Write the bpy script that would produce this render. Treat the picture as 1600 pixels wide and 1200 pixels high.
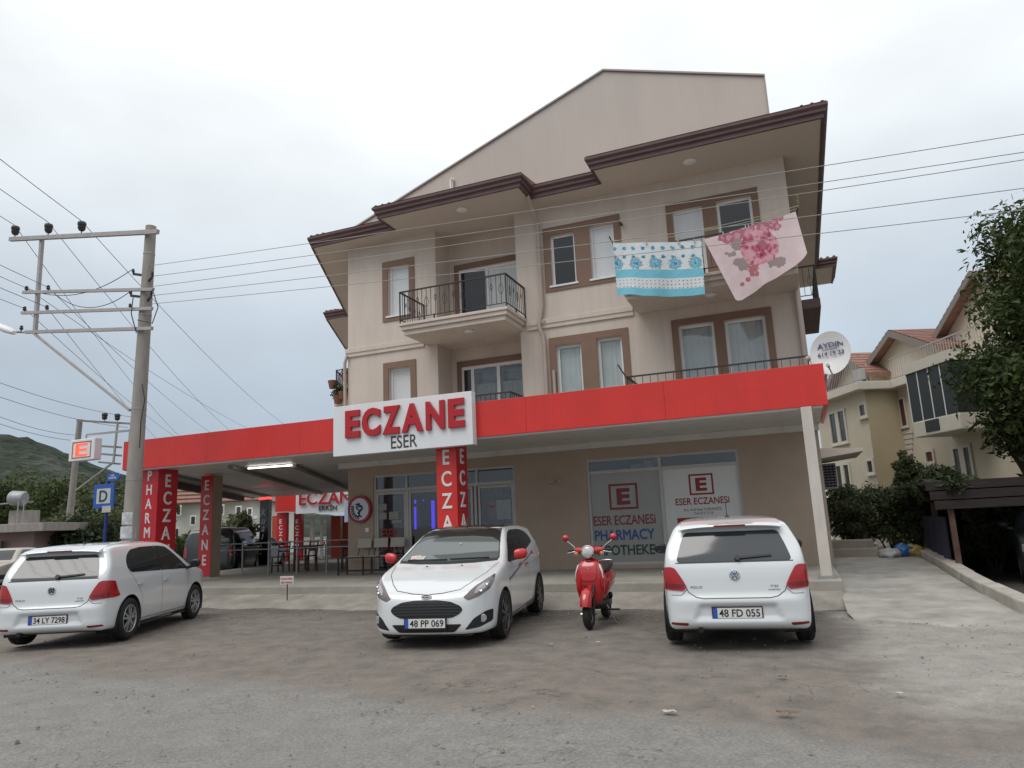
import bpy, bmesh, math, random
import numpy as np
from mathutils import Vector, Matrix
from mathutils.bvhtree import BVHTree
from mathutils.geometry import delaunay_2d_cdt

for o in list(bpy.data.objects): bpy.data.objects.remove(o)
SC = bpy.context.scene
COL = SC.collection
rnd = random.Random(7)

# ------------------------------------------------------------------ camera
FPX = 1113.0                       # focal length in pixels of the 1600 px wide photograph
YAW, PITCH, ROLL = [math.radians(a) for a in (21.55, 11.0, -2.57)]
CAM_H = 1.5
def cam_axes():
    fw = np.array([-math.sin(YAW)*math.cos(PITCH), math.cos(YAW)*math.cos(PITCH), math.sin(PITCH)])
    r = np.array([math.cos(YAW), math.sin(YAW), 0.0]); u = np.cross(r, fw)
    c, s = math.cos(ROLL), math.sin(ROLL)
    return c*r+s*u, -s*r+c*u, fw
AXR, AXU, AXF = cam_axes()
cd = bpy.data.cameras.new('camera'); cam = bpy.data.objects.new('camera', cd); COL.objects.link(cam)
cd.sensor_fit = 'HORIZONTAL'; cd.sensor_width = 36.0; cd.lens = 36.0*FPX/1600.0
cd.clip_start = 0.1; cd.clip_end = 6000
cam.matrix_world = Matrix(((AXR[0], AXU[0], -AXF[0], 0), (AXR[1], AXU[1], -AXF[1], 0), (AXR[2], AXU[2], -AXF[2], CAM_H), (0, 0, 0, 1)))
SC.camera = cam
# pixel (1600x1200) -> point on a plane of the place
C0 = np.array([0, 0, CAM_H])
def ray(x, y): return AXR*((x-800)/FPX) - AXU*((y-600)/FPX) + AXF
def az(x, y, z): d = ray(x, y); return C0 + d*((z-CAM_H)/d[2])
def ay(x, y, Y): d = ray(x, y); return C0 + d*(Y/d[1])
def ax(x, y, X): d = ray(x, y); return C0 + d*(X/d[0])
def ad(x, y, D): return C0 + ray(x, y)*D
def apl(x, y, P, dr):
    n = np.array([-dr[1], dr[0], 0.0]); d = ray(x, y); return C0 + d*(((np.array(P)-C0) @ n)/(d @ n))

# ------------------------------------------------------------------ sky, sun, exposure
SUN_EL, SUN_AZ = math.radians(58), math.radians(205)     # azimuth measured clockwise from +Y
w = bpy.data.worlds.new('World'); SC.world = w; w.use_nodes = True
nt = w.node_tree; nt.nodes.clear()
N = nt.nodes.new; L = nt.links.new
out = N('ShaderNodeOutputWorld'); bg = N('ShaderNodeBackground'); bg.inputs[1].default_value = 0.10
sky = N('ShaderNodeTexSky'); sky.sky_type = 'NISHITA'; sky.sun_disc = False
sky.sun_elevation = SUN_EL; sky.sun_rotation = SUN_AZ; sky.air_density = 1.2; sky.dust_density = 3.0
tc = N('ShaderNodeTexCoord'); sep = N('ShaderNodeSeparateXYZ'); L(tc.outputs['Generated'], sep.inputs[0])
ramp = N('ShaderNodeValToRGB'); L(sep.outputs[2], ramp.inputs[0])      # overcast: brighter towards the zenith
e = ramp.color_ramp.elements
e[0].position = 0.0; e[0].color = (0.36, 0.42, 0.49, 1)
e[1].position = 1.0; e[1].color = (1.0, 1.0, 1.0, 1)
for p_, c_ in ((0.12, (0.37, 0.44, 0.52, 1)), (0.28, (0.47, 0.53, 0.59, 1)), (0.46, (0.76, 0.80, 0.82, 1)), (0.62, (0.93, 0.95, 0.96, 1))):
    k = e.new(p_); k.color = c_
mp = N('ShaderNodeMapping'); mp.inputs['Scale'].default_value = (1.0, 1.0, 2.2); L(tc.outputs['Generated'], mp.inputs[0])
nz = N('ShaderNodeTexNoise'); nz.inputs['Scale'].default_value = 1.7; nz.inputs['Detail'].default_value = 7; nz.inputs['Roughness'].default_value = 0.5
L(mp.outputs[0], nz.inputs['Vector'])
mr = N('ShaderNodeMapRange'); mr.inputs[1].default_value = 0.3; mr.inputs[2].default_value = 0.7; mr.inputs[3].default_value = 8.3; mr.inputs[4].default_value = 11.9
L(nz.outputs[0], mr.inputs[0])
mul = N('ShaderNodeVectorMath'); mul.operation = 'SCALE'; L(ramp.outputs[0], mul.inputs[0]); L(mr.outputs[0], mul.inputs['Scale'])
mix = N('ShaderNodeMix'); mix.data_type = 'RGBA'; mix.inputs[0].default_value = 0.92
L(sky.outputs[0], mix.inputs[6]); L(mul.outputs[0], mix.inputs[7])
L(mix.outputs[2], bg.inputs[0]); L(bg.outputs[0], out.inputs[0])
sl = bpy.data.lights.new('sun', 'SUN'); sl.energy = 1.1; sl.angle = math.radians(35); sl.color = (1.0, 0.97, 0.92)
so = bpy.data.objects.new('sun', sl); COL.objects.link(so)
sd = Vector((math.sin(SUN_AZ)*math.cos(SUN_EL), math.cos(SUN_AZ)*math.cos(SUN_EL), math.sin(SUN_EL)))
so.rotation_euler = sd.to_track_quat('Z', 'Y').to_euler(); so.location = sd*60
vs = SC.view_settings; vs.view_transform = 'Standard'; vs.look = 'None'; vs.gamma = 1.0; vs.exposure = 0.28; vs.use_curve_mapping = False
SC.render.engine = 'CYCLES'

# ------------------------------------------------------------------ materials
MATS = {}
def M(name, col, rough=0.6, metal=0.0, var=0.0, vscale=3.0, bump=0.0, bscale=60.0, coat=0.0, spec=0.5, stretch=None, emit=None, estr=0.0, col2=None, trans=0.0, streak=0.0, dust=0.0):
    if name in MATS: return MATS[name]
    m = bpy.data.materials.new(name); m.use_nodes = True; t = m.node_tree; b = t.nodes['Principled BSDF']
    b.inputs['Base Color'].default_value = (*col, 1); b.inputs['Roughness'].default_value = rough; b.inputs['Metallic'].default_value = metal
    b.inputs['Coat Weight'].default_value = coat; b.inputs['Coat Roughness'].default_value = 0.06
    b.inputs['Specular IOR Level'].default_value = spec
    if trans: b.inputs['Transmission Weight'].default_value = trans
    if emit: b.inputs['Emission Color'].default_value = (*emit, 1); b.inputs['Emission Strength'].default_value = estr
    if var or bump:
        co = t.nodes.new('ShaderNodeTexCoord'); mp = t.nodes.new('ShaderNodeMapping')
        t.links.new(co.outputs['Object'], mp.inputs[0])
        if stretch: mp.inputs['Scale'].default_value = stretch
    if var:
        n = t.nodes.new('ShaderNodeTexNoise'); n.inputs['Scale'].default_value = vscale; n.inputs['Detail'].default_value = 6; n.inputs['Roughness'].default_value = 0.62
        t.links.new(mp.outputs[0], n.inputs['Vector'])
        r = t.nodes.new('ShaderNodeValToRGB'); r.color_ramp.elements[0].position = 0.3; r.color_ramp.elements[1].position = 0.7
        c2 = col2 if col2 else tuple(min(1, c*(1+var)) for c in col)
        r.color_ramp.elements[0].color = (*[c*(1-var) for c in col], 1); r.color_ramp.elements[1].color = (*c2, 1)
        t.links.new(n.outputs[0], r.inputs[0]); colout = r.outputs[0]
        if streak:                                  # rain and dirt runs down the face
            mp2 = t.nodes.new('ShaderNodeMapping'); mp2.inputs['Scale'].default_value = (5.5, 5.5, 0.28); t.links.new(co.outputs['Object'], mp2.inputs[0])
            n3 = t.nodes.new('ShaderNodeTexNoise'); n3.inputs['Scale'].default_value = 1.0; n3.inputs['Detail'].default_value = 7; n3.inputs['Roughness'].default_value = 0.7; t.links.new(mp2.outputs[0], n3.inputs['Vector'])
            r3 = t.nodes.new('ShaderNodeValToRGB'); r3.color_ramp.elements[0].position = 0.32; r3.color_ramp.elements[1].position = 0.55
            r3.color_ramp.elements[0].color = (1-streak, 1-streak*1.05, 1-streak*1.1, 1); r3.color_ramp.elements[1].color = (1, 1, 1, 1); t.links.new(n3.outputs[0], r3.inputs[0])
            mx_ = t.nodes.new('ShaderNodeMix'); mx_.data_type = 'RGBA'; mx_.blend_type = 'MULTIPLY'; mx_.inputs[0].default_value = 1.0
            t.links.new(colout, mx_.inputs[6]); t.links.new(r3.outputs[0], mx_.inputs[7]); colout = mx_.outputs[2]
        t.links.new(colout, b.inputs['Base Color'])
    if bump:
        n = t.nodes.new('ShaderNodeTexNoise'); n.inputs['Scale'].default_value = bscale; n.inputs['Detail'].default_value = 4
        t.links.new(co.outputs['Object'], n.inputs['Vector'])
        bp = t.nodes.new('ShaderNodeBump'); bp.inputs['Strength'].default_value = bump; bp.inputs['Distance'].default_value = 0.02
        t.links.new(n.outputs[0], bp.inputs['Height']); t.links.new(bp.outputs[0], b.inputs['Normal'])
    MATS[name] = m
    return m

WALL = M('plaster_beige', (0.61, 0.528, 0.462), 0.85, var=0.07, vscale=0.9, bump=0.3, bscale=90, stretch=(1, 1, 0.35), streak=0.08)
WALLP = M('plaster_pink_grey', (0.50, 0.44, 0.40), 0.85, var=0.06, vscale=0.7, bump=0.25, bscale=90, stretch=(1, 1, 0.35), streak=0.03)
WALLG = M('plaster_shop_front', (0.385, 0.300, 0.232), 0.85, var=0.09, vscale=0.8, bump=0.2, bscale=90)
SOFFIT = M('soffit_paint', (0.57, 0.495, 0.425), 0.85, var=0.05, vscale=0.6)
TRIM = M('trim_brown', (0.215, 0.135, 0.098), 0.8, var=0.08, vscale=2, bump=0.2)
EAVE = M('eave_maroon', (0.105, 0.058, 0.058), 0.65, var=0.2, vscale=3, stretch=(1, 1, 4))
PVC = M('white_plastic_frame', (0.74, 0.74, 0.73), 0.4, var=0.03)
GLASSD = M('dark_window_glass', (0.018, 0.020, 0.023), 0.06, spec=0.6)
CURT = M('pale_curtain_behind_glass', (0.42, 0.45, 0.46), 0.12, var=0.10, vscale=3.5, stretch=(6, 6, 0.3), spec=0.6)
SHUT = M('roller_shutter', (0.66, 0.68, 0.69), 0.35, var=0.03)
IRON = M('wrought_iron', (0.025, 0.02, 0.02), 0.5)
RED = M('red_panel', (0.60, 0.030, 0.022), 0.33, var=0.10, vscale=0.8, streak=0.06, bump=0.25, bscale=1.6)
REDP = M('red_pillar_film', (0.52, 0.018, 0.028), 0.35, var=0.06, vscale=1.5)
REDL = M('red_letter', (0.42, 0.012, 0.018), 0.28)
WHITEP = M('white_sign_panel', (0.72, 0.73, 0.74), 0.4, var=0.03)
LETW = M('white_lettering', (0.72, 0.70, 0.68), 0.5)
LETD = M('dark_lettering', (0.05, 0.045, 0.05), 0.5)
CONC = M('concrete_pole', (0.30, 0.275, 0.25), 0.9, var=0.18, vscale=6, bump=0.4, bscale=60, stretch=(1, 1, 0.25))
STEEL = M('galvanised_steel', (0.33, 0.33, 0.34), 0.5, metal=0.4, var=0.15, vscale=8)
STEELP = M('painted_steel', (0.36, 0.34, 0.34), 0.6, var=0.12, vscale=6)
INSUL = M('brown_insulator', (0.035, 0.03, 0.03), 0.3)
WIRE = M('wire_black', (0.03, 0.03, 0.035), 0.6)
WIREL = M('wire_bare', (0.30, 0.29, 0.27), 0.5, metal=0.3)
TILE = M('red_roof_tile', (0.255, 0.135, 0.105), 0.8, var=0.3, vscale=6, bump=0.4, bscale=40)
BLACKP = M('black_plastic', (0.012, 0.012, 0.013), 0.45)
RUBBER = M('tyre_rubber', (0.014, 0.014, 0.015), 0.8, var=0.2, vscale=20)
CHROME = M('chrome', (0.62, 0.63, 0.65), 0.15, metal=1.0)
ALLOY = M('alloy_wheel', (0.40, 0.41, 0.43), 0.35, metal=0.7)
PAPER = M('paper', (0.46, 0.44, 0.41), 0.8, var=0.12, vscale=12)

# ------------------------------------------------------------------ object helpers
ROOT = {}                                     # root name -> inverse matrix
def thing(name, label, cat, loc=(0, 0, 0), rz=0.0, group=None):
    o = bpy.data.objects.new(name, None); COL.objects.link(o); o.empty_display_size = 0.2
    o.location = tuple(float(v) for v in loc); o.rotation_euler = (0, 0, rz)
    o['label'] = label; o['category'] = cat
    if group: o['group'] = group
    ROOT[o.name] = (Matrix.Translation(Vector([float(v) for v in loc])) @ Matrix.Rotation(rz, 4, 'Z')).inverted()
    return o
def tag(o, label, cat, group=None):
    o['label'] = label; o['category'] = cat
    if group: o['group'] = group
    return o
def root_of(o):
    while o.parent: o = o.parent
    return o
def link(name, me, mat, parent=None, kind=None):
    o = bpy.data.objects.new(name, me); COL.objects.link(o)
    if mat and not me.materials: me.materials.append(mat)
    if parent: o.parent = parent
    if kind: o['kind'] = kind
    return o
def copy_tree(o, parent=None):
    c = o.copy(); COL.objects.link(c); c.parent = parent
    for ch in list(o.children): copy_tree(ch, c)
    return c

class MB:
    def __init__(s): s.v = []; s.f = []; s.mi = []; s.cur = 0
    def add(s, vs, fs):
        n = len(s.v); s.v += [tuple(float(c) for c in p) for p in vs]
        s.f += [tuple(i+n for i in f) for f in fs]; s.mi += [s.cur]*len(fs); return s
    def box(s, x0, x1, y0, y1, z0, z1, bev=0.0):
        x0, x1 = sorted((x0, x1)); y0, y1 = sorted((y0, y1)); z0, z1 = sorted((z0, z1))
        return s.add([(x0,y0,z0),(x1,y0,z0),(x1,y1,z0),(x0,y1,z0),(x0,y0,z1),(x1,y0,z1),(x1,y1,z1),(x0,y1,z1)],
                     [(0,3,2,1),(4,5,6,7),(0,1,5,4),(1,2,6,5),(2,3,7,6),(3,0,4,7)])
    def obox(s, o, u, v, w):               # origin corner + three edge vectors
        o, u, v, w = [np.array(a, float) for a in (o, u, v, w)]
        if np.dot(np.cross(u, v), w) < 0: u, v = v, u
        P = [o, o+u, o+u+v, o+v]; P = P+[p+w for p in P]
        return s.add(P, [(0,3,2,1),(4,5,6,7),(0,1,5,4),(1,2,6,5),(2,3,7,6),(3,0,4,7)])
    def bar(s, a, b, w, h=None, up=(0,0,1)):   # square bar between two points
        a, b = np.array(a, float), np.array(b, float); h = h or w
        d = b-a; d /= (np.linalg.norm(d)+1e-9); u = np.cross(d, up)
        if np.linalg.norm(u) < 1e-4: u = np.array([1.0,0,0])
        u /= np.linalg.norm(u); v = np.cross(u, d)
        return s.obox(a-u*w/2-v*h/2, u*w, v*h, b-a)
    def tube(s, pts, r, n=8, caps=True):
        pts = [np.array(p, float) for p in pts]; rs = r if hasattr(r, '__len__') else [r]*len(pts)
        base = len(s.v); prev = None
        for i, p in enumerate(pts):
            d = (pts[min(i+1, len(pts)-1)]-pts[max(i-1, 0)]); d /= (np.linalg.norm(d)+1e-9)
            if prev is None:
                u = np.cross(d, (0,0,1)) if abs(d[2]) < 0.9 else np.cross(d, (1,0,0))
            else: u = prev-d*np.dot(prev, d)
            u /= (np.linalg.norm(u)+1e-9); prev = u; v = np.cross(d, u)
            for k in range(n):
                a = 2*math.pi*k/n; q = p+rs[i]*(math.cos(a)*u+math.sin(a)*v); s.v.append(tuple(q))
        for i in range(len(pts)-1):
            for k in range(n):
                a0 = base+i*n+k; a1 = base+i*n+(k+1) % n
                s.f.append((a0, a1, a1+n, a0+n)); s.mi.append(s.cur)
        if caps:
            s.f.append(tuple(base+k for k in reversed(range(n)))); s.mi.append(s.cur)
            s.f.append(tuple(base+(len(pts)-1)*n+k for k in range(n))); s.mi.append(s.cur)
        return s
    def lathe(s, prof, org=(0,0,0), axis=(0,0,1), n=24):     # prof: (r, h)
        axis = np.array(axis, float); axis /= np.linalg.norm(axis); org = np.array(org, float)
        u = np.cross(axis, (0,0,1)) if abs(axis[2]) < 0.9 else np.array([1.0,0,0])
        u /= np.linalg.norm(u); v = np.cross(axis, u); base = len(s.v)
        for r, h in prof:
            for k in range(n):
                a = 2*math.pi*k/n; s.v.append(tuple(org+axis*h+r*(math.cos(a)*u+math.sin(a)*v)))
        for i in range(len(prof)-1):
            for k in range(n):
                a0 = base+i*n+k; a1 = base+i*n+(k+1) % n
                s.f.append((a0, a1, a1+n, a0+n)); s.mi.append(s.cur)
        return s
    def prism(s, poly, o, u, v, w):        # 2-D polygon (counter-clockwise in u,v) extruded along w
        o, u, v, w = [np.array(a, float) for a in (o, u, v, w)]; n = len(poly); base = len(s.v)
        for p in poly: s.v.append(tuple(o+u*p[0]+v*p[1]))
        for p in poly: s.v.append(tuple(o+u*p[0]+v*p[1]+w))
        s.f.append(tuple(base+k for k in reversed(range(n)))); s.f.append(tuple(base+n+k for k in range(n)))
        for k in range(n): s.f.append((base+k, base+(k+1) % n, base+n+(k+1) % n, base+n+k))
        s.mi += [s.cur]*(n+2); return s
    def mesh(s, parent=None, world=True, smooth=None, fix=True):
        vs = s.v
        if parent is not None and world:
            mi = ROOT.get(root_of(parent).name)
            if mi is not None:
                A = np.array(mi); vs = (np.c_[np.array(vs), np.ones(len(vs))] @ A.T)[:, :3].tolist()
        me = bpy.data.meshes.new('m'); me.from_pydata(vs, [], s.f)
        if any(s.mi): me.polygons.foreach_set('material_index', s.mi)
        if fix:
            bm = bmesh.new(); bm.from_mesh(me); bmesh.ops.recalc_face_normals(bm, faces=bm.faces); bm.to_mesh(me); bm.free()
        if smooth is not None:
            me.polygons.foreach_set('use_smooth', [True]*len(me.polygons))
            try: me.set_sharp_from_angle(angle=math.radians(smooth))
            except Exception: pass
        me.update(); return me
    def build(s, name, mat, parent=None, world=True, smooth=None, kind=None, bevel=0.0, fix=True):
        me = s.mesh(parent, world, smooth, fix); o = link(name, me, None if isinstance(mat, list) else mat, parent, kind)
        if isinstance(mat, list):
            for m in mat: me.materials.append(m)
        if bevel:
            b = o.modifiers.new('bevel', 'BEVEL'); b.width = bevel; b.segments = 2; b.limit_method = 'ANGLE'; b.angle_limit = math.radians(40)
        return o

# ------------------------------------------------------------------ lettering (flat print and raised letters)
_TC = {}
def text_mesh(s, off=0.0, ext=0.0, bev=0.0):
    k = (s, off, ext, bev)
    if k in _TC: return _TC[k]
    cu = bpy.data.curves.new('t', 'FONT'); cu.body = s; cu.offset = off; cu.extrude = ext; cu.bevel_depth = bev; cu.resolution_u = 4
    ob = bpy.data.objects.new('t', cu); COL.objects.link(ob)
    bpy.context.view_layer.update()
    dg = bpy.context.evaluated_depsgraph_get()
    me = bpy.data.meshes.new_from_object(ob.evaluated_get(dg))
    bpy.data.objects.remove(ob); bpy.data.curves.remove(cu)
    v = np.array([p.co[:] for p in me.vertices]); f = [tuple(p.vertices) for p in me.polygons]
    bpy.data.meshes.remove(me)
    _TC[k] = (v, f); return v, f
CAPH = None
def lettering(s, o, u, v, h, mat, parent, w=None, off=0.012, depth=0.004, bev=0.0, name='lettering', align='c', sx=1.0, smooth=None, world=True, capref='E'):
    """letters of cap height h whose baseline midpoint (or left end) is at o; u = reading direction, v = up"""
    u = np.array(u, float); u /= np.linalg.norm(u); v = np.array(v, float); v /= np.linalg.norm(v); n = np.cross(u, v)
    ref, _ = text_mesh(capref, 0.0); cap = ref[:, 1].max()
    k = h/cap
    if off > .013 and not bev: bev, off = off*.9, 0.0
    P, F = text_mesh(s, off, depth/k/2 if depth else 0.0, bev)
    P = P.copy(); x0, x1 = P[:, 0].min(), P[:, 0].max()
    if w: sx = w/((x1-x0)*k)
    P[:, 0] -= (x0+x1)/2 if align == 'c' else x0
    Q = np.array(o, float)[None, :]+np.outer(P[:, 0]*k*sx, u)+np.outer(P[:, 1]*k, v)+np.outer(P[:, 2]*k, n)
    mb = MB(); mb.add(Q.tolist(), F)
    return mb.build(name, mat, parent, world=world, smooth=smooth, fix=False)
def stacked(word, o_top, u, pitch, h, mat, parent, off=0.02, wd=0.75):
    """a word written downwards, one letter object each"""
    for i, ch in enumerate(word):
        lettering(ch, np.array(o_top)-np.array([0, 0, pitch*i+h]), u, (0, 0, 1), h, mat, parent, off=off, depth=0.006, name='letter', w=None, sx=wd)

# ================================================================== THE SETTING
def ground_material():
    m = bpy.data.materials.new('ground_asphalt_and_dirt'); m.use_nodes = True; t = m.node_tree; b = t.nodes['Principled BSDF']
    n_ = t.nodes.new; l_ = t.links.new
    co = n_('ShaderNodeTexCoord'); P = co.outputs['Object']
    sp = n_('ShaderNodeSeparateXYZ'); l_(P, sp.inputs[0])
    def noise(sc, det=5, ro=0.6):
        n = n_('ShaderNodeTexNoise'); n.inputs['Scale'].default_value = sc; n.inputs['Detail'].default_value = det; n.inputs['Roughness'].default_value = ro
        l_(P, n.inputs['Vector']); return n.outputs[0]
    def math_(op, a, b_=None, c_=None):
        n = n_('ShaderNodeMath'); n.operation = op
        for i, v in enumerate((a, b_, c_)):
            if v is None: continue
            if isinstance(v, (int, float)): n.inputs[i].default_value = v
            else: l_(v, n.inputs[i])
        return n.outputs[0]
    def sstep(v, a, c):
        n = n_('ShaderNodeMapRange'); n.interpolation_type = 'SMOOTHSTEP'; n.inputs[1].default_value = a; n.inputs[2].default_value = c
        l_(v, n.inputs[0]); return n.outputs[0]
    def ramp(v, stops):
        r = n_('ShaderNodeValToRGB'); l_(v, r.inputs[0]); e = r.color_ramp.elements
        e[0].position, e[0].color = stops[0][0], (*stops[0][1], 1); e[1].position, e[1].color = stops[-1][0], (*stops[-1][1], 1)
        for p, c in stops[1:-1]: k = e.new(p); k.color = (*c, 1)
        return r.outputs[0]
    def mixc(f, a, c):
        n = n_('ShaderNodeMix'); n.data_type = 'RGBA'; l_(f, n.inputs[0]); l_(a, n.inputs[6]); l_(c, n.inputs[7]); return n.outputs[2]
    big = noise(0.55, 6, 0.6); mid = noise(3.0, 6, 0.65); fine = noise(38, 4, 0.7); grit = noise(120, 3, 0.7)
    vor = n_('ShaderNodeTexVoronoi'); vor.inputs['Scale'].default_value = 70; l_(P, vor.inputs['Vector'])
    agg = ramp(math_('MULTIPLY_ADD', fine, 0.6, math_('MULTIPLY', grit, 0.4)), [(0.28, (0.125, 0.120, 0.113)), (0.5, (0.218, 0.211, 0.199)), (0.72, (0.355, 0.343, 0.322))])
    patch = ramp(mid, [(0.3, (0.84, 0.84, 0.84)), (0.7, (1.08, 1.07, 1.05))])
    mul = n_('ShaderNodeMix'); mul.data_type = 'RGBA'; mul.blend_type = 'MULTIPLY'; mul.inputs[0].default_value = 1; l_(agg, mul.inputs[6]); l_(patch, mul.inputs[7])
    asphalt = mul.outputs[2]
    dirt = ramp(math_('MULTIPLY_ADD', mid, 0.65, math_('MULTIPLY', fine, 0.35)), [(0.34, (0.124, 0.110, 0.097)), (0.5, (0.178, 0.160, 0.142)), (0.68, (0.236, 0.212, 0.188))])
    rust = ramp(fine, [(0.3, (0.17, 0.125, 0.095)), (0.7, (0.26, 0.205, 0.165))])
    # where the old surface dressing ends: a wavering line across the lot
    edge = math_('ADD', math_('MULTIPLY_ADD', sp.outputs[0], 0.115, sp.outputs[1]), math_('MULTIPLY', math_('SUBTRACT', big, 0.5), 2.2))
    edge = math_('ADD', edge, math_('MULTIPLY', math_('SUBTRACT', mid, 0.5), 0.5))
    f_dirt = sstep(edge, 5.2, 5.9)
    f_rust = math_('MULTIPLY', math_('MULTIPLY', f_dirt, math_('SUBTRACT', 1.0, sstep(edge, 6.6, 8.6))), sstep(mid, 0.40, 0.75))
    c = mixc(f_dirt, asphalt, dirt); c = mixc(math_('MULTIPLY', f_rust, .4), c, rust)
    # pale cement dust spreading from the driveway
    pale = ramp(math_('MULTIPLY_ADD', mid, 0.5, math_('MULTIPLY', fine, 0.5)), [(0.32, (0.20, 0.192, 0.175)), (0.66, (0.39, 0.375, 0.345))])
    fx = sstep(math_('ADD', math_('MULTIPLY_ADD', sp.outputs[1], 0.05, sp.outputs[0]), math_('MULTIPLY', math_('SUBTRACT', big, 0.5), 1.8)), 0.55, 1.15)
    fp = math_('MULTIPLY', fx, math_('MULTIPLY', sstep(edge, 5.6, 7.2), 0.9))
    c = mixc(fp, c, pale)
    # dark oily earth near the concrete edge
    oil = ramp(fine, [(0.3, (0.055, 0.050, 0.045)), (0.7, (0.11, 0.10, 0.09))])
    fo = math_('MULTIPLY', math_('MULTIPLY', sstep(edge, 9.5, 11.6), math_('SUBTRACT', 1.0, fx)), sstep(big, 0.25, 0.6))
    c = mixc(math_('MULTIPLY', fo, 0.75), c, oil)
    # cracks in the asphalt
    wv = n_('ShaderNodeTexVoronoi'); wv.feature = 'DISTANCE_TO_EDGE'; wv.inputs['Scale'].default_value = 0.42
    dis = n_('ShaderNodeMix'); dis.data_type = 'VECTOR'; dis.inputs[0].default_value = 0.35; l_(P, dis.inputs[4])
    nn = n_('ShaderNodeTexNoise'); nn.inputs['Scale'].default_value = 1.3; nn.inputs['Detail'].default_value = 6; l_(P, nn.inputs['Vector']); 
    sc_ = n_('ShaderNodeVectorMath'); sc_.operation = 'SCALE'; sc_.inputs['Scale'].default_value = 4.0; l_(nn.outputs[1], sc_.inputs[0])
    ad_ = n_('ShaderNodeVectorMath'); l_(P, ad_.inputs[0]); l_(sc_.outputs[0], ad_.inputs[1]); l_(ad_.outputs[0], wv.inputs['Vector'])
    crack = math_('MULTIPLY', math_('SUBTRACT', 1.0, sstep(wv.outputs['Distance'], 0.0, 0.012)), sstep(big, 0.46, 0.6))
    dk = ramp(crack, [(0, (1, 1, 1)), (1, (0.52, 0.50, 0.48))])
    m2 = n_('ShaderNodeMix'); m2.data_type = 'RGBA'; m2.blend_type = 'MULTIPLY'; m2.inputs[0].default_value = 1; l_(c, m2.inputs[6]); l_(dk, m2.inputs[7])
    l_(m2.outputs[2], b.inputs['Base Color']); b.inputs['Roughness'].default_value = 0.93; b.inputs['Specular IOR Level'].default_value = 0.25
    bp = n_('ShaderNodeBump'); bp.inputs['Strength'].default_value = 0.6; bp.inputs['Distance'].default_value = 0.012
    hh = math_('ADD', math_('MULTIPLY', fine, 0.7), math_('ADD', math_('MULTIPLY', vor.outputs[0], 0.6), math_('MULTIPLY', mid, 1.5)))
    l_(hh, bp.inputs['Height']); l_(bp.outputs[0], b.inputs['Normal'])
    return m
GROUND = ground_material()
# one sheet to the horizon, finer near the place, slightly uneven on the lot
def ground():
    xs = sorted(set([-3000, -1500, -600, -200, -90, -50] + list(np.linspace(-30, 16, 70)) + [25, 50, 120, 400, 1500, 3000]))
    ys = sorted(set([-3000, -600, -120, -30, -10] + list(np.linspace(-4, 30, 60)) + [45, 70, 120, 300, 800, 1800, 3500]))
    mb = MB(); r = random.Random(3)
    for y in ys:
        for x in xs:
            near = (-28 < x < 14) and (-3 < y < 11.2)
            z = (0.012*math.sin(x*1.1+y*0.7)+0.010*math.sin(y*1.9-x*0.6)+r.uniform(-.006, .006)) if near else 0.0
            mb.v.append((x, y, z-0.012))
    nx = len(xs)
    for j in range(len(ys)-1):
        for i in range(nx-1): mb.f.append((j*nx+i, j*nx+i+1, (j+1)*nx+i+1, (j+1)*nx+i)); mb.mi.append(0)
    o = mb.build('ground', GROUND, smooth=60, fix=False); o['kind'] = 'structure'
ground()

CONCP = M('terrace_concrete', (0.300, 0.285, 0.250), 0.9, var=0.20, vscale=1.6, bump=0.25, bscale=50)
CONCA = M('apron_concrete', (0.255, 0.235, 0.205), 0.92, var=0.28, vscale=2.2, bump=0.5, bscale=35)
CONCD = M('driveway_concrete', (0.310, 0.298, 0.272), 0.9, var=0.30, vscale=1.9, bump=0.4, bscale=40)
KERB = M('kerb_concrete', (0.36, 0.34, 0.30), 0.9, var=0.2, vscale=3, bump=0.4, bscale=40)
PZ = 0.36                                  # terrace level
SPL = -0.5                                 # the plot's left side runs back at a slant: dx per dy
def struct(mb, name, mat, **k):
    o = mb.build(name, mat, **k); o['kind'] = 'structure'; return o
# raised terrace in front of and beside the shop
mb = MB()
mb.prism([(-16.9, 12.95), (0.44, 12.95), (0.44, 16.6), (0.44, 17.4), (-14.0, 22.0), (-18.9, 22.0), (-17.9, 17.3)], (0, 0, -0.1), (1, 0, 0), (0, 1, 0), (0, 0, PZ+0.1))
struct(mb, 'terrace', CONCP, bevel=0.02)
# sloping concrete apron between the lot and the terrace, its lower edge broken
r5 = random.Random(5)
mb = MB(); n = 80; lo = []; hi = []
for i in range(n+1):
    x = -17.2+(17.62)*i/n
    y = 11.95+0.10*math.sin(x*1.7)+0.06*math.sin(x*4.1)+r5.uniform(-.03, .03)+(0.5 if x < -11 else 0)*min(1, (-11-x)/2)
    lo.append((x, y, 0.012)); hi.append((x, 12.96, 0.20))
mb.add(lo+hi, [(i, i+1, n+2+i, n+1+i) for i in range(n)])
mb.add([(p[0], p[1], -0.1) for p in lo]+lo, [(i, i+1, n+2+i, n+1+i) for i in range(n)])
mb.add([(0.42, lo[-1][1], -0.1), (0.42, 12.96, -0.1), (0.42, 12.96, 0.2), (0.42, lo[-1][1], 0.012)], [(0, 1, 2, 3)])
struct(mb, 'apron', CONCA, fix=False)
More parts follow.
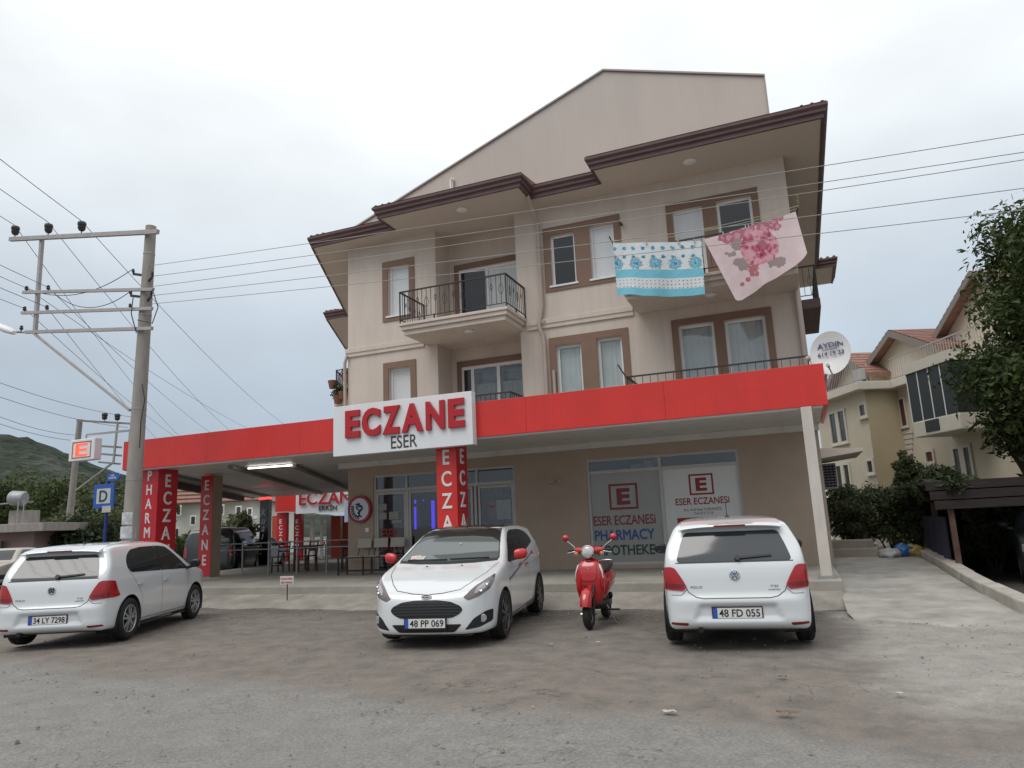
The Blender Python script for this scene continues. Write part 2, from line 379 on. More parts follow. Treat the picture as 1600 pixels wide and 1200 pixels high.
# concrete driveway climbing past the building's right side
mb = MB(); rows = []
for y, x0, x1, z in [(10.1, 0.60, 3.3, -0.045), (10.5, 0.5, 3.1, -0.014), (11.0, 0.46, 2.9, 0.010), (11.5, 0.40, 2.6, 0.045), (12.9, 0.39, 2.30, 0.155), (14.5, 0.452, 2.24, 0.25), (16.0, 0.452, 2.2, 0.34), (18.3, 0.452, 2.15, 0.42), (26, 0.452, 2.1, 0.45)]:
    for k in range(6): rows.append((x0+(x1-x0)*k/5, y+(0.22*math.sin(k*2.1) if y < 10.9 else 0), z))
mb.add(rows, [(j*6+k, j*6+k+1, j*6+k+7, j*6+k+6) for j in range(8) for k in range(5)])
struct(mb, 'driveway', CONCD, smooth=60, fix=False)
# garden ground on the right of the driveway, lower than it
mb = MB(); mb.add([(2.6, 10.4, 0.01), (40, 10.4, 0.01), (40, 60, 0.02), (2.3, 60, 0.02)], [(0, 1, 2, 3)])
struct(mb, 'garden_soil', M('soil_dark', (0.055, 0.048, 0.036), 0.95, var=0.3, vscale=2, bump=0.5, bscale=20), fix=False)
# low concrete kerb wall along the driveway's right edge, cast in lengths
kw = thing('kerb_wall', 'low pale concrete kerb wall curving along the driveway edge', 'wall', (2.4, 11, 0))
pts = [(3.35, 9.6, .02), (2.78, 10.5, .03), (2.44, 11.6, .08), (2.32, 12.9, .16), (2.27, 14.2, .23), (2.23, 15.6, .32), (2.2, 17.0, .38), (2.18, 18.6, .42)]
for a, b in zip(pts[:-1], pts[1:]):
    mb = MB(); a3 = np.array(a); b3 = np.array(b); d = (b3-a3); d2 = np.array([d[1], -d[0], 0]); d2 /= np.linalg.norm(d2)
    mb.obox(a3+d*0.006-[0, 0, .15], d2*0.24, (0, 0, .29+rnd.uniform(-.01, .012)), d*0.985)
    mb.build('kerb_stone', KERB, kw, bevel=0.02)

# far wooded hills on the left (terrain)
HILLM = bpy.data.materials.new('wooded_hill_hazed'); HILLM.use_nodes = True
t = HILLM.node_tree; b = t.nodes['Principled BSDF']; b.inputs['Roughness'].default_value = 1.0; b.inputs['Specular IOR Level'].default_value = 0.0
co = t.nodes.new('ShaderNodeTexCoord')
n1 = t.nodes.new('ShaderNodeTexNoise'); n1.inputs['Scale'].default_value = 0.016; n1.inputs['Detail'].default_value = 9; n1.inputs['Roughness'].default_value = 0.68; t.links.new(co.outputs['Object'], n1.inputs['Vector'])
n2 = t.nodes.new('ShaderNodeTexNoise'); n2.inputs['Scale'].default_value = 0.12; n2.inputs['Detail'].default_value = 5; t.links.new(co.outputs['Object'], n2.inputs['Vector'])
ma = t.nodes.new('ShaderNodeMath'); ma.operation = 'MULTIPLY_ADD'; ma.inputs[1].default_value = 0.35; t.links.new(n2.outputs[0], ma.inputs[0])
mm = t.nodes.new('ShaderNodeMath'); mm.operation = 'MULTIPLY'; mm.inputs[1].default_value = 0.65; t.links.new(n1.outputs[0], mm.inputs[0]); t.links.new(mm.outputs[0], ma.inputs[2])
r = t.nodes.new('ShaderNodeValToRGB'); e = r.color_ramp.elements; e[0].position = .38; e[0].color = (.034, .044, .034, 1); e[1].position = .62; e[1].color = (.105, .110, .100, 1)  # greyed greens, distance haze is put into the hill colour
k = e.new(.5); k.color = (.056, .069, .054, 1)
t.links.new(ma.outputs[0], r.inputs[0]); t.links.new(r.outputs[0], b.inputs['Base Color'])
bh = t.nodes.new('ShaderNodeBump'); bh.inputs['Strength'].default_value = 1.0; bh.inputs['Distance'].default_value = 12.0; t.links.new(n2.outputs[0], bh.inputs['Height']); t.links.new(bh.outputs[0], b.inputs['Normal'])
def hill(pix, D, depth, name='hills'):
    """ridge line through photo pixels at camera depth D; the slope falls towards the viewer"""
    xs = np.linspace(pix[0][0], pix[-1][0], 120); ys = np.interp(xs, [p[0] for p in pix], [p[1] for p in pix])
    r = np.random.RandomState(4); nz = np.convolve(r.randn(160), np.ones(9)/9, 'same')[:120]*4
    mb = MB(); K = 16
    for i, (x, y) in enumerate(zip(xs, ys)):
        top = ad(x, y+nz[i]*0.6, D); base = ad(x, y, D-depth)
        for k in range(K):
            f = k/(K-1); p = base*(1-f)+top*f
            h = (top[2]*(f**1.25))*(1+0.10*math.sin(i*.31+k*.9)*(1-f)) if f > 0 else -1.0
            mb.v.append((p[0], p[1], h+ (0.5*r.randn() if 0 < f else 0)))
        back = ad(x, y, D+depth); mb.v.append((back[0], back[1], -1))
    m = K+1
    for i in range(119):
        for k in range(K): mb.f.append((i*m+k, (i+1)*m+k, (i+1)*m+k+1, i*m+k+1)); mb.mi.append(0)
    o = mb.build(name, HILLM, smooth=80); o['kind'] = 'structure'
hill([(-900, 690), (-500, 640), (-200, 668), (0, 679), (40, 682), (70, 692), (110, 708), (170, 735), (240, 752), (330, 775), (470, 800), (620, 815), (800, 822)], 520, 330)

# ================================================================== MAIN BUILDING
FY = 16.5; BX0, BX1 = -11.45, 0.45
bld = thing('apartment_building', 'beige three storey apartment building with brown eaves and balconies above a pharmacy', 'building', (-5.5, 16.5, 0))
def wall_cells(mb, x0, x1, z0, z1, holes, y, th=0.22):
    xs = sorted({x0, x1, *[h[0] for h in holes], *[h[1] for h in holes]}); zs = sorted({z0, z1, *[h[2] for h in holes], *[h[3] for h in holes]})
    for a, b in zip(xs[:-1], xs[1:]):
        for c, d in zip(zs[:-1], zs[1:]):
            if any(h[0] <= (a+b)/2 <= h[1] and h[2] <= (c+d)/2 <= h[3] for h in holes): continue
            mb.add([(a, y, c), (b, y, c), (b, y, d), (a, y, d)], [(0, 1, 2, 3)])
    for h in holes:
        a, b, c, d = h[:4]; yy = y+(h[4] if len(h) > 4 else th)
        mb.add([(a, y, c), (a, yy, c), (a, yy, d), (a, y, d)], [(0, 1, 2, 3)]); mb.add([(b, y, c), (b, y, d), (b, yy, d), (b, yy, c)], [(0, 1, 2, 3)])
        mb.add([(a, y, d), (a, yy, d), (b, yy, d), (b, y, d)], [(0, 1, 2, 3)]); mb.add([(a, y, c), (b, y, c), (b, yy, c), (a, yy, c)], [(0, 1, 2, 3)])
DZ = 2.94
# window openings: X0, X1, Z0, Z1 on the front wall
WINS = [(-10.12, -9.44, 7.26, 8.70), (-5.30, -4.64, 7.33, 8.70), (-4.25, -3.62, 7.33, 8.74)]
up = WINS; low = [(a, b, c-DZ-0.12, d-DZ+0.02) for a, b, c, d in WINS]
FL2, FL1 = 6.58, 3.64                       # balcony floor levels
doors_up = [(-2.16, -1.46, FL2, 8.70), (-1.14, -0.34, FL2, 8.74)]
doors_lo = [(-2.27, -1.46, FL1, 5.85), (-1.23, -0.34, FL1, 5.83)]
REC = [(-8.61, -6.25, FL2, 9.50, 0.85), (-8.61, -6.22, FL1, 6.28, 0.85)]
SHOPL = (-10.65, -6.56, PZ+0.02, 2.90); SHOPR = (-4.72, -1.22, 0.44, 2.89)
mb = MB(); wall_cells(mb, BX0, BX1, 3.30, 9.52, up+low+doors_up+doors_lo+REC, FY)
# side and back walls above
sx = lambda y: BX0+SPL*(y-FY)
mb.add([(BX0, FY, 0.3), (BX0, FY, 9.52), (sx(27), 27, 9.52), (sx(27), 27, 0.3)], [(0, 1, 2, 3)])
mb.add([(BX1, FY, 0.3), (BX1, 27, 0.3), (BX1, 27, 9.46), (BX1, FY, 9.46)], [(0, 1, 2, 3)])
mb.add([(BX1, 27, 0.3), (sx(27), 27, 0.3), (sx(27), 27, 9.46), (BX1, 27, 9.46)], [(0, 1, 2, 3)])
mb.build('wall', WALL, bld, fix=False)
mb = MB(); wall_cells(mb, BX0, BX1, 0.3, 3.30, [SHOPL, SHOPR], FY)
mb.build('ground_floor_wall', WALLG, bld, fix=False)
# cornice bands at the floor line
for a_, b_ in ((BX0-.05, -8.99), (-6.03, -3.28)):
    mb = MB(); mb.prism([(.001, 6.26), (.045, 6.26), (.045, 6.36), (.07, 6.37), (.07, 6.50), (.001, 6.50)], (a_, FY, 0), (0, -1, 0), (0, 0, 1), (b_-a_, 0, 0)); mb.build('cornice', WALL, bld, bevel=0.01)
mb = MB(); mb.obox((BX0-.002, FY, 6.36), (-.06, 0, 0), (SPL*10, 10, 0), (0, 0, .14)); mb.build('cornice', WALL, bld)

# gable wall rising above the eaves, with thin metal coping
mb = MB(); G = [(-11.45, 9.7), (.25, 9.7), (.25, 11.61), (-3.57, 12.90), (-11.45, 10.0)]
mb.prism(G, (0, FY+.002, 0), (1, 0, 0), (0, 0, 1), (0, .25, 0)); mb.build('gable_wall', WALLP, bld)
mb = MB()
for a, b in (((-11.6, 9.955), (-3.57, 12.91)), ((-3.57, 12.91), (.28, 11.61))):
    mb.obox((a[0], FY-.05, a[1]), (b[0]-a[0], 0, b[1]-a[1]), (0, .4, 0), (0, 0, .045))
mb.obox((.25, FY-.03, 9.9), (.03, 0, 0), (0, .34, 0), (0, 0, 1.72))
mb.build('coping', M('coping_metal', (0.34, 0.31, 0.29), 0.6), bld)
mb = MB(); mb.add([(-11.6, FY+.25, 9.95), (-3.57, FY+.25, 12.88), (-5.5, 27, 12.88), (-16.9, 27, 9.95), (.25, FY+.25, 11.58), (.25, 27, 11.58)], [(0, 3, 2, 1), (1, 2, 5, 4)])
mb.add([(.25, FY+.25, 9.7), (.25, 27, 9.7), (.25, 27, 11.58), (.25, FY+.25, 11.58)], [(0, 1, 2, 3)])
mb.build('roof', TILE, bld, fix=False)
# vent pipe on the gable
p = ay(706, 292, FY-.05); mb = MB(); mb.tube([(p[0], FY-.06, p[2]-.35), (p[0], FY-.06, p[2]+.18), (p[0]+.05, FY-.08, p[2]+.22)], .055, 10)
mb.build('vent_pipe', PVC, bld, smooth=50)

# eaves: soffit board, two-step maroon fascia, tile edge
EV = [(-12.34, 15.78), (-9.66, 15.78), (-9.66, 14.97), (-5.42, 14.97), (-5.42, 15.72), (-3.85, 15.72), (-3.85, 14.97), (1.39, 14.97), (1.39, 25.2), (1.97, 25.2), (1.97, 27.5), (-19.1, 27.5), (-16.34, 21.9), (-15.4, 21.9)]
def offset_poly(P, d):
    n = len(P); R = []
    for i in range(n):
        p0, p1, p2 = [np.array(P[k % n], float) for k in (i-1, i, i+1)]
        e1 = (p1-p0)/np.linalg.norm(p1-p0); e2 = (p2-p1)/np.linalg.norm(p2-p1)
        n1 = np.array([-e1[1], e1[0]]); n2 = np.array([-e2[1], e2[0]])
        b = n1+n2; b /= max(1e-6, np.dot(b, n1)*1.0) if abs(np.dot(b, n1)) > 1e-6 else 1
        R.append(tuple(p1+b*d/1.0))
    return R
# edges as fascia boards (each run its own part), mitred through offset outlines
lev = [(0.10, 9.49), (0.10, 9.58), (0.05, 9.61), (0.05, 9.67), (0.0, 9.72), (0.0, 9.78)]
outs = [offset_poly(EV, d) for d, _ in lev]; inner = offset_poly(EV, 0.16)
n = len(EV)
for i in range(n):
    if i in (10,): continue
    j = (i+1) % n; mb = MB(); vs = []
    for (d, z), o_ in zip(lev, outs): vs += [(*o_[i], z), (*o_[j], z)]
    vs += [(*inner[i], 9.78), (*inner[j], 9.78), (*inner[i], 9.49), (*inner[j], 9.49)]; m = len(vs)//2
    mb.add(vs, [(2*k, 2*k+1, 2*((k+1) % m)+1, 2*((k+1) % m)) for k in range(m)])
    mb.build('fascia_board', EAVE, bld)
mb = MB(); ins = offset_poly(EV, 0.155)
mb.v = [(*p, 9.505) for p in ins]; mb.f = [tuple(reversed(range(n)))]; mb.mi = [0]
mb.build('soffit', SOFFIT, bld, fix=False)
# tiled eave slope up to the gable wall
mb = MB()
ev2 = offset_poly(EV, 0.02)
mb.add([(*ev2[0], 9.81), (*ev2[1], 9.81), (*ev2[2], 9.81), (*ev2[3], 9.81), (*ev2[4], 9.81), (*ev2[5], 9.81), (*ev2[6], 9.81), (*ev2[7], 9.81), (1.39, 25.2, 9.81), (.28, 25.2, 10.1), (.28, FY-.01, 10.1), (-11.6, FY-.01, 9.99)], [(7, 8, 9, 10)])
for i in range(7): mb.add([(*ev2[i], 9.81), (*ev2[i+1], 9.81), (ev2[i+1][0] if i < 6 else .28, FY-.01, 10.05), (ev2[i][0] if i else -11.6, FY-.01, 10.05)], [(0, 1, 2, 3)])
mb.build('eave_tiles', TILE, bld, fix=False)
# visible tile ends at the outer corners
for c in ((EV[0], (1, 0)), (EV[7], (-1, 0)), (EV[2], (1, 0)), (EV[12], (1, 0)), (EV[9], (-1, 0))):
    for k in range(3):
        (x, y), (dx, _) = c; mb = MB(); mb.lathe([(0.001, 0), (.045, 0), (.05, .35), (.001, .35)], (x+dx*(.10+.2*k), y+.05, 9.805), (0, 1, .25), 10)
        mb.build('ridge_tile', TILE, bld, smooth=40)

# windows with frames, panes, sills and brown surrounds
def window(h, kind, y=FY, sill=True, mull=False, name='window'):
    a, b, c, d = h; yf = y+.10; fw = .065
    mb = MB()
    mb.box(a, a+fw, yf, yf+.07, c, d); mb.box(b-fw, b, yf, yf+.07, c, d); mb.box(a+fw, b-fw, yf, yf+.07, d-fw, d); mb.box(a+fw, b-fw, yf, yf+.07, c, c+fw)
    if mull: mb.box((a+b)/2-.04, (a+b)/2+.04, yf-.004, yf+.066, c+fw, d-fw)
    w_ = mb.build(name, PVC, bld, bevel=0.006)
    pane(w_, a+fw, b-fw, c+fw, d-fw, yf+.035, kind)
    if sill:
        mb = MB(); mb.box(a-.05, b+.05, y-.055, yf+.0, c-.035, c+.012); mb.build('sill', PVC, w_)
    return w_
def pane(par, a, b, c, d, y, kind):
    mb = MB()
    if kind == 'dark':
        mb.box(a, b, y, y+.01, c, d); mb.build('pane', GLASSD, par)
    elif kind == 'curtain':                     # gathered curtain right behind a thin pane
        n = max(10, int((b-a)/.02)); vs = []
        for i in range(n+1):
            x = a+(b-a)*i/n; dy = .012*math.sin(i*1.05)+.006*math.sin(i*.43)
            vs += [(x, y+.05+dy, c), (x, y+.05+dy, d)]
        mb.add(vs, [(2*i, 2*i+2, 2*i+3, 2*i+1) for i in range(n)])
        mb.build('curtain', CURTF, par, fix=False, smooth=60)
        mb = MB(); mb.box(a, b, y, y+.006, c, d); mb.build('pane', CLEAR, par)
    elif kind == 'shutter':
        n = max(6, int((d-c)/.05))
        for i in range(n):
            z = c+(d-c)*i/n; mb.box(a, b, y+.004*(i % 1), y+.012, z+.003, z+(d-c)/n-.003)
        mb.box(a, b, y+.004, y+.009, c, d)
        mb.build('shutter', SHUT, par)
CLEAR = bpy.data.materials.new('clear_pane'); CLEAR.use_nodes = True
t = CLEAR.node_tree; t.nodes.clear()
o_ = t.nodes.new('ShaderNodeOutputMaterial'); mx = t.nodes.new('ShaderNodeMixShader'); tr = t.nodes.new('ShaderNodeBsdfTransparent'); gl = t.nodes.new('ShaderNodeBsdfGlossy'); lw = t.nodes.new('ShaderNodeLayerWeight'); p5 = t.nodes.new('ShaderNodeMath'); p5.operation = 'POWER'; p5.inputs[1].default_value = 3.5; fr = t.nodes.new('ShaderNodeMath'); fr.operation = 'MULTIPLY_ADD'; fr.inputs[1].default_value = .75; fr.inputs[2].default_value = .07; t.links.new(lw.outputs['Facing'], p5.inputs[0]); t.links.new(p5.outputs[0], fr.inputs[0])
gl.inputs['Roughness'].default_value = 0.02; tr.inputs[0].default_value = (.90, .92, .92, 1) 
t.links.new(fr.outputs[0], mx.inputs[0]); t.links.new(tr.outputs[0], mx.inputs[1]); t.links.new(gl.outputs[0], mx.inputs[2]); t.links.new(mx.outputs[0], o_.inputs[0])
CURTF = M('net_curtain', (0.66, 0.67, 0.66), 0.9, var=0.06, vscale=2)
CURTG = M('grey_curtain', (0.33, 0.33, 0.32), 0.9, var=0.08, vscale=2)

def surround(holes, wd=.17, extra=0.0):
    """brown painted band around one opening or a row of openings"""
    x0 = min(h[0] for h in holes)-wd; x1 = max(h[1] for h in holes)+wd; z0 = min(h[2] for h in holes)-wd*.8; z1 = max(h[3] for h in holes)+wd
    if extra: z0 = min(h[2] for h in holes)
    mb = MB(); wall_cells(mb, x0, x1, z0, z1, [(h[0], h[1], h[2] if not extra else z0, h[3]) for h in holes], FY-.03, .03)
    for a, b in (((x0, z0), (x1, z0)), ((x1, z0), (x1, z1)), ((x1, z1), (x0, z1)), ((x0, z1), (x0, z0))):
        mb.add([(a[0], FY-.03, a[1]), (b[0], FY-.03, b[1]), (b[0], FY-.001, b[1]), (a[0], FY-.001, a[1])], [(0, 1, 2, 3)])
    mb.build('surround', TRIM, bld, fix=False)
surround([up[0]]); surround(up[1:3]); surround([low[0]]); surround(low[1:3]); surround(doors_up, .15, 1); surround(doors_lo, .15, 1)
window(up[0], 'shutter'); window(low[0], 'shutter')
window(up[1], 'dark'); window(up[2], 'shutter')
window(low[1], 'curtain'); window(low[2], 'curtain')
window(doors_up[0], 'shutter', sill=False, name='balcony_door'); window(doors_up[1], 'dark', sill=False, name='balcony_door')
window(doors_lo[0], 'curtain', sill=False, name='balcony_door'); window(doors_lo[1], 'curtain', sill=False, name='balcony_door')

# recessed balconies: back wall with glazed doors
for k, (a, b, c, d, dep) in enumerate(REC):
    y = FY+dep; h = (-8.33, -6.30, c+.02, (8.57 if k == 0 else 5.76))
    mb = MB(); wall_cells(mb, a, b, c, d, [h], y, .15); mb.build('recess_wall', WALL, bld, fix=False)
    mb = MB()
    wall_cells(mb, h[0]-.13, b-.002, c, h[3]+.16, [h], y-.02, .02); mb.build('surround', TRIM, bld, fix=False)
    mb = MB(); xs = [-8.33, -7.48, -6.30] if k == 0 else [-8.33, -8.02, -7.25, -6.30]; yf = y+.04
    for x in xs: mb.box(max(h[0], x-.045), min(h[1], x+.045), yf, yf+.08, h[2], h[3])
    mb.box(h[0], h[1], yf+.003, yf+.077, h[3]-.08, h[3]); mb.box(h[0], h[1], yf+.003, yf+.077, h[2], h[2]+.08)
    fr = mb.build('glazed_door', PVC, bld)
    kinds = ['dark', 'shutter'] if k == 0 else ['dark', 'curtaing', 'curtaing']
    for i, kd in enumerate(kinds):
        pa, pb = xs[i]+.046, xs[i+1]-.046
        if kd == 'curtaing':
            n = 40; mb = MB(); vs = []
            for q in range(n+1):
                x = pa+(pb-pa)*q/n; dy = .02*math.sin(q*1.3)+.012*math.sin(q*.4); vs += [(x, yf+.13+dy, h[2]+.08), (x, yf+.13+dy, h[3]-.5)]
            mb.add(vs, [(2*q, 2*q+2, 2*q+3, 2*q+1) for q in range(n)]); mb.build('curtain', CURTG, fr, fix=False, smooth=60)
            mb = MB(); mb.box(pa, pb, yf+.3, yf+.31, h[2], h[3]); mb.build('dark_room_sheet', GLASSD, fr)  # dark sheet standing in for the shade of the unlit room
            mb = MB(); mb.box(pa, pb, yf+.03, yf+.036, h[2]+.08, h[3]-.08); mb.build('pane', CLEAR, fr)
        else:
            pane(fr, pa, pb, h[2]+.08, h[3]-.08, yf+.03, kd)

# balconies: slab with stepped edge, wrought iron railing with scroll balusters
def scroll(mb, x, y, z0, z1, ux, uy, fancy, seed=0):
    mb.bar((x, y, z0), (x, y, z1), .012, up=(uy, ux, 0.001))
    if not fancy: return
    zc = (z0+z1)/2
    if fancy == 1:                              # diamond
        P = [(0, .10), (.035, 0), (0, -.10), (-.035, 0), (0, .10)]
        for p, q in zip(P[:-1], P[1:]): mb.bar((x+p[0]*ux, y+p[0]*uy, zc+p[1]+.08), (x+q[0]*ux, y+q[0]*uy, zc+q[1]+.08), .010, up=(uy, ux, .3))
    else:                                       # pair of C scrolls
        for sgn in (-1, 1):
            pr = None
            for q in range(9):
                a = -1.9+q*3.8/8; r = .05+.012*q/8; px_ = sgn*(.008+.045*(1-abs(a)/1.9)*1.2); pz = .13*math.sin(a*.82)
                cur = (x+px_*ux, y+px_*uy, zc+pz)
                if pr is not None: mb.bar(pr, cur, .009, up=(uy, ux, .3))
                pr = cur
def railing(par, pts, z0, z1, fancy=True, step=.125, name='railing'):
    top = MB()
    for a, b in zip(pts[:-1], pts[1:]):
        top.bar((*a, z1), (*b, z1), .045, .03); top.bar((*a, z0), (*b, z0), .03, .015)
    for p in pts: top.bar((*p, z0-.10), (*p, z1), .028, up=(0, 1, 0.001))
    rl = top.build(name, IRON, par)
    for a, b in zip(pts[:-1], pts[1:]):
        a2, b2 = np.array(a), np.array(b); Ln = np.linalg.norm(b2-a2); u = (b2-a2)/Ln; n = max(2, int(Ln/step))
        for i in range(1, n):
            p = a2+u*Ln*i/n; mb = MB(); scroll(mb, p[0], p[1], z0, z1, u[0], u[1], (1 if i % 4 == 0 else 2 if i % 4 == 2 else 0) if fancy else 0)
            mb.build('baluster', IRON, rl)
        for i in range(1, int(Ln/1.0)+1):
            p = a2+u*Ln*i/(int(Ln/1.0)+1); mb = MB(); mb.bar((*p, z0-.16), (*p, z0+.02), .03, up=(0, 1, .001)); mb.build('rail_foot', IRON, rl)
    return rl
def balcony(x0, x1, yf, fl, rail_pts, fancy=True, step=.125, lamp=None, rt=.83):
    mb = MB(); mb.box(x0+.10, x1-.10 if x1 < .3 else x1, yf+.10, FY-.001, fl-.30, fl-.18); mb.box(x0+.04, x1-.04 if x1 < .3 else x1, yf+.04, FY-.001, fl-.18, fl-.075); mb.box(x0, x1, yf, FY-.001, fl-.075, fl)
    s = mb.build('balcony_slab', WALL, bld, bevel=0.012)
    railing(bld, rail_pts, fl+.10, fl+rt, fancy, step)
    if lamp:
        mb = MB(); mb.lathe([(.001, 0), (.12, 0), (.13, .03), (.10, .055), (.001, .06)], (lamp[0], lamp[1], fl-.30), (0, 0, -1), 20); mb.build('ceiling_lamp', PVC, bld, smooth=40)
balcony(-9.02, -6.03, 15.18, FL2, [(-8.99, FY-.02), (-8.99, 15.22), (-6.06, 15.22), (-6.06, FY-.02)], lamp=(-7.3, 15.7))
balcony(-9.02, -6.03, 15.18, FL1, [(-8.99, FY-.02), (-8.99, 15.22), (-6.06, 15.22), (-6.06, FY-.02)], rt=.86)
balcony(-3.27, .43, 15.14, FL2, [(-3.24, FY-.02), (-3.24, 15.17), (.40, 15.17)], False, .16, lamp=(-1.4, 15.75))
rl = railing(bld, [(-3.26, FY-.02), (-3.26, 15.10), (.40, 15.10)], FL1+.10, FL1+.86, False, .16)
mb = MB()                                        # row of hoops under the lower rail
for i in range(22):
    x = -3.2+i*.165
    for q in range(6):
        a0, a1 = math.pi*q/6, math.pi*(q+1)/6; mb.bar((x-.04*math.cos(a0), 15.10, FL1+.60-.08*math.sin(a0)), (x-.04*math.cos(a1), 15.10, FL1+.60-.08*math.sin(a1)), .008, up=(0, 1, 0))
mb.build('hoop_ornament', IRON, rl)
for lx, ly in ((ay(1078, 258, 15.7)[0], 15.7), (ay(722, 337, 15.6)[0], 15.6)):
    mb = MB(); mb.lathe([(.001, 0), (.14, 0), (.15, .035), (.11, .06), (.001, .065)], (lx, ly, 9.505), (0, 0, -1), 20); mb.build('ceiling_lamp', PVC, bld, smooth=40)
# clothes-drying arms reaching out over the rails
for (x, z0) in ((-3.24, FL2+.83), (-3.26, FL1+.86)):
    mb = MB(); mb.bar((x, 15.17, z0-.05), (x-.1, 14.72, z0+.22), .02); mb.build('drying_arm', IRON, bld)
# rain pipes
PIPE = M('rain_pipe_paint', (0.44, 0.365, 0.31), 0.6, var=0.06)
def pipe(pts, r=.055, nm='rain_pipe'):
    mb = MB(); mb.tube(pts, r, 12); p = mb.build(nm, PIPE, bld, smooth=50)
    for q in range(2, 9, 2):
        z = q+.4
        if z < pts[0][2]: 
            mb = MB(); mb.lathe([(r+.004, 0), (r+.012, 0), (r+.012, .04), (r+.004, .04)], (pts[-1][0], pts[-1][1], z), (0, 0, 1), 12); mb.build('pipe_clip', PIPE, p)
pipe([(-5.55, 15.66, 9.5), (-5.56, 15.9, 9.35), (-5.57, FY-.09, 9.05), (-5.57, FY-.09, 6.85), (-5.64, FY-.09, 6.55), (-5.66, FY-.16, 6.3), (-5.60, FY-.09, 6.1), (-5.57, FY-.09, 5.9), (-5.57, FY-.09, 3.7)])
pipe([(-5.36, FY-.08, 5.15), (-5.36, FY-.08, 3.7)], .04)
pipe([(.36, FY-.07, 6.55), (.37, FY-.09, 6.4), (.37, FY-.09, 3.7)], .05)
pipe([(BX0+.02, FY-.07, 6.3), (BX0-.06, FY-.07, 6.1), (BX0-.03, FY-.07, 3.7)], .045)
# camera and bracket beside the middle window
p = ay(971, 350, FY-.08); mb = MB(); mb.tube([(p[0], FY-.002, p[2]), (p[0], FY-.14, p[2]+.02)], .02, 8); mb.lathe([(.001, -.06), (.035, -.06), (.035, .06), (.001, .06)], (p[0], FY-.14, p[2]-.03), (0, 1, .2), 10)
mb.build('wall_camera', IRON, bld, smooth=40)
# side balcony on the left flank, seen past the corner, with flower pots
fx0 = ay(522, 620, 22.2)
mb = MB(); mb.box(fx0[0], -13.9, 22.2, 25, 6.1, 6.5); mb.box(fx0[0]+.12, -13.9, 22.3, 25, 5.95, 6.1); sb = mb.build('balcony_slab', WALL, bld, bevel=.012)
railing(bld, [(-14.5, 22.25), (fx0[0]+.06, 22.25), (fx0[0]+.06-1.1, 24.6)], 6.6, 7.5)
# side balcony on the right flank
mb = MB(); mb.box(.46, .92, 18.2, 21, 6.28, 6.52); mb.build('balcony_slab', EAVE, bld, bevel=.012)
railing(bld, [(.46, 18.24), (.89, 18.24), (.89, 20.9)], 6.62, 7.36)
POTM = M('terracotta', (0.21, 0.085, 0.055), 0.8, var=0.15)

# ================================================================== CANOPY
SOFM = M('canopy_sheet_metal', (0.62, 0.60, 0.57), 0.42, var=0.10, vscale=2.5, stretch=(1, 3, 1))
CY = 13.25; CX0, CX1 = -16.05, 0.58; CZ0, CZ1 = 3.25, 3.98
cnp = thing('shop_canopy', 'flat canopy with bright red fascia over the pharmacy terrace', 'canopy', (-7.7, 13.3, 0))
xs = np.linspace(CX0, CX1, 7)
for a, b in zip(xs[:-1], xs[1:]):
    mb = MB(); mb.box(a+.0015, b-.0015, CY, CY+.06, CZ0, CZ1); mb.build('fascia_panel', RED, cnp, bevel=.004)
xl = lambda y: CX0-.62*(y-CY)
ysd = np.linspace(CY+.06, 29, 6)
for a, b in zip(ysd[:-1], ysd[1:]):
    mb = MB(); mb.obox((xl(a), a, CZ0), (xl(b)-xl(a), (b-a)-.004, 0), (.06, 0, 0), (0, 0, CZ1-CZ0)); mb.build('fascia_panel', RED, cnp)
mb = MB(); mb.box(CX1-.06, CX1, CY+.062, FY-.3, CZ0, CZ1); mb.build('fascia_panel', RED, cnp)
# soffit: sheet strips, each lapped a little over the next, and a roof deck above
bands = list(np.linspace(CY+.062, FY-.003, 4))+list(np.linspace(FY+.003, 29, 13))
for k, (y, y1) in enumerate(zip(bands[:-1], bands[1:])):
    if k == 3: continue
    r0, r1 = (CX1-.062, CX1-.062) if y1 < FY else (sx(y)-.01, sx(y1)-.01)
    zz = 3.285+.006*(k % 2); mb = MB()
    mb.prism([(xl(y)+.06, y), (r0, y), (r1, y1-.012), (xl(y1)+.06, y1-.012)], (0, 0, zz), (1, 0, 0), (0, 1, 0), (0, 0, .02)); mb.build('soffit_panel', SOFM, cnp)
mb = MB(); mb.prism([(CX0+.1, CY+.07), (CX1-.07, CY+.07), (CX1-.07, FY-.35), (BX0-.1, FY-.35), (sx(28.5)-.1, 28.5), (xl(28.5)+.1, 28.5)], (0, 0, 3.40), (1, 0, 0), (0, 1, 0), (0, 0, .2)); mb.build('roof_deck', CONCP, cnp)
BEAM = M('canopy_beam', (0.24, 0.22, 0.20), 0.6, var=0.1)
for (a, b) in (((-13.6, 14.4), (-20.9, 28.0)), ((-12.4, 15.4), (-18.0, 26.0)), ((-15.6, 13.7), (-23.9, 28.0))):
    mb = MB(); mb.bar((*a, 3.235), (*b, 3.235), .13, .09); mb.build('beam', BEAM, cnp)
mb = MB(); mb.bar((xl(14.5)+.18, 14.5, 3.11), (xl(26)+.18, 26, 3.11), .16, .2); mb.build('awning_case', M('dark_awning', (0.03, 0.028, 0.027), 0.6), cnp)
mb = MB(); mb.box(BX0-.2, CX1-.1, FY-.16, FY-.004, 3.14, 3.282); mb.build('wall_plate', SOFM, cnp)
mb = MB(); mb.bar((-13.69, 15.15, 3.235), (-12.36, 15.28, 3.235), .03, .03); mb.build('light_tube', M('fluorescent_tube', (.9, .9, .9), .4, emit=(1, .98, .95), estr=4), cnp)
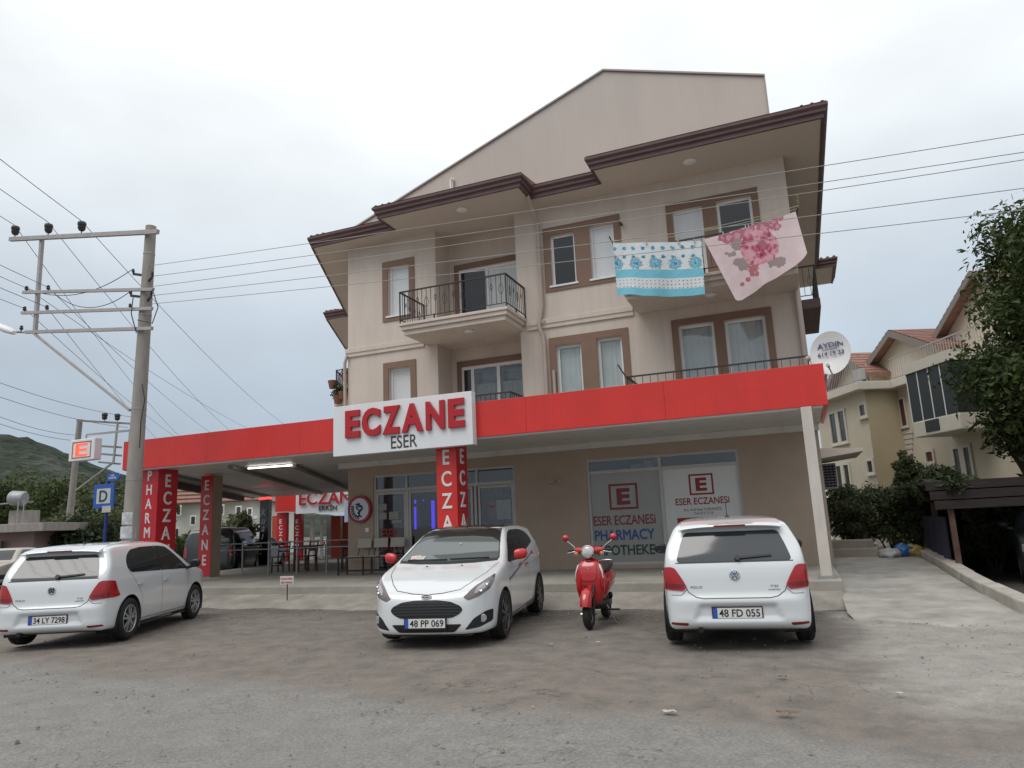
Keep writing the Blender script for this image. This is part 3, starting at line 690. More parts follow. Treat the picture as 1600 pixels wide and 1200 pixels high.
mb = MB(); mb.box(CX0+.08, CX1-.08, CY+.062, CY+.24, 3.222, 3.279); mb.build('edge_trim', PVC, cnp)
# right-hand post with foot
POSTM = M('post_paint_white', (0.55, 0.50, 0.45), 0.6, var=0.12, vscale=4, stretch=(1, 1, .3))
mb = MB(); mb.box(.13, .31, 13.18+.07, 13.43, PZ, 3.25); ps = mb.build('post', POSTM, cnp, bevel=.01)
mb = MB(); mb.box(.08, .36, 13.2, 13.48, PZ+.001, PZ+.05); mb.build('foot_plate', STEEL, ps)
# pillars clad in red film with white lettering
def pillar(x0, x1, y0, y1, z1, mats, texts, nm='pillar'):
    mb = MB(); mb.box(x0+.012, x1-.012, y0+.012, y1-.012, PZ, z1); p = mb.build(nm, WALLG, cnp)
    for face, m in mats.items():
        mb = MB()
        if face == 'f': mb.box(x0, x1, y0, y0+.010, PZ+.02, z1-.002)
        if face == 'r': mb.box(x1-.010, x1, y0+.011, y1, PZ+.02, z1-.002)
        if face == 'l': mb.box(x0, x0+.010, y0+.011, y1, PZ+.02, z1-.002)
        mb.build('cladding', m, p)
    for face, word, ztop, pitch, h in texts:
        o = ((x0+x1)/2, y0-.004, ztop) if face == 'f' else (x1+.004, (y0+y1)/2, ztop)
        stacked(word, o, (1, 0, 0) if face == 'f' else (0, 1, 0), pitch, h, LETW, p, off=.022, wd=.82)
    return p
pillar(-15.64, -15.07, 13.5, 14.12, 3.24, {'f': REDP, 'r': REDP, 'l': REDP}, [('f', 'PHARMACY', 3.20, .355, .245), ('r', 'ECZANE', 3.10, .44, .31)])
pillar(-16.27, -15.82, 16.1, 16.5, 3.24, {'f': REDP}, [('f', 'ECZANE', 3.10, .425, .28)])
pillar(-7.09, -6.62, 13.4, 13.92, 3.24, {'f': RED, 'r': REDP, 'l': REDP}, [('f', 'ECZANE', 3.06, .455, .30), ('r', 'ECZANE', 3.08, .455, .30)])
# white sign board with raised letters
sgn = thing('pharmacy_sign', 'white sign board with raised red ECZANE letters over black ESER on the canopy', 'sign', (-7.75, 13.1, 3.09))
mb = MB(); mb.box(-9.45, -6.06, 13.06, 13.246, 3.09, 4.19); mb.build('board', WHITEP, sgn, bevel=.006)
YS = 13.055
for ch, a, b in zip('ECZANE', (541, 567, 599, 629, 667, 702), (564, 596, 627, 663, 697, 728)):
    pa = ay(a, 686-(a-540)*.08, YS); pb = ay(b, 686-(b-540)*.08, YS)
    lettering(ch, ((pa[0]+pb[0])/2, YS-.03, 3.495), (1, 0, 0), (0, 0, 1), .53, REDL, sgn, w=(pb[0]-pa[0])*.97, off=.036, depth=.05, bev=.013, name='letter', smooth=35)
pa, pb = ay(611, 704, YS), ay(652, 699, YS)
lettering('ESER', ((pa[0]+pb[0])/2, YS+.002, 3.15), (1, 0, 0), (0, 0, 1), .262, LETD, sgn, w=pb[0]-pa[0], off=.006, depth=.006)

# ================================================================== SHOP FRONTS
def lab(s, Lp, Rp, hpx, Y, mat, par, off=.01, depth=.002, name='lettering'):
    a, b = ay(*Lp, Y), ay(*Rp, Y); h = ay(Lp[0], Lp[1]-hpx, Y)[2]-a[2]
    u = (b-a)*[1, 1, 0]; return lettering(s, ((a[0]+b[0])/2, Y, (a[2]+b[2])/2), (1, 0, 0), (0, 0, 1), h, mat, par, w=b[0]-a[0], off=off, depth=depth, name=name)
ALU = M('aluminium_frame', (0.46, 0.44, 0.42), 0.45, var=0.05)
def frame(par, a, b, c, d, y, w=.05, dep=.07, nm='frame'):
    mb = MB(); mb.box(a, a+w, y, y+dep, c, d); mb.box(b-w, b, y, y+dep, c, d); mb.box(a+w, b-w, y+.002, y+dep-.002, c, c+w); mb.box(a+w, b-w, y+.002, y+dep-.002, d-w, d); return mb.build(nm, ALU, par)
# left front: transom lights, fixed panes, door
sfl = link('shop_front', MB().box(-10.65, -6.56, FY+.05, FY+.12, 2.45, 2.53).mesh(bld), ALU, bld)
a, b, c, d = SHOPL; yy = FY+.05
frame(sfl, a, b, c, d, yy-.012, .055, .095)
cuts = [a+.055, -9.66, -7.62, b-.055]
for x in cuts[1:-1]: mb = MB(); mb.box(x-.03, x+.03, yy-.006, yy+.074, 2.53, d-.055); mb.build('mullion', ALU, sfl)
for x0, x1 in zip(cuts[:-1], cuts[1:]): mb = MB(); mb.box(x0, x1, yy+.03, yy+.036, 2.53, d-.05); mb.build('pane', CLEAR, sfl)
for x0, x1, nm in ((a+.055, -9.68, 'fixed_window'), (-9.60, -8.62, 'door_leaf'), (-8.60, -7.74, 'door_leaf'), (-7.60, b-.055, 'fixed_window')):
    f_ = frame(sfl, x0+.004, x1-.004, c+.01, 2.44, yy, .06, .06, nm); mb = MB(); mb.box(x0+.064, x1-.064, yy+.025, yy+.031, c+.07, 2.38); mb.build('pane', CLEAR, f_)
    if nm == 'door_leaf': mb = MB(); mb.tube([((x1-.03 if x1 < -8.6 else x0+.03), yy-.05, 1.0), ((x1-.03 if x1 < -8.6 else x0+.03), yy-.05, 1.7)], .014, 8); mb.build('handle', STEEL, f_)
for x in (-9.64, -7.67): mb = MB(); mb.box(x-.035, x+.035, yy-.008, yy+.076, c, 2.45); mb.build('mullion', ALU, sfl)
FILMR = M('red_window_film', (0.30, 0.03, 0.03), 0.5)
for k, (s, Lp, Rp, h) in enumerate((('ESER', (597, 841), (620, 840), 14), ('ECZANESi', (587, 860), (632, 858), 12))): lab(s, Lp, Rp, h, yy+.021, FILMR, sfl, .018)
for (x0, y0, x1, y1) in ((591, 787, 604, 798), (591, 801, 604, 812), (608, 799, 623, 812), (612, 812, 628, 818)):
    p0, p1 = ay(x0, y1, yy+.02), ay(x1, y0, yy+.02); mb = MB(); mb.box(p0[0], p1[0], yy+.021, yy+.023, p0[2], p1[2]); mb.build('notice', M('notice_paper_dim', (.30, .29, .27), .8, var=.2, vscale=15), sfl)
p0, p1 = ay(763, 812, yy+.02), ay(774, 783, yy+.02); mb = MB(); mb.box(p0[0], p1[0], yy+.040, yy+.042, p0[2], p1[2]); mb.build('poster', M('poster_maroon', (.12, .01, .015), .5), sfl)
p0, p1 = ay(776, 812, yy+.02), ay(797, 780, yy+.02); mb = MB(); mb.box(p0[0], p1[0], yy+.040, yy+.042, p0[2], p1[2]); mb.build('poster', M('poster_pale', (.26, .26, .23), .5, var=.2, vscale=6), sfl)
lab('ACF', (763.5, 794), (773, 794), 5, yy+.022, M('film_pale_red', (.45, .1, .1), .5), sfl)
# right front: clear transom, one frosted and one white pane with print
sfr = link('shop_window', MB().box(-4.72, -1.22, FY+.05, FY+.12, 2.54, 2.61).mesh(bld), ALU, bld)
a, b, c, d = SHOPR
frame(sfr, a, b, c, d, yy-.012, .06, .095)
mb = MB(); mb.box(-3.01, -2.94, yy-.008, yy+.078, 2.61, d-.06); mb.build('mullion', ALU, sfr)
mb = MB(); mb.box(-3.01, -2.94, yy-.008, yy+.078, c+.06, 2.54); mb.build('mullion', ALU, sfr)
for x0, x1 in ((a+.06, -3.01), (-2.94, b-.06)): mb = MB(); mb.box(x0, x1, yy+.03, yy+.036, 2.61, d-.06); mb.build('pane', CLEAR, sfr)
FROST = M('frosted_film', (0.31, 0.31, 0.295), 0.25, var=0.06, vscale=1.2); FROSTW = M('white_window_film', (0.60, 0.59, 0.575), 0.3, var=0.04, vscale=1.2)
mb = MB(); mb.box(a+.06, -3.01, yy+.03, yy+.036, c+.06, 2.54); pl = mb.build('frosted_pane', FROST, sfr)
mb = MB(); mb.box(-2.94, b-.06, yy+.03, yy+.036, c+.06, 2.54); pr = mb.build('printed_pane', FROSTW, sfr)
yt = yy+.029
PR = M('print_red', (0.27, 0.012, 0.018), .5); PBL = M('print_blue', (0.02, 0.075, 0.26), .5); PGR = M('print_green', (0.02, 0.06, 0.035), .5); PDK = M('print_dark', (0.05, 0.045, 0.045), .5)
PRD = M('print_red_dim', (0.22, 0.025, 0.03), .5)
def square_logo(par, x0, y0, x1, y1, m):
    p0, p1 = ay(x0, y1, yt), ay(x1, y0, yt); w = (p1[0]-p0[0])*.075; X0, X1, Z0, Z1 = p0[0], p1[0], p0[2], p1[2]
    mb = MB()
    mb.box(X0, X0+w, yt-.002, yt, Z0, Z1); mb.box(X1-w, X1, yt-.002, yt, Z0, Z1); mb.box(X0+w, X1-w, yt-.002, yt, Z0, Z0+w); mb.box(X0+w, X1-w, yt-.002, yt, Z1-w, Z1); mb.build('logo_square', m, par)
    lettering('E', ((X0+X1)/2, yt-.001, Z0+(Z1-Z0)*.22), (1, 0, 0), (0, 0, 1), (Z1-Z0)*.56, m, par, w=(X1-X0)*.46, off=.045, depth=.003, name='letter')
square_logo(pl, 953, 754, 995, 797, PRD); square_logo(pr, 1078, 739, 1113, 774, PR)
lab('ESER ECZANESi', (928, 822), (1025, 817), 14, yt-.001, PRD, pl, .018); lab('PHARMACY', (930, 845), (1024, 841), 15, yt-.001, PBL, pl, .024); lab('APOTHEKE', (934, 868), (1024, 865), 14.5, yt-.001, PGR, pl, .024)
lab('ESER ECZANESi', (1056, 790), (1140, 785), 10, yt-.001, PR, pr, .018); lab('Ecz. Anil Eser KARAGÖZ', (1069, 799.5), (1128, 795.5), 4, yt-.001, PDK, pr, .004); lab('Tel: 613 13 10', (1085, 804.5), (1115, 802.5), 4, yt-.001, PDK, pr, .004)
p0, p1 = ay(1059, 820, yt), ay(1120, 807, yt); mb = MB(); mb.box(p0[0], p1[0], yt-.002, yt, p0[2], p1[2]); mb.build('print_bar', PR, pr)
# the rooms behind: dark interiors with shelves, blue light strips, ceiling spots
INT = M('shop_interior', (0.10, 0.095, 0.09), .8, var=.2, vscale=1.5)
def room(x0, x1, yb, par):
    mb = MB(); y0 = FY+.225; z0, z1 = .37, 3.2
    for q in ([(x0, yb, z0), (x1, yb, z0), (x1, yb, z1), (x0, yb, z1)], [(x0, y0, z0), (x0, yb, z0), (x0, yb, z1), (x0, y0, z1)], [(x1, y0, z0), (x1, yb, z0), (x1, yb, z1), (x1, y0, z1)], [(x0, y0, z0), (x1, y0, z0), (x1, yb, z0), (x0, yb, z0)], [(x0, y0, z1), (x1, y0, z1), (x1, yb, z1), (x0, yb, z1)]): mb.add(q, [(0, 1, 2, 3)])
    return mb.build('interior', INT, par, fix=False)
rm = room(-11.2, -5.0, 20.5, bld); rm2 = room(-4.95, -.6, 19.8, bld)
PRODS = [M('pack_%s' % n, c, .5) for n, c in (('white', (.35, .35, .34)), ('teal', (.05, .2, .22)), ('rose', (.32, .10, .12)), ('navy', (.04, .06, .2)), ('straw', (.3, .26, .12)))]
SHELF = M('shelf_grey', (.16, .155, .15), .6)
for sx0, sx1, syb in ((-10.9, -9.3, 20.3), (-9.1, -7.2, 20.3), (-7.0, -5.3, 20.3)):
    for z in (.9, 1.35, 1.8, 2.25):
        mb = MB(); mb.box(sx0, sx1, syb-.3, syb, z, z+.03); sh = mb.build('shelf', SHELF, rm)
        x = sx0+.05; q = 0
        for g in range(5):
            mb = MB(); m = rnd.choice(PRODS)
            for _ in range(3):
                w_ = rnd.uniform(.05, .10); mb.box(x, x+w_-.006, syb-.28, syb-.12, z+.031, z+.031+rnd.uniform(.14, .3)); x += w_
            o = mb.build('goods', m, sh); o['kind'] = 'stuff'
            x += .02
BLUE = M('blue_light_strip', (.05, .03, .9), .5, emit=(.08, .04, .9), estr=.9)
for (x0, y0, x1, y1) in ((647.5, 781, 649.5, 787), (647.5, 792, 649.5, 827), (674.5, 782, 678, 826), (660, 781, 662, 783)):
    p0, p1 = ay(x0, y1, 18.8), ay(x1, y0, 18.8); mb = MB(); mb.box(p0[0], p1[0], 18.8, 18.83, p0[2], p1[2]); mb.build('light_strip', BLUE, rm)
p0, p1 = ay(646, 832, 18.9), ay(680, 778, 18.9); mb = MB(); mb.box(p0[0], p1[0], 18.9, 19.2, .37, p1[2]); mb.build('display_case', M('display_dark', (.03, .03, .05), .3), rm)
SPOT = M('ceiling_spot', (.9, .9, .9), .4, emit=(1, .97, .92), estr=9)
for (px, py) in ((616, 743.5), (677, 742), (737, 740), (799, 737)):
    p = az(px, py, 3.18); mb = MB(); mb.box(p[0]-.12, p[0]+.12, p[1]-.06, p[1]+.06, 3.16, 3.19); mb.build('ceiling_spot', SPOT, rm)
p = az(979, 722, 3.18); mb = MB(); mb.box(p[0]-.12, p[0]+.12, p[1]-.06, p[1]+.06, 3.16, 3.19); mb.build('ceiling_spot', SPOT, rm2)
for k, (x0, x1, y0, y1) in enumerate(((986, 1002, 725, 735), (1006, 1020, 719, 731), (1022, 1028, 716, 733))):
    p0, p1 = ay(x0, y1, 17.2), ay(x1, y0, 17.2); mb = MB(); mb.box(p0[0], p1[0], 17.2, 17.5, p0[2], p1[2]); mb.build('stored_box', PRODS[0] if k < 2 else SHELF, rm2)
mb = MB(); mb.box(-4.7, -1.3, 17.15, 17.6, 2.52, 2.56); mb.build('shelf', SHELF, rm2)
# round pharmacy emblem sign on the wall
em = thing('emblem_sign', 'round red rimmed white sign with dark blue snake and laurel emblem', 'sign', (-11.03, 16.35, 2.03))
mb = MB(); mb.lathe([(.001, 0), (.36, 0), (.365, .05), (.36, .10), (.30, .10), (.29, .085)], (-11.03, 16.496, 2.03), (0, -1, 0), 40); mb.build('rim', M('emblem_rim', (.33, .02, .035), .4), em, smooth=40)
mb = MB(); mb.lathe([(.001, .088), (.291, .088)], (-11.03, 16.496, 2.03), (0, -1, 0), 40); mb.build('face', M('emblem_white', (.62, .63, .68), .4), em)
NAVY = M('emblem_navy', (.02, .035, .075), .5); ye = 16.40
def E2(x, z): return (-11.03+x*.30, ye, 2.03+z*.30)
mb = MB(); pr_ = []
for k in range(30):
    t_ = k/29; a_ = math.pi*(.5+3.0*t_); pr_.append(E2(.03+(.10+.34*t_)*math.cos(a_), -.55+1.15*t_**.9+.10*math.sin(a_)))
mb.tube(pr_, .02, 6); mb.build('snake', NAVY, em, smooth=60)
mb = MB(); mb.tube([E2(x_, z_) for x_, z_ in ((-.30, .22), (.36, .22), (.26, .02), (.08, -.10), (.03, -.14), (.03, -.60))], .016, 6); mb.tube([E2(-.30, .22), E2(-.20, .02), E2(-.02, -.10), E2(.03, -.14)], .016, 6); mb.tube([E2(-.20, -.66), E2(.03, -.58), E2(.26, -.66)], .02, 6); o = mb.build('cup', NAVY, em, smooth=60); o['kind'] = 'stuff'
for k in range(7):
    a_ = math.radians(150+k*17); bx, bz = .72*math.cos(a_), .72*math.sin(a_)
    for s_ in (-1, 1):
        an = a_+math.pi/2+s_*.6; mb = MB(); u_ = np.array([math.cos(an), math.sin(an)]); v_ = np.array([-u_[1], u_[0]])
        P_ = [(np.array([bx, bz])+u_*l*.32+v_*w_*.36) for l, w_ in ((0, 0), (.5, -.22), (1, 0), (.5, .22))]
        mb.add([E2(*p) for p in P_], [(0, 1, 2, 3)]); mb.build('leaf', NAVY, em, fix=False)
# small switch box
p = ay(574, 828, FY-.03); mb = MB(); mb.box(p[0]-.05, p[0]+.05, FY-.05, FY-.001, p[2]-.05, p[2]+.05); mb.build('switch_box', PVC, bld)

# ================================================================== VEHICLES
def poly_sdf(P, Q):
    """signed distance (negative inside) of points Q (n,2) to polygon P (m,2)"""
    P = np.array(P, float); A = P; B = np.roll(P, -1, axis=0)
    d = np.full(len(Q), 1e9); ins = np.zeros(len(Q), bool)
    for a, b in zip(A, B):
        e = b-a
        if e @ e < 1e-12: continue
        w = Q-a; t_ = np.clip((w @ e)/(e @ e), 0, 1); dd = w-np.outer(t_, e); d = np.minimum(d, (dd**2).sum(1))
        c = ((a[1] <= Q[:, 1]) & (b[1] > Q[:, 1])) | ((b[1] <= Q[:, 1]) & (a[1] > Q[:, 1]))
        with np.errstate(divide='ignore', invalid='ignore'): xi = a[0]+(Q[:, 1]-a[1])/(b[1]-a[1])*e[0]
        ins ^= c & (Q[:, 0] < xi)
    d = np.sqrt(d); return np.where(ins, -d, d)
def smax(a, b, k):
    h = np.maximum(k-np.abs(a-b), 0)/k; return np.maximum(a, b)+h*h*k*0.25
def catmull(P, n=6):
    P = [np.array(p, float) for p in P]; R = []
    for i in range(len(P)-1):
        p0 = P[max(i-1, 0)]; p1 = P[i]; p2 = P[i+1]; p3 = P[min(i+2, len(P)-1)]
        for k in range(n):
            t_ = k/n; R.append(0.5*((2*p1)+(-p0+p2)*t_+(2*p0-5*p1+4*p2-p3)*t_**2+(-p0+3*p1-3*p2+p3)*t_**3))
    R.append(P[-1]); return R
def car_field(spec):
    side = spec['side']; front = spec['front']; plan = spec['plan']
    fr = [(y, z) for y, z in front]+[(-y, z) for y, z in reversed(front)]
    pl = [(x, y) for x, y in plan]+[(x, -y) for x, y in reversed(plan)]
    carves = spec.get('carve', [])
    def table(P, x0, x1, y0, y1, h=.008):          # tabulated distance with bilinear lookup
        gx = np.arange(x0, x1+h, h); gy = np.arange(y0, y1+h, h); X, Y = np.meshgrid(gx, gy, indexing='ij')
        T = poly_sdf(P, np.c_[X.ravel(), Y.ravel()]).reshape(X.shape)
        def f(a, b):
            u = np.clip((a-x0)/h, 0, len(gx)-1.001); v = np.clip((b-y0)/h, 0, len(gy)-1.001); i = u.astype(int); j = v.astype(int); u = u-i; v = v-j
            return T[i, j]*(1-u)*(1-v)+T[i+1, j]*u*(1-v)+T[i, j+1]*(1-u)*v+T[i+1, j+1]*u*v
        return f
    xm = max(abs(p[0]) for p in side)+.5
    t1 = table(side, -xm, xm, -.3, 2.4); t2 = table(fr, -1.4, 1.4, -.3, 2.4); t3 = table(pl, -xm, xm, -1.4, 1.4)
    tc = [table(c_[0], -1.4, 1.4, -.3, 2.4) for c_ in carves]
    def F(Q):
        f1 = t1(Q[:, 0], Q[:, 2]); f2 = t2(Q[:, 1], Q[:, 2]); f3 = t3(Q[:, 0], Q[:, 1])
        f = smax(smax(f1, f2, spec.get('k1', .10)), f3, spec.get('k2', .10))
        for poly, ax_, lim, dep, k in carves:      # shallow recess: polygon in the end view, depth limited
            g = tc[0](Q[:, 1], Q[:, 2]); s_ = np.sign(lim)
            g2 = -s_*(Q[:, 0]-(lim-s_*dep))
            f = smax(f, -smax(g, g2, k), k)
        return f
    return F
def car_mesh(spec):
    nx, ny, nz = spec.get('res', (150, 64, 56)); L_, W_, H_ = 2.1, .95, .85; z0 = .66
    F = car_field(spec); V = []; Fc = []; key = {}
    def grid(fn, nu, nv):
        idx = np.zeros((nu+1, nv+1), int)
        for i in range(nu+1):
            for j in range(nv+1):
                p = fn(i/nu, j/nv); k = tuple(np.round(p, 6))
                if k not in key: key[k] = len(V); V.append(p)
                idx[i, j] = key[k]
        for i in range(nu):
            for j in range(nv): Fc.append((idx[i, j], idx[i+1, j], idx[i+1, j+1], idx[i, j+1]))
    c = lambda t_: 2*t_-1
    for s_ in (-1, 1):
        grid(lambda u, v: (c(u)*L_*s_, c(v)*W_, z0+s_*H_), nx, ny)
        grid(lambda u, v: (-c(u)*L_*s_, s_*W_, z0+c(v)*H_), nx, nz)
        grid(lambda u, v: (s_*L_, c(u)*W_*s_, z0+c(v)*H_), ny, nz)
    V = np.array(V); core = spec.get('core', 1.15)
    O = np.c_[np.clip(V[:, 0], -core, core), V[:, 1]*.35, np.full(len(V), z0)]
    D = V-O; n_ = np.linalg.norm(D, axis=1, keepdims=True); D /= n_
    lo = np.zeros(len(V)); hi = np.full(len(V), 2.2)
    for _ in range(17):
        mid = (lo+hi)/2; f = F(O+D*mid[:, None]); lo = np.where(f < 0, mid, lo); hi = np.where(f < 0, hi, mid)
    P = O+D*lo[:, None]
    # wheel arches: drop the faces inside, pull the rim onto the circle
    R = spec['arch']; zc = spec['wr']; Fc = np.array(Fc); cen = P[Fc].mean(1)
    drop = np.zeros(len(Fc), bool)
    for xa in spec['axles']:
        d = np.hypot(cen[:, 0]-xa, cen[:, 2]-zc); drop |= (d < R) & (np.abs(cen[:, 1]) > .50)
    keep = Fc[~drop]; gone = set(Fc[drop].ravel().tolist()); kept = set(keep.ravel().tolist())
    for i in gone & kept:
        for xa in spec['axles']:
            dx, dz = P[i, 0]-xa, P[i, 2]-zc; d = math.hypot(dx, dz)
            if abs(d-R) < .06 and abs(P[i, 1]) > .52: P[i, 0] = xa+dx/d*R; P[i, 2] = zc+dz/d*R
    me = bpy.data.meshes.new('body'); me.from_pydata(P.tolist(), [], keep.tolist())
    bm = bmesh.new(); bm.from_mesh(me); bmesh.ops.delete(bm, geom=[v for v in bm.verts if not v.link_faces], context='VERTS')
    bmesh.ops.recalc_face_normals(bm, faces=bm.faces); bm.to_mesh(me); bm.free()
    me.polygons.foreach_set('use_smooth', [True]*len(me.polygons)); me.update()
    bvh = BVHTree.FromPolygons([tuple(p) for p in P], [tuple(f) for f in Fc.tolist()])
    return me, bvh
def inset_mesh(poly, proj, step=.03):
    """triangulated polygon with interior points, put through proj(a,b) -> point, normal"""
    pts = []
    n = len(poly)
    for i in range(n):
        a = np.array(poly[i], float); b = np.array(poly[(i+1) % n], float); m = max(1, int(np.linalg.norm(b-a)/step))
        for k in range(m): pts.append(tuple(a+(b-a)*k/m))
    nb = len(pts); A = np.array(poly); x0, y0 = A.min(0); x1, y1 = A.max(0); g = []
    for x in np.arange(x0+step/2, x1, step):
        for y in np.arange(y0+step/2, y1, step): g.append((x, y))
    if g:
        g = np.array(g); sd_ = poly_sdf(pts, g); g = g[sd_ < -step*.45]; pts += [tuple(p) for p in g]
    ed = [(i, (i+1) % nb) for i in range(nb)]
    v, e, f, *_ = delaunay_2d_cdt([Vector(p) for p in pts], ed, [list(range(nb))], 1, 1e-6)
    return [tuple(p) for p in v], [tuple(q) for q in f], nb
class CarKit:
    def __init__(s, spec, root, bodymat):
        s.root = root; s.me, s.bvh = car_mesh(spec); s.spec = spec
        s.body = link('body', s.me, bodymat, root)
    def hit(s, axis, a, b):
        if axis in ('rear', 'front'):
            sg = -1 if axis == 'rear' else 1; o = Vector((4*sg, a, b)); d = Vector((-sg, 0, 0))
        elif axis in ('left', 'right'):
            sg = 1 if axis == 'left' else -1; o = Vector((a, 3*sg, b)); d = Vector((0, -sg, 0))
        else: o = Vector((a, b, 4)); d = Vector((0, 0, -1))
        h = s.bvh.ray_cast(o, d)
        if h[0] is None:
            n = s.bvh.find_nearest(o+d*2); return np.array(n[0]), np.array(n[1]) if n[1].dot(d) < 0 else -np.array(n[1])
        nn = h[1] if h[1].dot(d) < 0 else -h[1]
        return np.array(h[0]), np.array(nn)
    def patch(s, name, axis, poly, mat, off=.004, step=.03, parent=None, rnd_=0, skirt=True, thick=None, flat=None):
        if rnd_: poly = round_poly(poly, rnd_)
        v, f, nb = inset_mesh(poly, None, step); vs = []; ns = []
        for p in v:
            h, n = s.hit(axis, *p); vs.append(h+n*off); ns.append(n)
        mb = MB(); mb.add(vs, f)
        cnt = {}
        for q in f:
            for i in range(len(q)):
                e_ = (q[i], q[(i+1) % len(q)]); k = tuple(sorted(e_)); cnt.setdefault(k, []).append(e_)
        if skirt:
            base = len(mb.v); mb.v += [tuple(np.array(a_)-n*(off+.006)) for a_, n in zip(vs, ns)]
            for k, es in cnt.items():
                if len(es) == 1: i, j = es[0]; mb.f.append((j, i, base+i, base+j)); mb.mi.append(0)
        me = mb.mesh(fix=False)
        bm = bmesh.new(); bm.from_mesh(me); bmesh.ops.delete(bm, geom=[x for x in bm.verts if not x.link_faces], context='VERTS')
        bmesh.ops.recalc_face_normals(bm, faces=bm.faces)
        # outward orientation
        sgn = sum(fc.normal.dot(Vector(s.outdir(axis)))*fc.calc_area() for fc in bm.faces)
        if sgn < 0: bmesh.ops.reverse_faces(bm, faces=bm.faces)
        bm.to_mesh(me); bm.free()
        me.polygons.foreach_set('use_smooth', [True]*len(me.polygons))
        try: me.set_sharp_from_angle(angle=math.radians(40))
        except Exception: pass
        return link(name, me, mat, parent or s.root)
    def outdir(s, axis): return {'rear': (-1, 0, 0), 'front': (1, 0, 0), 'left': (0, 1, 0), 'right': (0, -1, 0), 'top': (0, 0, 1)}[axis]
    def seam(s, axis, pts, mat, w=.007, off=.0012, name='panel_gap', parent=None):
        """thin dark line laid on the body along a polyline"""
        P = []
        for a, b in zip(pts[:-1], pts[1:]):
            a, b = np.array(a, float), np.array(b, float); m = max(1, int(np.linalg.norm(b-a)/.03))
            P += [a+(b-a)*k/m for k in range(m)]
        P.append(np.array(pts[-1], float)); vs = []
        for i, p in enumerate(P):
            d = P[min(i+1, len(P)-1)]-P[max(i-1, 0)]; d /= np.linalg.norm(d)+1e-9; nrm = np.array([-d[1], d[0]])*w/2
            for q in (p-nrm, p+nrm):
                h, n = s.hit(axis, *q); vs.append(h+n*off)
        mb = MB(); mb.add(vs, [(2*i, 2*i+1, 2*i+3, 2*i+2) for i in range(len(P)-1)])
        return link(name, mb.mesh(fix=False), mat, parent or s.root)
    def both(s, fn):
        return [fn('left', 1), fn('right', -1)]
def round_poly(P, r, n=4):
    R = []; m = len(P)
    for i in range(m):
        p0, p1, p2 = [np.array(P[k % m], float) for k in (i-1, i, i+1)]
        d0 = p0-p1; d2 = p2-p1; l0 = np.linalg.norm(d0); l2 = np.linalg.norm(d2); q = min(r, l0*.45, l2*.45)
        a = p1+d0/l0*q; b = p1+d2/l2*q
        for k in range(n+1): t_ = k/n; R.append(tuple((1-t_)**2*a+2*t_*(1-t_)*p1+t_**2*b))
    return R
CARW = M('white_car_paint', (0.645, 0.67, 0.68), 0.20, coat=1.0)
CGLASS = M('car_glass', (0.020, 0.023, 0.026), 0.04, spec=0.7)
CGLASSR = M('car_rear_glass', (0.030, 0.036, 0.042), 0.05, spec=0.8)
CTINT = M('car_glass_tinted', (0.008, 0.008, 0.009), 0.10, spec=0.5)
TAILR = M('tail_lamp_red', (0.36, 0.008, 0.012), 0.12, coat=0.6); TAILD = M('tail_lamp_dark_red', (0.16, 0.006, 0.010), 0.12, coat=0.6)
GAP = M('panel_gap_shadow', (0.09, 0.09, 0.092), 0.9)
HEADL = M('head_lamp_lens', (0.33, 0.33, 0.34), 0.08, coat=1.0, var=0.35, vscale=16)
PLATEW = M('plate_white', (0.66, 0.66, 0.64), 0.4); PLATEB = M('plate_blue', (0.02, 0.09, 0.42), 0.4); PLATET = M('plate_black', (0.01, 0.01, 0.01), 0.5)
PLATER = M('plate_frame_maroon', (0.055, 0.022, 0.028), 0.5); CREDM = M('mirror_red_paint', (0.50, 0.018, 0.022), 0.25, coat=.6)

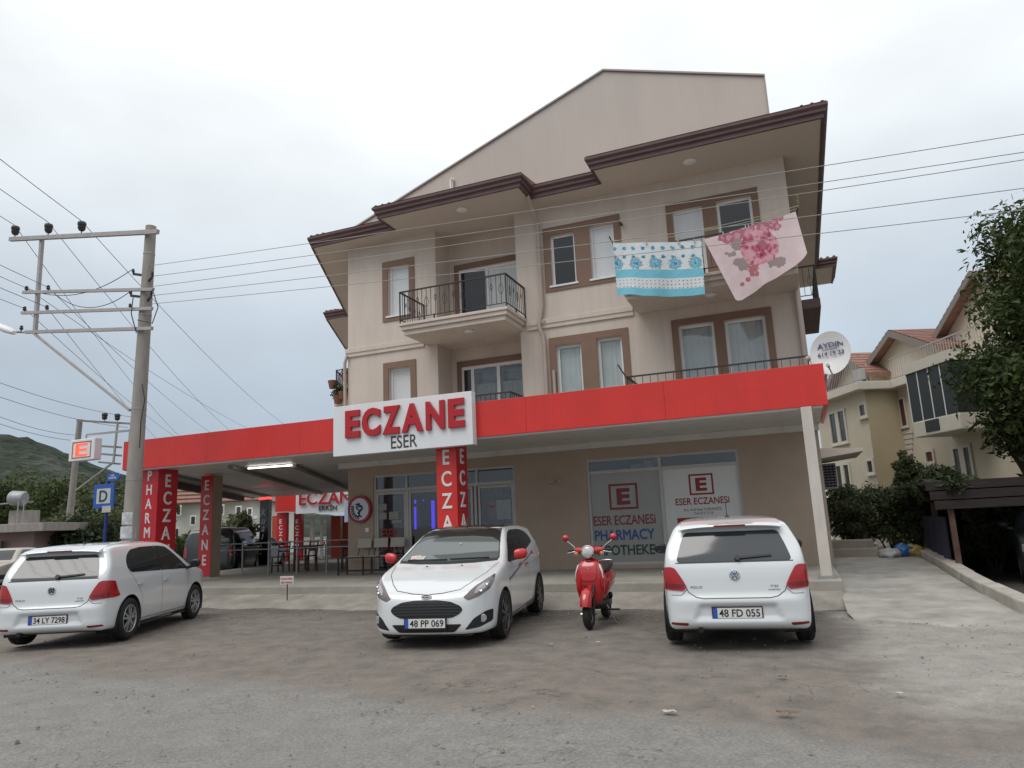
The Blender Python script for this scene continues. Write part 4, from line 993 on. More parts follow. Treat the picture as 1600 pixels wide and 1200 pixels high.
WHEELC = {}
def wheel(root, x, y, r, rimr, width, style, steer=0.0):
    """tyre with shaped shoulders and spoked rim; y>0 is the left side"""
    sg = 1 if y > 0 else -1; wr = thing_part('wheel', root, (x, y, r), steer)
    key = (style, sg, r)
    if key not in WHEELC:
        w2 = width/2
        prof = [(rimr-.008, -w2*.82), (rimr+.02, -w2*.95), (rimr+.06, -w2), (r-.030, -w2*.96), (r-.008, -w2*.80), (r, -w2*.55), (r, -w2*.12), (r-.008, -w2*.10), (r-.008, w2*.10), (r, w2*.12), (r, w2*.55), (r-.008, w2*.80), (r-.030, w2*.96), (rimr+.06, w2), (rimr+.02, w2*.95), (rimr-.008, w2*.82)]
        ty = MB().lathe(prof, (0, 0, 0), (0, 1, 0), 44).mesh(smooth=40)
        rb = MB(); rb.lathe([(rimr+.004, w2*.84*sg), (rimr-.004, w2*.92*sg), (rimr-.016, w2*.80*sg), (rimr-.022, w2*.2*sg), (rimr-.022, -w2*.7*sg)], (0, 0, 0), (0, 1, 0), 40)
        yo = w2*.74*sg; ns = {'alloy10': 5, 'dark': 8, 'steel': 6}[style]
        for k in range(ns):
            for off_ in ((-.11, .11) if style == 'alloy10' else (0,)):
                a = 2*math.pi*k/ns+.3; a1 = a+off_*1.0; a2 = a+off_*2.1
                p0 = np.array([.045*math.cos(a1), yo+.008*sg, .045*math.sin(a1)]); p1 = np.array([(rimr-.012)*math.cos(a2), yo-.004*sg, (rimr-.012)*math.sin(a2)])
                rb.bar(p0, p1, .030 if style == 'alloy10' else .040, .022, up=(0, 1, 0))
        rb.lathe([(.001, yo+.020*sg), (.030, yo+.020*sg), (.052, yo+.012*sg), (.058, yo-.02*sg)], (0, 0, 0), (0, 1, 0), 20)
        rim = rb.mesh(smooth=35)
        dk = MB(); dk.lathe([(.001, yo-.06*sg), (rimr-.02, yo-.06*sg)], (0, 0, 0), (0, 1, 0), 32); dk.lathe([(.001, yo-.035*sg), (.115, yo-.035*sg), (.115, yo-.055*sg)], (0, 0, 0), (0, 1, 0), 28)
        WHEELC[key] = (ty, rim, dk.mesh())
    ty, rim, dk = WHEELC[key]
    link('tyre', ty, RUBBER, wr); link('rim', rim, M('dark_alloy', (.10, .095, .09), .35, metal=.6) if style == 'dark' else ALLOY, wr); link('brake_disc', dk, BLACKP, wr)
    return wr
def thing_part(name, parent, loc, rz=0):
    o = bpy.data.objects.new(name, None); COL.objects.link(o); o.parent = parent; o.location = loc; o.rotation_euler = (0, 0, rz); o.empty_display_size = .1; return o
def arches(root, spec):
    for xa in spec['axles']:
        for sg in (-1, 1):
            mb = MB(); R = spec['arch']+.002; zc = spec['wr']; n = 22; vs = []
            for k in range(n+1):
                a = math.radians(-28)+math.radians(236)*k/n; c, s_ = math.cos(a), math.sin(a)
                ho = spec['halfw']-.012
                vs += [(xa+R*c, sg*ho, zc+R*s_), (xa+(R-.012)*c, sg*(ho-.02), zc+(R-.012)*s_), (xa+(R+.0)*c, sg*(.50), zc+(R+.0)*s_)]
            mb.add(vs, [(3*k+j, 3*k+3+j, 3*k+4+j, 3*k+1+j) for k in range(n) for j in range(2)])
            mb.add([(xa+R*math.cos(a), sg*.50, zc+R*math.sin(a)) for a in np.radians(np.linspace(-28, 208, 24))], [tuple(range(24))])
            link('wheel_arch', mb.mesh(fix=False), BLACKP, root)
def plate(root, P, u, v, txt, par=None, frame_=PLATER, w=.52, h=.11):
    P, u, v = np.array(P, float), np.array(u, float), np.array(v, float); u /= np.linalg.norm(u); v = v-u*(v @ u); v /= np.linalg.norm(v); n = np.cross(u, v)
    mb = MB(); mb.obox(P-u*(w/2+.014)-v*(h/2+.020)-n*.03, u*(w+.028), v*(h+.034), n*.030)
    pf = link('number_plate', mb.mesh(), frame_, root)
    mb = MB(); mb.obox(P-u*w/2-v*h/2-n*.002, u*w, v*h, n*.006); link('plate_face', mb.mesh(), PLATEW, pf)
    mb = MB(); mb.obox(P-u*w/2-v*h/2-n*.002, u*.045, v*h, n*.0075); link('plate_band', mb.mesh(), PLATEB, pf)
    o = P+u*.022-v*.038+n*.006
    lettering(txt, o, u, v, .076, PLATET, pf, w=w*.84, off=.012, depth=.002, world=False)
    return pf
def mirror(root, P, sg, mat, yaw=0.0, armmat=None):
    """door mirror housing: rounded shell on a short arm; P = inner foot point, sg = side"""
    P = np.array(P, float); mb = MB(); n = 10; rings = []
    for k, (t_, s_) in enumerate(((0, .35), (.08, .8), (.35, 1.0), (.7, .97), (.92, .75), (1.0, .30))):
        yy_ = P[1]+sg*(.07+.185*t_); ring = []
        for j in range(14):
            a = 2*math.pi*j/14; ex = np.sign(math.cos(a))*abs(math.cos(a))**.75; ez = np.sign(math.sin(a))*abs(math.sin(a))**.75
            ring.append((P[0]+.045*s_*ex*(1 if ex < 0 else 1.5)-.03*t_, yy_, P[2]+.075+.075*s_*ez+.015*t_))
        rings += ring
    mb.add(rings, [(k*14+j, k*14+(j+1) % 14, (k+1)*14+(j+1) % 14, (k+1)*14+j) for k in range(5) for j in range(14)]+[tuple(range(14)), tuple(range(70, 84))])
    m = link('door_mirror', mb.mesh(smooth=50), mat, root)
    mb = MB(); mb.bar(P+[0, -sg*.04, -.01], P+[-.01, sg*.11, .03], .07, .045); link('mirror_arm', mb.mesh(), armmat or BLACKP, m)
    mb = MB(); x_ = P[0]-.052; mb.add([(x_, P[1]+sg*.09, P[2]+.02), (x_-.022, P[1]+sg*.215, P[2]+.03), (x_-.022, P[1]+sg*.215, P[2]+.125), (x_, P[1]+sg*.09, P[2]+.118)], [(0, 1, 2, 3)]); link('mirror_glass', mb.mesh(fix=False), CGLASS, m)
    return m

# ------------------------------------------------------------------ white hatchback (two of them)
POLO = dict(
    side=[tuple(p) for p in catmull([(-1.86, .215), (-1.955, .265), (-1.985, .33), (-1.978, .40), (-1.988, .50), (-1.985, .555), (-1.938, .60), (-1.925, .70), (-1.915, .82), (-1.885, .95), (-1.79, 1.13), (-1.70, 1.29), (-1.66, 1.365), (-1.50, 1.415), (-1.1, 1.452), (-.5, 1.466), (0.0, 1.452), (.30, 1.405), (.62, 1.215), (.98, 1.005), (1.15, .955), (1.5, .885), (1.78, .79), (1.92, .68), (1.975, .54), (1.985, .40), (1.96, .27), (1.90, .19)], 4)]+[(1.2, .17), (-1.2, .17)],
    front=[tuple(p) for p in catmull([(.70, .165), (.775, .22), (.815, .36), (.838, .52), (.845, .66), (.836, .78), (.822, .90), (.800, .955), (.745, 1.12), (.665, 1.30), (.600, 1.395), (.48, 1.452), (.25, 1.485), (0, 1.495)], 4)],
    plan=[tuple(p) for p in catmull([(-1.99, 0), (-1.988, .35), (-1.965, .58), (-1.90, .725), (-1.78, .785), (-1.55, .815), (-1.2, .838), (-.4, .842), (.6, .842), (1.2, .838), (1.5, .815), (1.72, .755), (1.88, .63), (1.96, .42), (1.985, .2), (1.99, 0)], 4)],
    axles=(-1.275, 1.195), arch=.352, wr=.305, halfw=.841, k1=.06, k2=.07, core=1.1,
    carve=[([(-.47, .335), (.47, .335), (.40, .485), (-.40, .485)], 'rear', -1.985, .05, .025)])
def dent(spec): return spec
def polo_car(label, loc, rz):
    r = thing('parked_car', label, 'car', loc, rz, 'white hatchbacks parked tail out'); K = CarKit(POLO, r, CARW); arches(r, POLO)
    for xa in POLO['axles']:
        for sg in (-1, 1): wheel(r, xa, sg*.745, .305, .205, .19, 'alloy10', 0.0)
    # rear
    rw = K.patch('rear_window', 'rear', [(-.635, .955), (.635, .955), (.585, 1.13), (.525, 1.287), (-.525, 1.287), (-.585, 1.13)], CGLASSR, rnd_=.05, step=.04)
    K.seam('rear', [(-.645, .95), (.645, .95)], GAP, .012, parent=rw)
    for sg in (-1, 1):
        tl = K.patch('tail_light', 'rear', [(sg*y, z) for y, z in ((.808, .665), (.575, .645), (.535, .69), (.60, .81), (.655, .895), (.70, .912), (.79, .905))], TAILR, off=.010, step=.025, rnd_=.02)
        K.patch('lamp_band', 'rear', [(sg*y, z) for y, z in ((.775, .735), (.575, .715), (.565, .70), (.60, .672), (.775, .682))], TAILD, off=.0125, step=.03, parent=tl, rnd_=.015)
        K.patch('reflector', 'rear', [(sg*y, z) for y, z in ((.73, .302), (.55, .298), (.545, .283), (.565, .268), (.745, .276))], TAILD, off=.005, rnd_=.006)
        ax_ = 'left' if sg > 0 else 'right'
        K.patch('tail_light_side', ax_, [(-1.875, .675), (-1.70, .72), (-1.66, .80), (-1.71, .885), (-1.86, .905)], TAILR, off=.008, rnd_=.02, parent=tl)
    K.seam('rear', [(-.545, .685), (-.52, .63), (-.44, .575), (-.36, .56), (.36, .56), (.44, .575), (.52, .63), (.545, .685)], GAP, .010)
    K.seam('rear', [(-.72, .60), (-.60, .60), (-.535, .66)], GAP, .007); K.seam('rear', [(.72, .60), (.60, .60), (.535, .66)], GAP, .007)
    h, n = K.hit('rear', 0, .81); mb = MB(); ctr = h+n*.004
    mb.lathe([(.001, .006), (.046, .006), (.048, .012), (.058, .010), (.060, 0)], ctr-n*.004, n, 30); em_ = link('emblem', mb.mesh(smooth=30), CHROME, r)
    mb = MB(); uu = np.array([0, -1.0, 0]); vv = np.cross(n, uu); vv /= np.linalg.norm(vv)
    if vv[2] < 0: vv = -vv
    for a, b in (((-.030, .034), (-.012, -.000)), ((-.012, 0), (0, .024)), ((0, .024), (.012, 0)), ((.012, 0), (.030, .034)), ((-.040, .014), (-.018, -.038)), ((-.018, -.038), (0, -.004)), ((0, -.004), (.018, -.038)), ((.018, -.038), (.040, .014))):
        mb.bar(ctr+uu*a[0]+vv*a[1]+n*.008, ctr+uu*b[0]+vv*b[1]+n*.008, .0085, .006, up=n)
    link('emblem_mark', mb.mesh(), BLACKP, em_)
    for s_, yc, w_ in (('POLO', .43, .13), ('TSI', -.41, .085)):
        h, n = K.hit('rear', yc, .672); lettering(s_, h+n*.003, (0, -1, 0), (0, 0, 1), .026 if s_ == 'POLO' else .022, CHROME, r, w=w_, off=.01, depth=.003, world=False, name='badge')
    h, n = K.hit('rear', -.41, .64); lettering('BLUEMOTION', h+n*.003, (0, -1, 0), (0, 0, 1), .013, CHROME, r, w=.12, off=.01, depth=.003, world=False, name='badge')
    h, n = K.hit('rear', 0, .40); r['px'] = float(h[0])
    # rear wiper
    h0, n0 = K.hit('rear', -.05, .985); h1, n1 = K.hit('rear', -.42, 1.01); mb = MB(); mb.bar(h0+n0*.022, h1+n1*.016, .022, .012, up=n0); mb.lathe([(.001, .04), (.03, .04), (.035, 0)], h0, n0, 14); link('wiper', mb.mesh(), BLACKP, r)
    mb = MB(); mb.tube([(-1.80, .42, .225), (-1.93, .42, .215)], .032, 14); link('exhaust_pipe', mb.mesh(smooth=40), BLACKP, r)
    mb = MB(); mb.box(-1.85, -1.5, -.60, .60, .20, .215); link('rear_valance', mb.mesh(), BLACKP, r)
    # roof spoiler over the glass
    mb = MB(); ny_ = 24; vs = []
    for k in range(ny_+1):
        t_ = -1+2*k/ny_; y_ = t_*.565; q = 1-abs(t_)**6; cr = .018*(1-t_*t_)
        h_, _n = K.hit('top', -1.52, y_*.97)
        zt = h_[2]
        vs += [(-1.50, y_*.97, zt-.02), (-1.52, y_*.975, zt+.006), (-1.66, y_*.985, zt-.030+.006*q), (-1.775-.012*q, y_, 1.352+cr-.012*(1-q)), (-1.785-.012*q, y_, 1.335+cr-.012*(1-q)), (-1.765, y_, 1.312+cr), (-1.66, y_*.98, 1.315+cr)]
    mb.add(vs, [(7*k+j, 7*k+7+j, 7*k+7+(j+1) % 7, 7*k+(j+1) % 7) for k in range(ny_) for j in range(7)]+[tuple(range(7)), tuple(range(7*ny_, 7*ny_+7))])
    sp_ = link('spoiler', mb.mesh(smooth=50), CARW, r)
    mb = MB(); mb.box(-1.806, -1.78, -.175, .175, 1.342, 1.364); link('brake_light', mb.mesh(), TAILD, sp_)
    h, n = K.hit('top', -1.15, 0); mb = MB(); mb.lathe([(.001, .03), (.014, .03), (.03, .0)], h, (0, 0, 1), 12); mb.tube([h+[0, 0, .02], h+[-.10, 0, .19]], .005, 6); link('antenna', mb.mesh(), BLACKP, r)
    # sides
    for ax_, sg in (('left', 1), ('right', -1)):
        fw = K.patch('front_door_window', ax_, [(-.135, .955), (.84, .925), (.80, .965), (.36, 1.25), (.20, 1.335), (-.06, 1.362), (-.135, 1.362)], CGLASS, rnd_=.03, step=.05)
        K.patch('rear_door_window', ax_, [(-1.32, 1.055), (-1.22, .985), (-.225, .957), (-.225, 1.362), (-.70, 1.358), (-1.05, 1.325), (-1.22, 1.25), (-1.31, 1.15)], CGLASS, rnd_=.05, step=.05)
        K.patch('door_pillar', ax_, [(-.222, .955), (-.138, .955), (-.138, 1.365), (-.222, 1.365)], BLACKP, off=.003, step=.06)
        K.seam(ax_, [(-.21, .945), (-.20, .60), (-.16, .26)], GAP); K.seam(ax_, [(.93, .93), (.86, .70), (.84, .42), (.80, .26)], GAP)
        K.seam(ax_, [(-1.30, 1.02), (-1.06, .78), (-.90, .62), (-.86, .26)], GAP); K.seam(ax_, [(-.86, .26), (.80, .26)], GAP, .010)
        for xh in (-.07, -.98):
            h, n = K.hit(ax_, xh, .80); mb = MB(); mb.bar(h+n*.022+[-.085, 0, .0], h+n*.022+[.085, 0, .004], .026, .018, up=(0, 1, 0)); 
            for q in (-.075, .075): mb.bar(h+[q, 0, 0], h+n*.02+[q, 0, 0], .022, .022)
            link('door_handle', mb.mesh(), CARW, r)
        h, n = K.hit(ax_, .80, .93); mirror(r, h, sg, CARW if False else BLACKP)
        mb = MB(); mb.box(-.9, .83, sg*.74, sg*.80, .165, .185); link('sill_strip', mb.mesh(), BLACKP, r)
    # front (seen only past the bonnet)
    K.patch('windscreen', 'front', [(-.66, 1.02), (.66, 1.02), (.56, 1.37), (-.56, 1.37)], CGLASS, rnd_=.05, step=.05)
    for sg in (-1, 1): K.patch('headlight', 'front', [(sg*y, z) for y, z in ((.42, .62), (.74, .66), (.76, .76), (.62, .76), (.44, .70))], HEADL, off=.006, rnd_=.02)
    K.patch('grille', 'front', [(-.42, .60), (.42, .60), (.42, .68), (-.42, .68)], BLACKP, off=.005, rnd_=.02)
    K.patch('lower_grille', 'front', [(-.5, .28), (.5, .28), (.45, .42), (-.45, .42)], BLACKP, off=.005, rnd_=.02)
    return r
pc1 = polo_car('white hatchback with plate 48 FD 055 parked beside the red scooter', (-1.05, 10.55, 0), math.radians(90+7.0))
pc2 = copy_tree(pc1); pc2.location = (-11.0, 9.15, .02); pc2.rotation_euler = (0, 0, math.radians(90+24)); pc2['label'] = 'white hatchback with plate 34 LY 7298 parked below the concrete utility pole'
pc1_x = pc1['px']
for c_, t_ in ((pc1, '48 FD 055'), (pc2, '34 LY 7298')): plate(c_, (pc1_x-.014, .01, .40), (0, -1, 0), (0, 0, 1), t_)
for c_ in (pc1, pc2): del c_['px']

# ------------------------------------------------------------------ three-door white hatchback with black roof and red mirrors
FORD = dict(
    side=[tuple(p) for p in catmull([(-1.88, .20), (-1.95, .32), (-1.965, .50), (-1.945, .70), (-1.90, .90), (-1.78, 1.10), (-1.64, 1.31), (-1.71, 1.355), (-1.66, 1.39), (-1.3, 1.445), (-.8, 1.478), (-.35, 1.475), (.05, 1.43), (.42, 1.27), (.80, 1.075), (1.06, .965), (1.35, .885), (1.62, .795), (1.80, .71), (1.90, .635), (1.955, .56), (1.978, .44), (1.985, .32), (1.97, .22), (1.92, .15)], 4)]+[(1.2, .14), (-1.2, .16)],
    front=[tuple(p) for p in catmull([(.66, .13), (.77, .18), (.825, .32), (.848, .50), (.858, .66), (.852, .80), (.834, .92), (.795, .99), (.735, 1.15), (.655, 1.32), (.59, 1.41), (.47, 1.467), (.25, 1.495), (0, 1.505)], 4)],
    plan=[tuple(p) for p in catmull([(-1.97, 0), (-1.965, .35), (-1.93, .58), (-1.86, .715), (-1.7, .79), (-1.4, .835), (-.8, .856), (.4, .858), (1.1, .856), (1.42, .835), (1.62, .79), (1.78, .715), (1.885, .61), (1.945, .48), (1.975, .30), (1.987, .12), (1.988, 0)], 4)],
    axles=(-1.335, 1.155), arch=.345, wr=.305, halfw=.855, k1=.07, k2=.08, core=1.1)
def ford_car():
    r = thing('parked_car', 'white three door hatchback with black roof and red mirrors facing the road', 'car', (-4.83, 10.08, .02), math.radians(-90+9.5)); K = CarKit(FORD, r, CARW); arches(r, FORD)
    for xa in FORD['axles']:
        for sg in (-1, 1): wheel(r, xa, sg*.745, .305, .225, .20, 'dark')
    BR = M('gloss_black_roof', (.012, .012, .013), .12, coat=.5)
    # roof skin as a black panel on top
    K.patch('roof_panel', 'top', [(-1.55, -.50), (-1.0, -.545), (-.2, -.56), (.02, -.555), (.10, -.3), (.12, 0), (.10, .3), (.02, .555), (-.2, .56), (-1.0, .545), (-1.55, .50)], BR, off=.003, rnd_=.05, step=.06)
    ws = K.patch('windscreen', 'front', [(-.70, 1.0), (-.4, .985), (0, .98), (.4, .985), (.70, 1.0), (.71, 1.04), (.575, 1.36), (.55, 1.395), (.25, 1.415), (0, 1.42), (-.25, 1.415), (-.55, 1.395), (-.575, 1.36), (-.71, 1.04)], M('windscreen_glass', (.10, .115, .115), .05, spec=.8), step=.05)
    K.patch('sun_strip', 'front', [(-.645, 1.215), (-.50, 1.285), (-.2, 1.312), (.2, 1.312), (.50, 1.285), (.645, 1.215), (.56, 1.40), (.25, 1.425), (-.25, 1.425), (-.56, 1.40)], BR, off=.006, parent=ws, step=.04)
    K.seam('front', [(-.71, 1.0), (-.4, .98), (0, .972), (.4, .98), (.71, 1.0)], BLACKP, .03, .006, 'scuttle', ws)
    for sg in (-1, 1): K.seam('front', [(sg*.715, 1.01), (sg*.64, 1.2), (sg*.585, 1.36), (sg*.56, 1.405)], BLACKP, .014, .0055, 'screen_seal', ws)
    # wipers, permit papers under the screen, rosette on the glass
    for (y0, y1, z1) in ((-.60, -.02, 1.02), (.02, .58, 1.03)):
        h0, n0 = K.hit('front', y0, 1.005); h1, n1 = K.hit('front', y1, z1-.02); mb = MB(); mb.bar(h0+n0*.018, h1+n1*.018, .018, .012, up=n0); link('wiper', mb.mesh(), BLACKP, r)
    for k, (y, z, rt) in enumerate(((-.515, 1.045, .5), (-.44, 1.035, -.2))):
        h, n = K.hit('front', y, z); u = np.array([0, math.cos(rt), 0])+np.array([-.5, 0, .8])*math.sin(rt)*.5; u -= n*(u @ n); u /= np.linalg.norm(u); v = np.cross(n, u)
        mb = MB(); mb.obox(h+n*(.010+.003*k)-u*.07-v*.05, u*.14, v*.10, n*.002); link('paper_flyer', mb.mesh(), M('flyer_red_print', (.55, .40, .36), .7, var=.35, vscale=22) if k == 0 else PAPER, r)
    h, n = K.hit('front', .06, 1.20); mb = MB()
    for k in range(6):
        a = k*math.pi/3; mb.lathe([(.001, .002), (.010, .002)], h+n*.006+np.array([0, math.cos(a)*.016, math.sin(a)*.016]), n, 8)
    o = link('window_sticker', mb.mesh(), PAPER, ws)
    # face: emblem, grille, lower intake, fog recesses, headlights
    g = K.patch('grille', 'front', [(-.475, .455), (-.43, .405), (-.34, .362), (.34, .362), (.43, .405), (.475, .455), (.44, .50), (.32, .552), (.15, .572), (-.15, .572), (-.32, .552), (-.44, .50)], BLACKP, off=.006, rnd_=.03)
    for z, w_ in ((.40, .40), (.435, .45), (.47, .455), (.505, .40), (.538, .30)):
        K.seam('front', [(-w_, z), (-w_/2, z+.004), (0, z+.006), (w_/2, z+.004), (w_, z)], M('grille_bar', (.035, .035, .037), .35), .014, .012, 'grille_bar', g)
    K.patch('lower_grille', 'front', [(-.46, .285), (-.36, .19), (.36, .19), (.46, .285)], BLACKP, off=.005, rnd_=.03)
    for sg in (-1, 1):
        fg = K.patch('fog_recess', 'front', [(sg*y, z) for y, z in ((.49, .215), (.66, .235), (.775, .29), (.785, .43), (.72, .415), (.60, .345))], BLACKP, off=.005, rnd_=.02)
        h, n = K.hit('front', sg*.69, .335); mb = MB(); mb.lathe([(.001, .016), (.042, .014), (.05, .006), (.05, -.01)], h, (n+np.array([1, 0, 0]))/2, 20); link('fog_lamp', mb.mesh(smooth=40), HEADL, fg)
        hl = K.patch('headlight', 'front', [(sg*y, z) for y, z in ((.475, .595), (.54, .56), (.66, .60), (.76, .675), (.795, .77), (.79, .845), (.71, .79), (.60, .715))], M('head_lamp_smoke', (.11, .085, .085), .08, coat=1.0), off=.006, rnd_=.02, step=.025)
        K.patch('lamp_reflector', 'front', [(sg*y, z) for y, z in ((.60, .635), (.66, .645), (.735, .705), (.755, .765), (.70, .75), (.63, .70))], HEADL, off=.009, rnd_=.02, step=.025, parent=hl)
    for sg in (-1, 1):
        for (y, z, rr_) in ((.665, .665, .022), (.72, .725, .018)):
            h, n = K.hit('front', sg*y, z); mb = MB(); mb.lathe([(.001, .012), (rr_*.6, .011), (rr_, .016), (rr_*1.15, .004)], h+n*.004, n, 16); link('lamp_bulb', mb.mesh(smooth=30), CHROME, r)
    h, n = K.hit('front', 0, .612); n = np.array([.93, 0, .36]); h = h+n*.012; mb = MB(); mb.v = []; vs = [(0, .068*math.cos(a), .028*math.sin(a)) for a in np.linspace(0, 2*math.pi, 28)[:-1]]
    u = np.array([0, 1.0, 0]); v = np.cross(n, u)
    mb.add([h+n*.012+u*p[1]+v*p[2] for p in vs]+[h+u*p[1]*1.06+v*p[2]*1.1 for p in vs], [tuple(range(27))]+[(k, (k+1) % 27, 27+(k+1) % 27, 27+k) for k in range(27)]); em_ = link('emblem', mb.mesh(), CHROME, r)
    mb = MB(); mb.add([h+n*.0135+u*p[1]*.88+v*p[2]*.84 for p in vs], [tuple(range(27))]); em2 = link('emblem_face', mb.mesh(fix=False), M('emblem_blue_black', (.02, .025, .04), .3), em_)
    if v[2] < 0: v = -v
    lettering('Ford', h+n*.015-v*.010, (0, 1, 0), v, .022, CHROME, em_, w=.095, off=.012, depth=.002, world=False)
    h, n = K.hit('front', -.03, .30); plate(r, (2.0, .0, .305), (0, 1, 0), (0, 0, 1), '48 PP 069', frame_=PLATEB if False else BLACKP)
    # bonnet shut line, washer jets
    K.seam('top', [(1.06, -.74), (1.45, -.66), (1.72, -.52), (1.84, -.42), (1.885, -.2), (1.90, 0), (1.885, .2), (1.84, .42), (1.72, .52), (1.45, .66), (1.06, .74)], GAP, .010)
    for y in (-.25, .25): h, n = K.hit('top', 1.16, y); mb = MB(); mb.lathe([(.001, .012), (.012, .010), (.016, 0)], h, n, 8); link('washer_jet', mb.mesh(), BLACKP, r)
    h, n = K.hit('top', .02, 0); mb = MB(); mb.tube([h, h+[-.08, 0, .10], h+[-.13, 0, .17]], [.012, .007, .005], 8); link('antenna', mb.mesh(), BLACKP, r)
    STR = M('stripe_grey', (.14, .145, .15), .4)
    for ax_, sg in (('left', 1), ('right', -1)):
        K.patch('side_window', ax_, [(-.42, 1.02), (.78, .95), (.82, .955), (.36, 1.235), (.10, 1.335), (-.12, 1.372), (-.42, 1.38)], CTINT, rnd_=.03, step=.05)
        K.patch('quarter_window', ax_, [(-1.33, 1.16), (-.43, 1.025), (-.43, 1.38), (-.85, 1.372), (-1.15, 1.33), (-1.30, 1.25)], CTINT, rnd_=.05, step=.05)
        K.patch('side_stripe', ax_, [(.86, .70), (.90, .735), (-.1, .90), (-.95, 1.0), (-.95, .975), (-.1, .875)], STR, off=.0025, step=.06)
        K.patch('stripe_tip', ax_, [(-.95, .965), (-.95, 1.01), (-1.10, 1.03), (-1.10, .97)], CREDM, off=.003, step=.05); K.patch('stripe_tip', ax_, [(.05, .865), (.05, .905), (.22, .875), (.22, .835)], CREDM, off=.003, step=.05)
        K.patch('sill_trim', ax_, [(-.98, .20), (.80, .20), (.80, .235), (-.98, .30)], STR, off=.003, step=.08)
        K.seam(ax_, [(.90, .95), (.84, .62), (.78, .26)], GAP); K.seam(ax_, [(-.435, 1.02), (-.46, .6), (-.40, .26), (.78, .25)], GAP)
        h, n = K.hit(ax_, -.30, .86); mb = MB(); mb.bar(h+n*.022+[-.09, 0, 0], h+n*.022+[.09, 0, 0], .028, .018, up=(0, 1, 0)); link('door_handle', mb.mesh(), CREDM, r)
        h, n = K.hit(ax_, .70, .965); mirror(r, h, sg, CREDM)
        K.patch('tail_light', ax_, [(-1.90, .80), (-1.62, .86), (-1.60, .92), (-1.72, 1.06), (-1.80, 1.05), (-1.88, .92)], TAILR, off=.006, rnd_=.02)
    mb = MB(); mb.box(1.3, 1.86, -.56, .56, .135, .17); link('front_valance', mb.mesh(), BLACKP, r)
    return r
ford_car()

SEDAN = dict(side=[tuple(p) for p in catmull([(-2.08, .24), (-2.14, .40), (-2.13, .60), (-2.08, .86), (-1.95, .92), (-1.45, .96), (-1.15, 1.10), (-.85, 1.32), (-.55, 1.385), (0, 1.40), (.45, 1.36), (.75, 1.16), (1.02, .95), (1.5, .88), (1.98, .78), (2.10, .66), (2.15, .48), (2.12, .30), (2.05, .22)], 3)]+[(1.2, .18), (-1.2, .18)],
    front=[tuple(p) for p in catmull([(.70, .18), (.79, .24), (.825, .45), (.835, .65), (.825, .86), (.80, .93), (.72, 1.15), (.62, 1.33), (.48, 1.40), (.2, 1.43), (0, 1.435)], 3)],
    plan=[tuple(p) for p in catmull([(-2.15, 0), (-2.14, .5), (-2.08, .68), (-1.9, .77), (-1.4, .82), (0, .835), (1.3, .825), (1.8, .78), (2.02, .68), (2.12, .5), (2.155, .2), (2.16, 0)], 3)],
    axles=(-1.30, 1.28), arch=.335, wr=.295, halfw=.83, k1=.06, k2=.07, core=1.2, res=(84, 36, 32))
VAN = dict(side=[tuple(p) for p in catmull([(-2.10, .28), (-2.17, .45), (-2.16, .75), (-2.12, 1.05), (-2.0, 1.55), (-1.85, 1.74), (-1.3, 1.80), (0, 1.80), (.55, 1.74), (1.05, 1.35), (1.35, 1.08), (1.8, .98), (2.05, .84), (2.15, .60), (2.14, .38), (2.08, .26)], 3)]+[(1.2, .22), (-1.2, .22)],
    front=[tuple(p) for p in catmull([(.74, .22), (.84, .30), (.88, .55), (.89, .80), (.875, 1.0), (.84, 1.15), (.77, 1.5), (.70, 1.70), (.55, 1.79), (.25, 1.83), (0, 1.835)], 3)],
    plan=[tuple(p) for p in catmull([(-2.18, 0), (-2.17, .6), (-2.10, .78), (-1.9, .86), (0, .89), (1.3, .88), (1.8, .82), (2.05, .68), (2.15, .42), (2.17, 0)], 3)],
    axles=(-1.35, 1.30), arch=.365, wr=.32, halfw=.885, k1=.07, k2=.08, core=1.25, res=(84, 36, 36))
def plain_car(spec, label, mat, loc, rz, win, lamps, cat='car', group=None, wstyle='steel'):
    r = thing('parked_car' if cat == 'car' else 'parked_van', label, cat, loc, rz, group); K = CarKit(spec, r, mat); arches(r, spec)
    for xa in spec['axles']:
        for sg in (-1, 1): wheel(r, xa, sg*(spec['halfw']-.1), spec['wr'], .19, .18, wstyle)
    for ax_, polys in win.items():
        for P_ in polys: K.patch({'front': 'windscreen', 'rear': 'rear_window'}.get(ax_, 'side_window'), ax_, P_, CGLASS, rnd_=.03, step=.08)
    for ax_, P_, m_, nm in lamps:
        for sg in (-1, 1): K.patch(nm, ax_, [(sg*y, z) for y, z in P_], m_, off=.006, rnd_=.015, step=.05)
    for ax_, sg in (('left', 1), ('right', -1)):
        h, n = K.hit(ax_, win['mx'][0] if 'mx' in win else .8, spec.get('belt', .95)); mirror(r, h, sg, BLACKP)
    return r, K
sw_ = [[(-1.1, .98), (-.30, .965), (-.30, 1.32), (-.62, 1.31), (-.9, 1.2)], [(-.22, .965), (.78, .955), (.48, 1.24), (.30, 1.32), (-.22, 1.32)]]
SEDWIN = {'front': [[(-.62, .98), (.62, .98), (.53, 1.32), (-.53, 1.32)]], 'rear': [[(-.62, 1.0), (.62, 1.0), (.52, 1.30), (-.52, 1.30)]], 'left': sw_, 'right': sw_}
SEDLAMP = [('front', [(.45, .58), (.76, .58), (.76, .72), (.45, .70)], HEADL, 'headlight'), ('rear', [(.45, .62), (.79, .62), (.79, .80), (.45, .80)], TAILR, 'tail_light')]
BEIGEC = M('beige_car_paint', (.40, .37, .31), .35, coat=.5); SILV = M('silver_car_paint', (.36, .38, .40), .35, metal=.4, coat=.4); BLACKC = M('black_van_paint', (.022, .022, .025), .2, coat=.5)
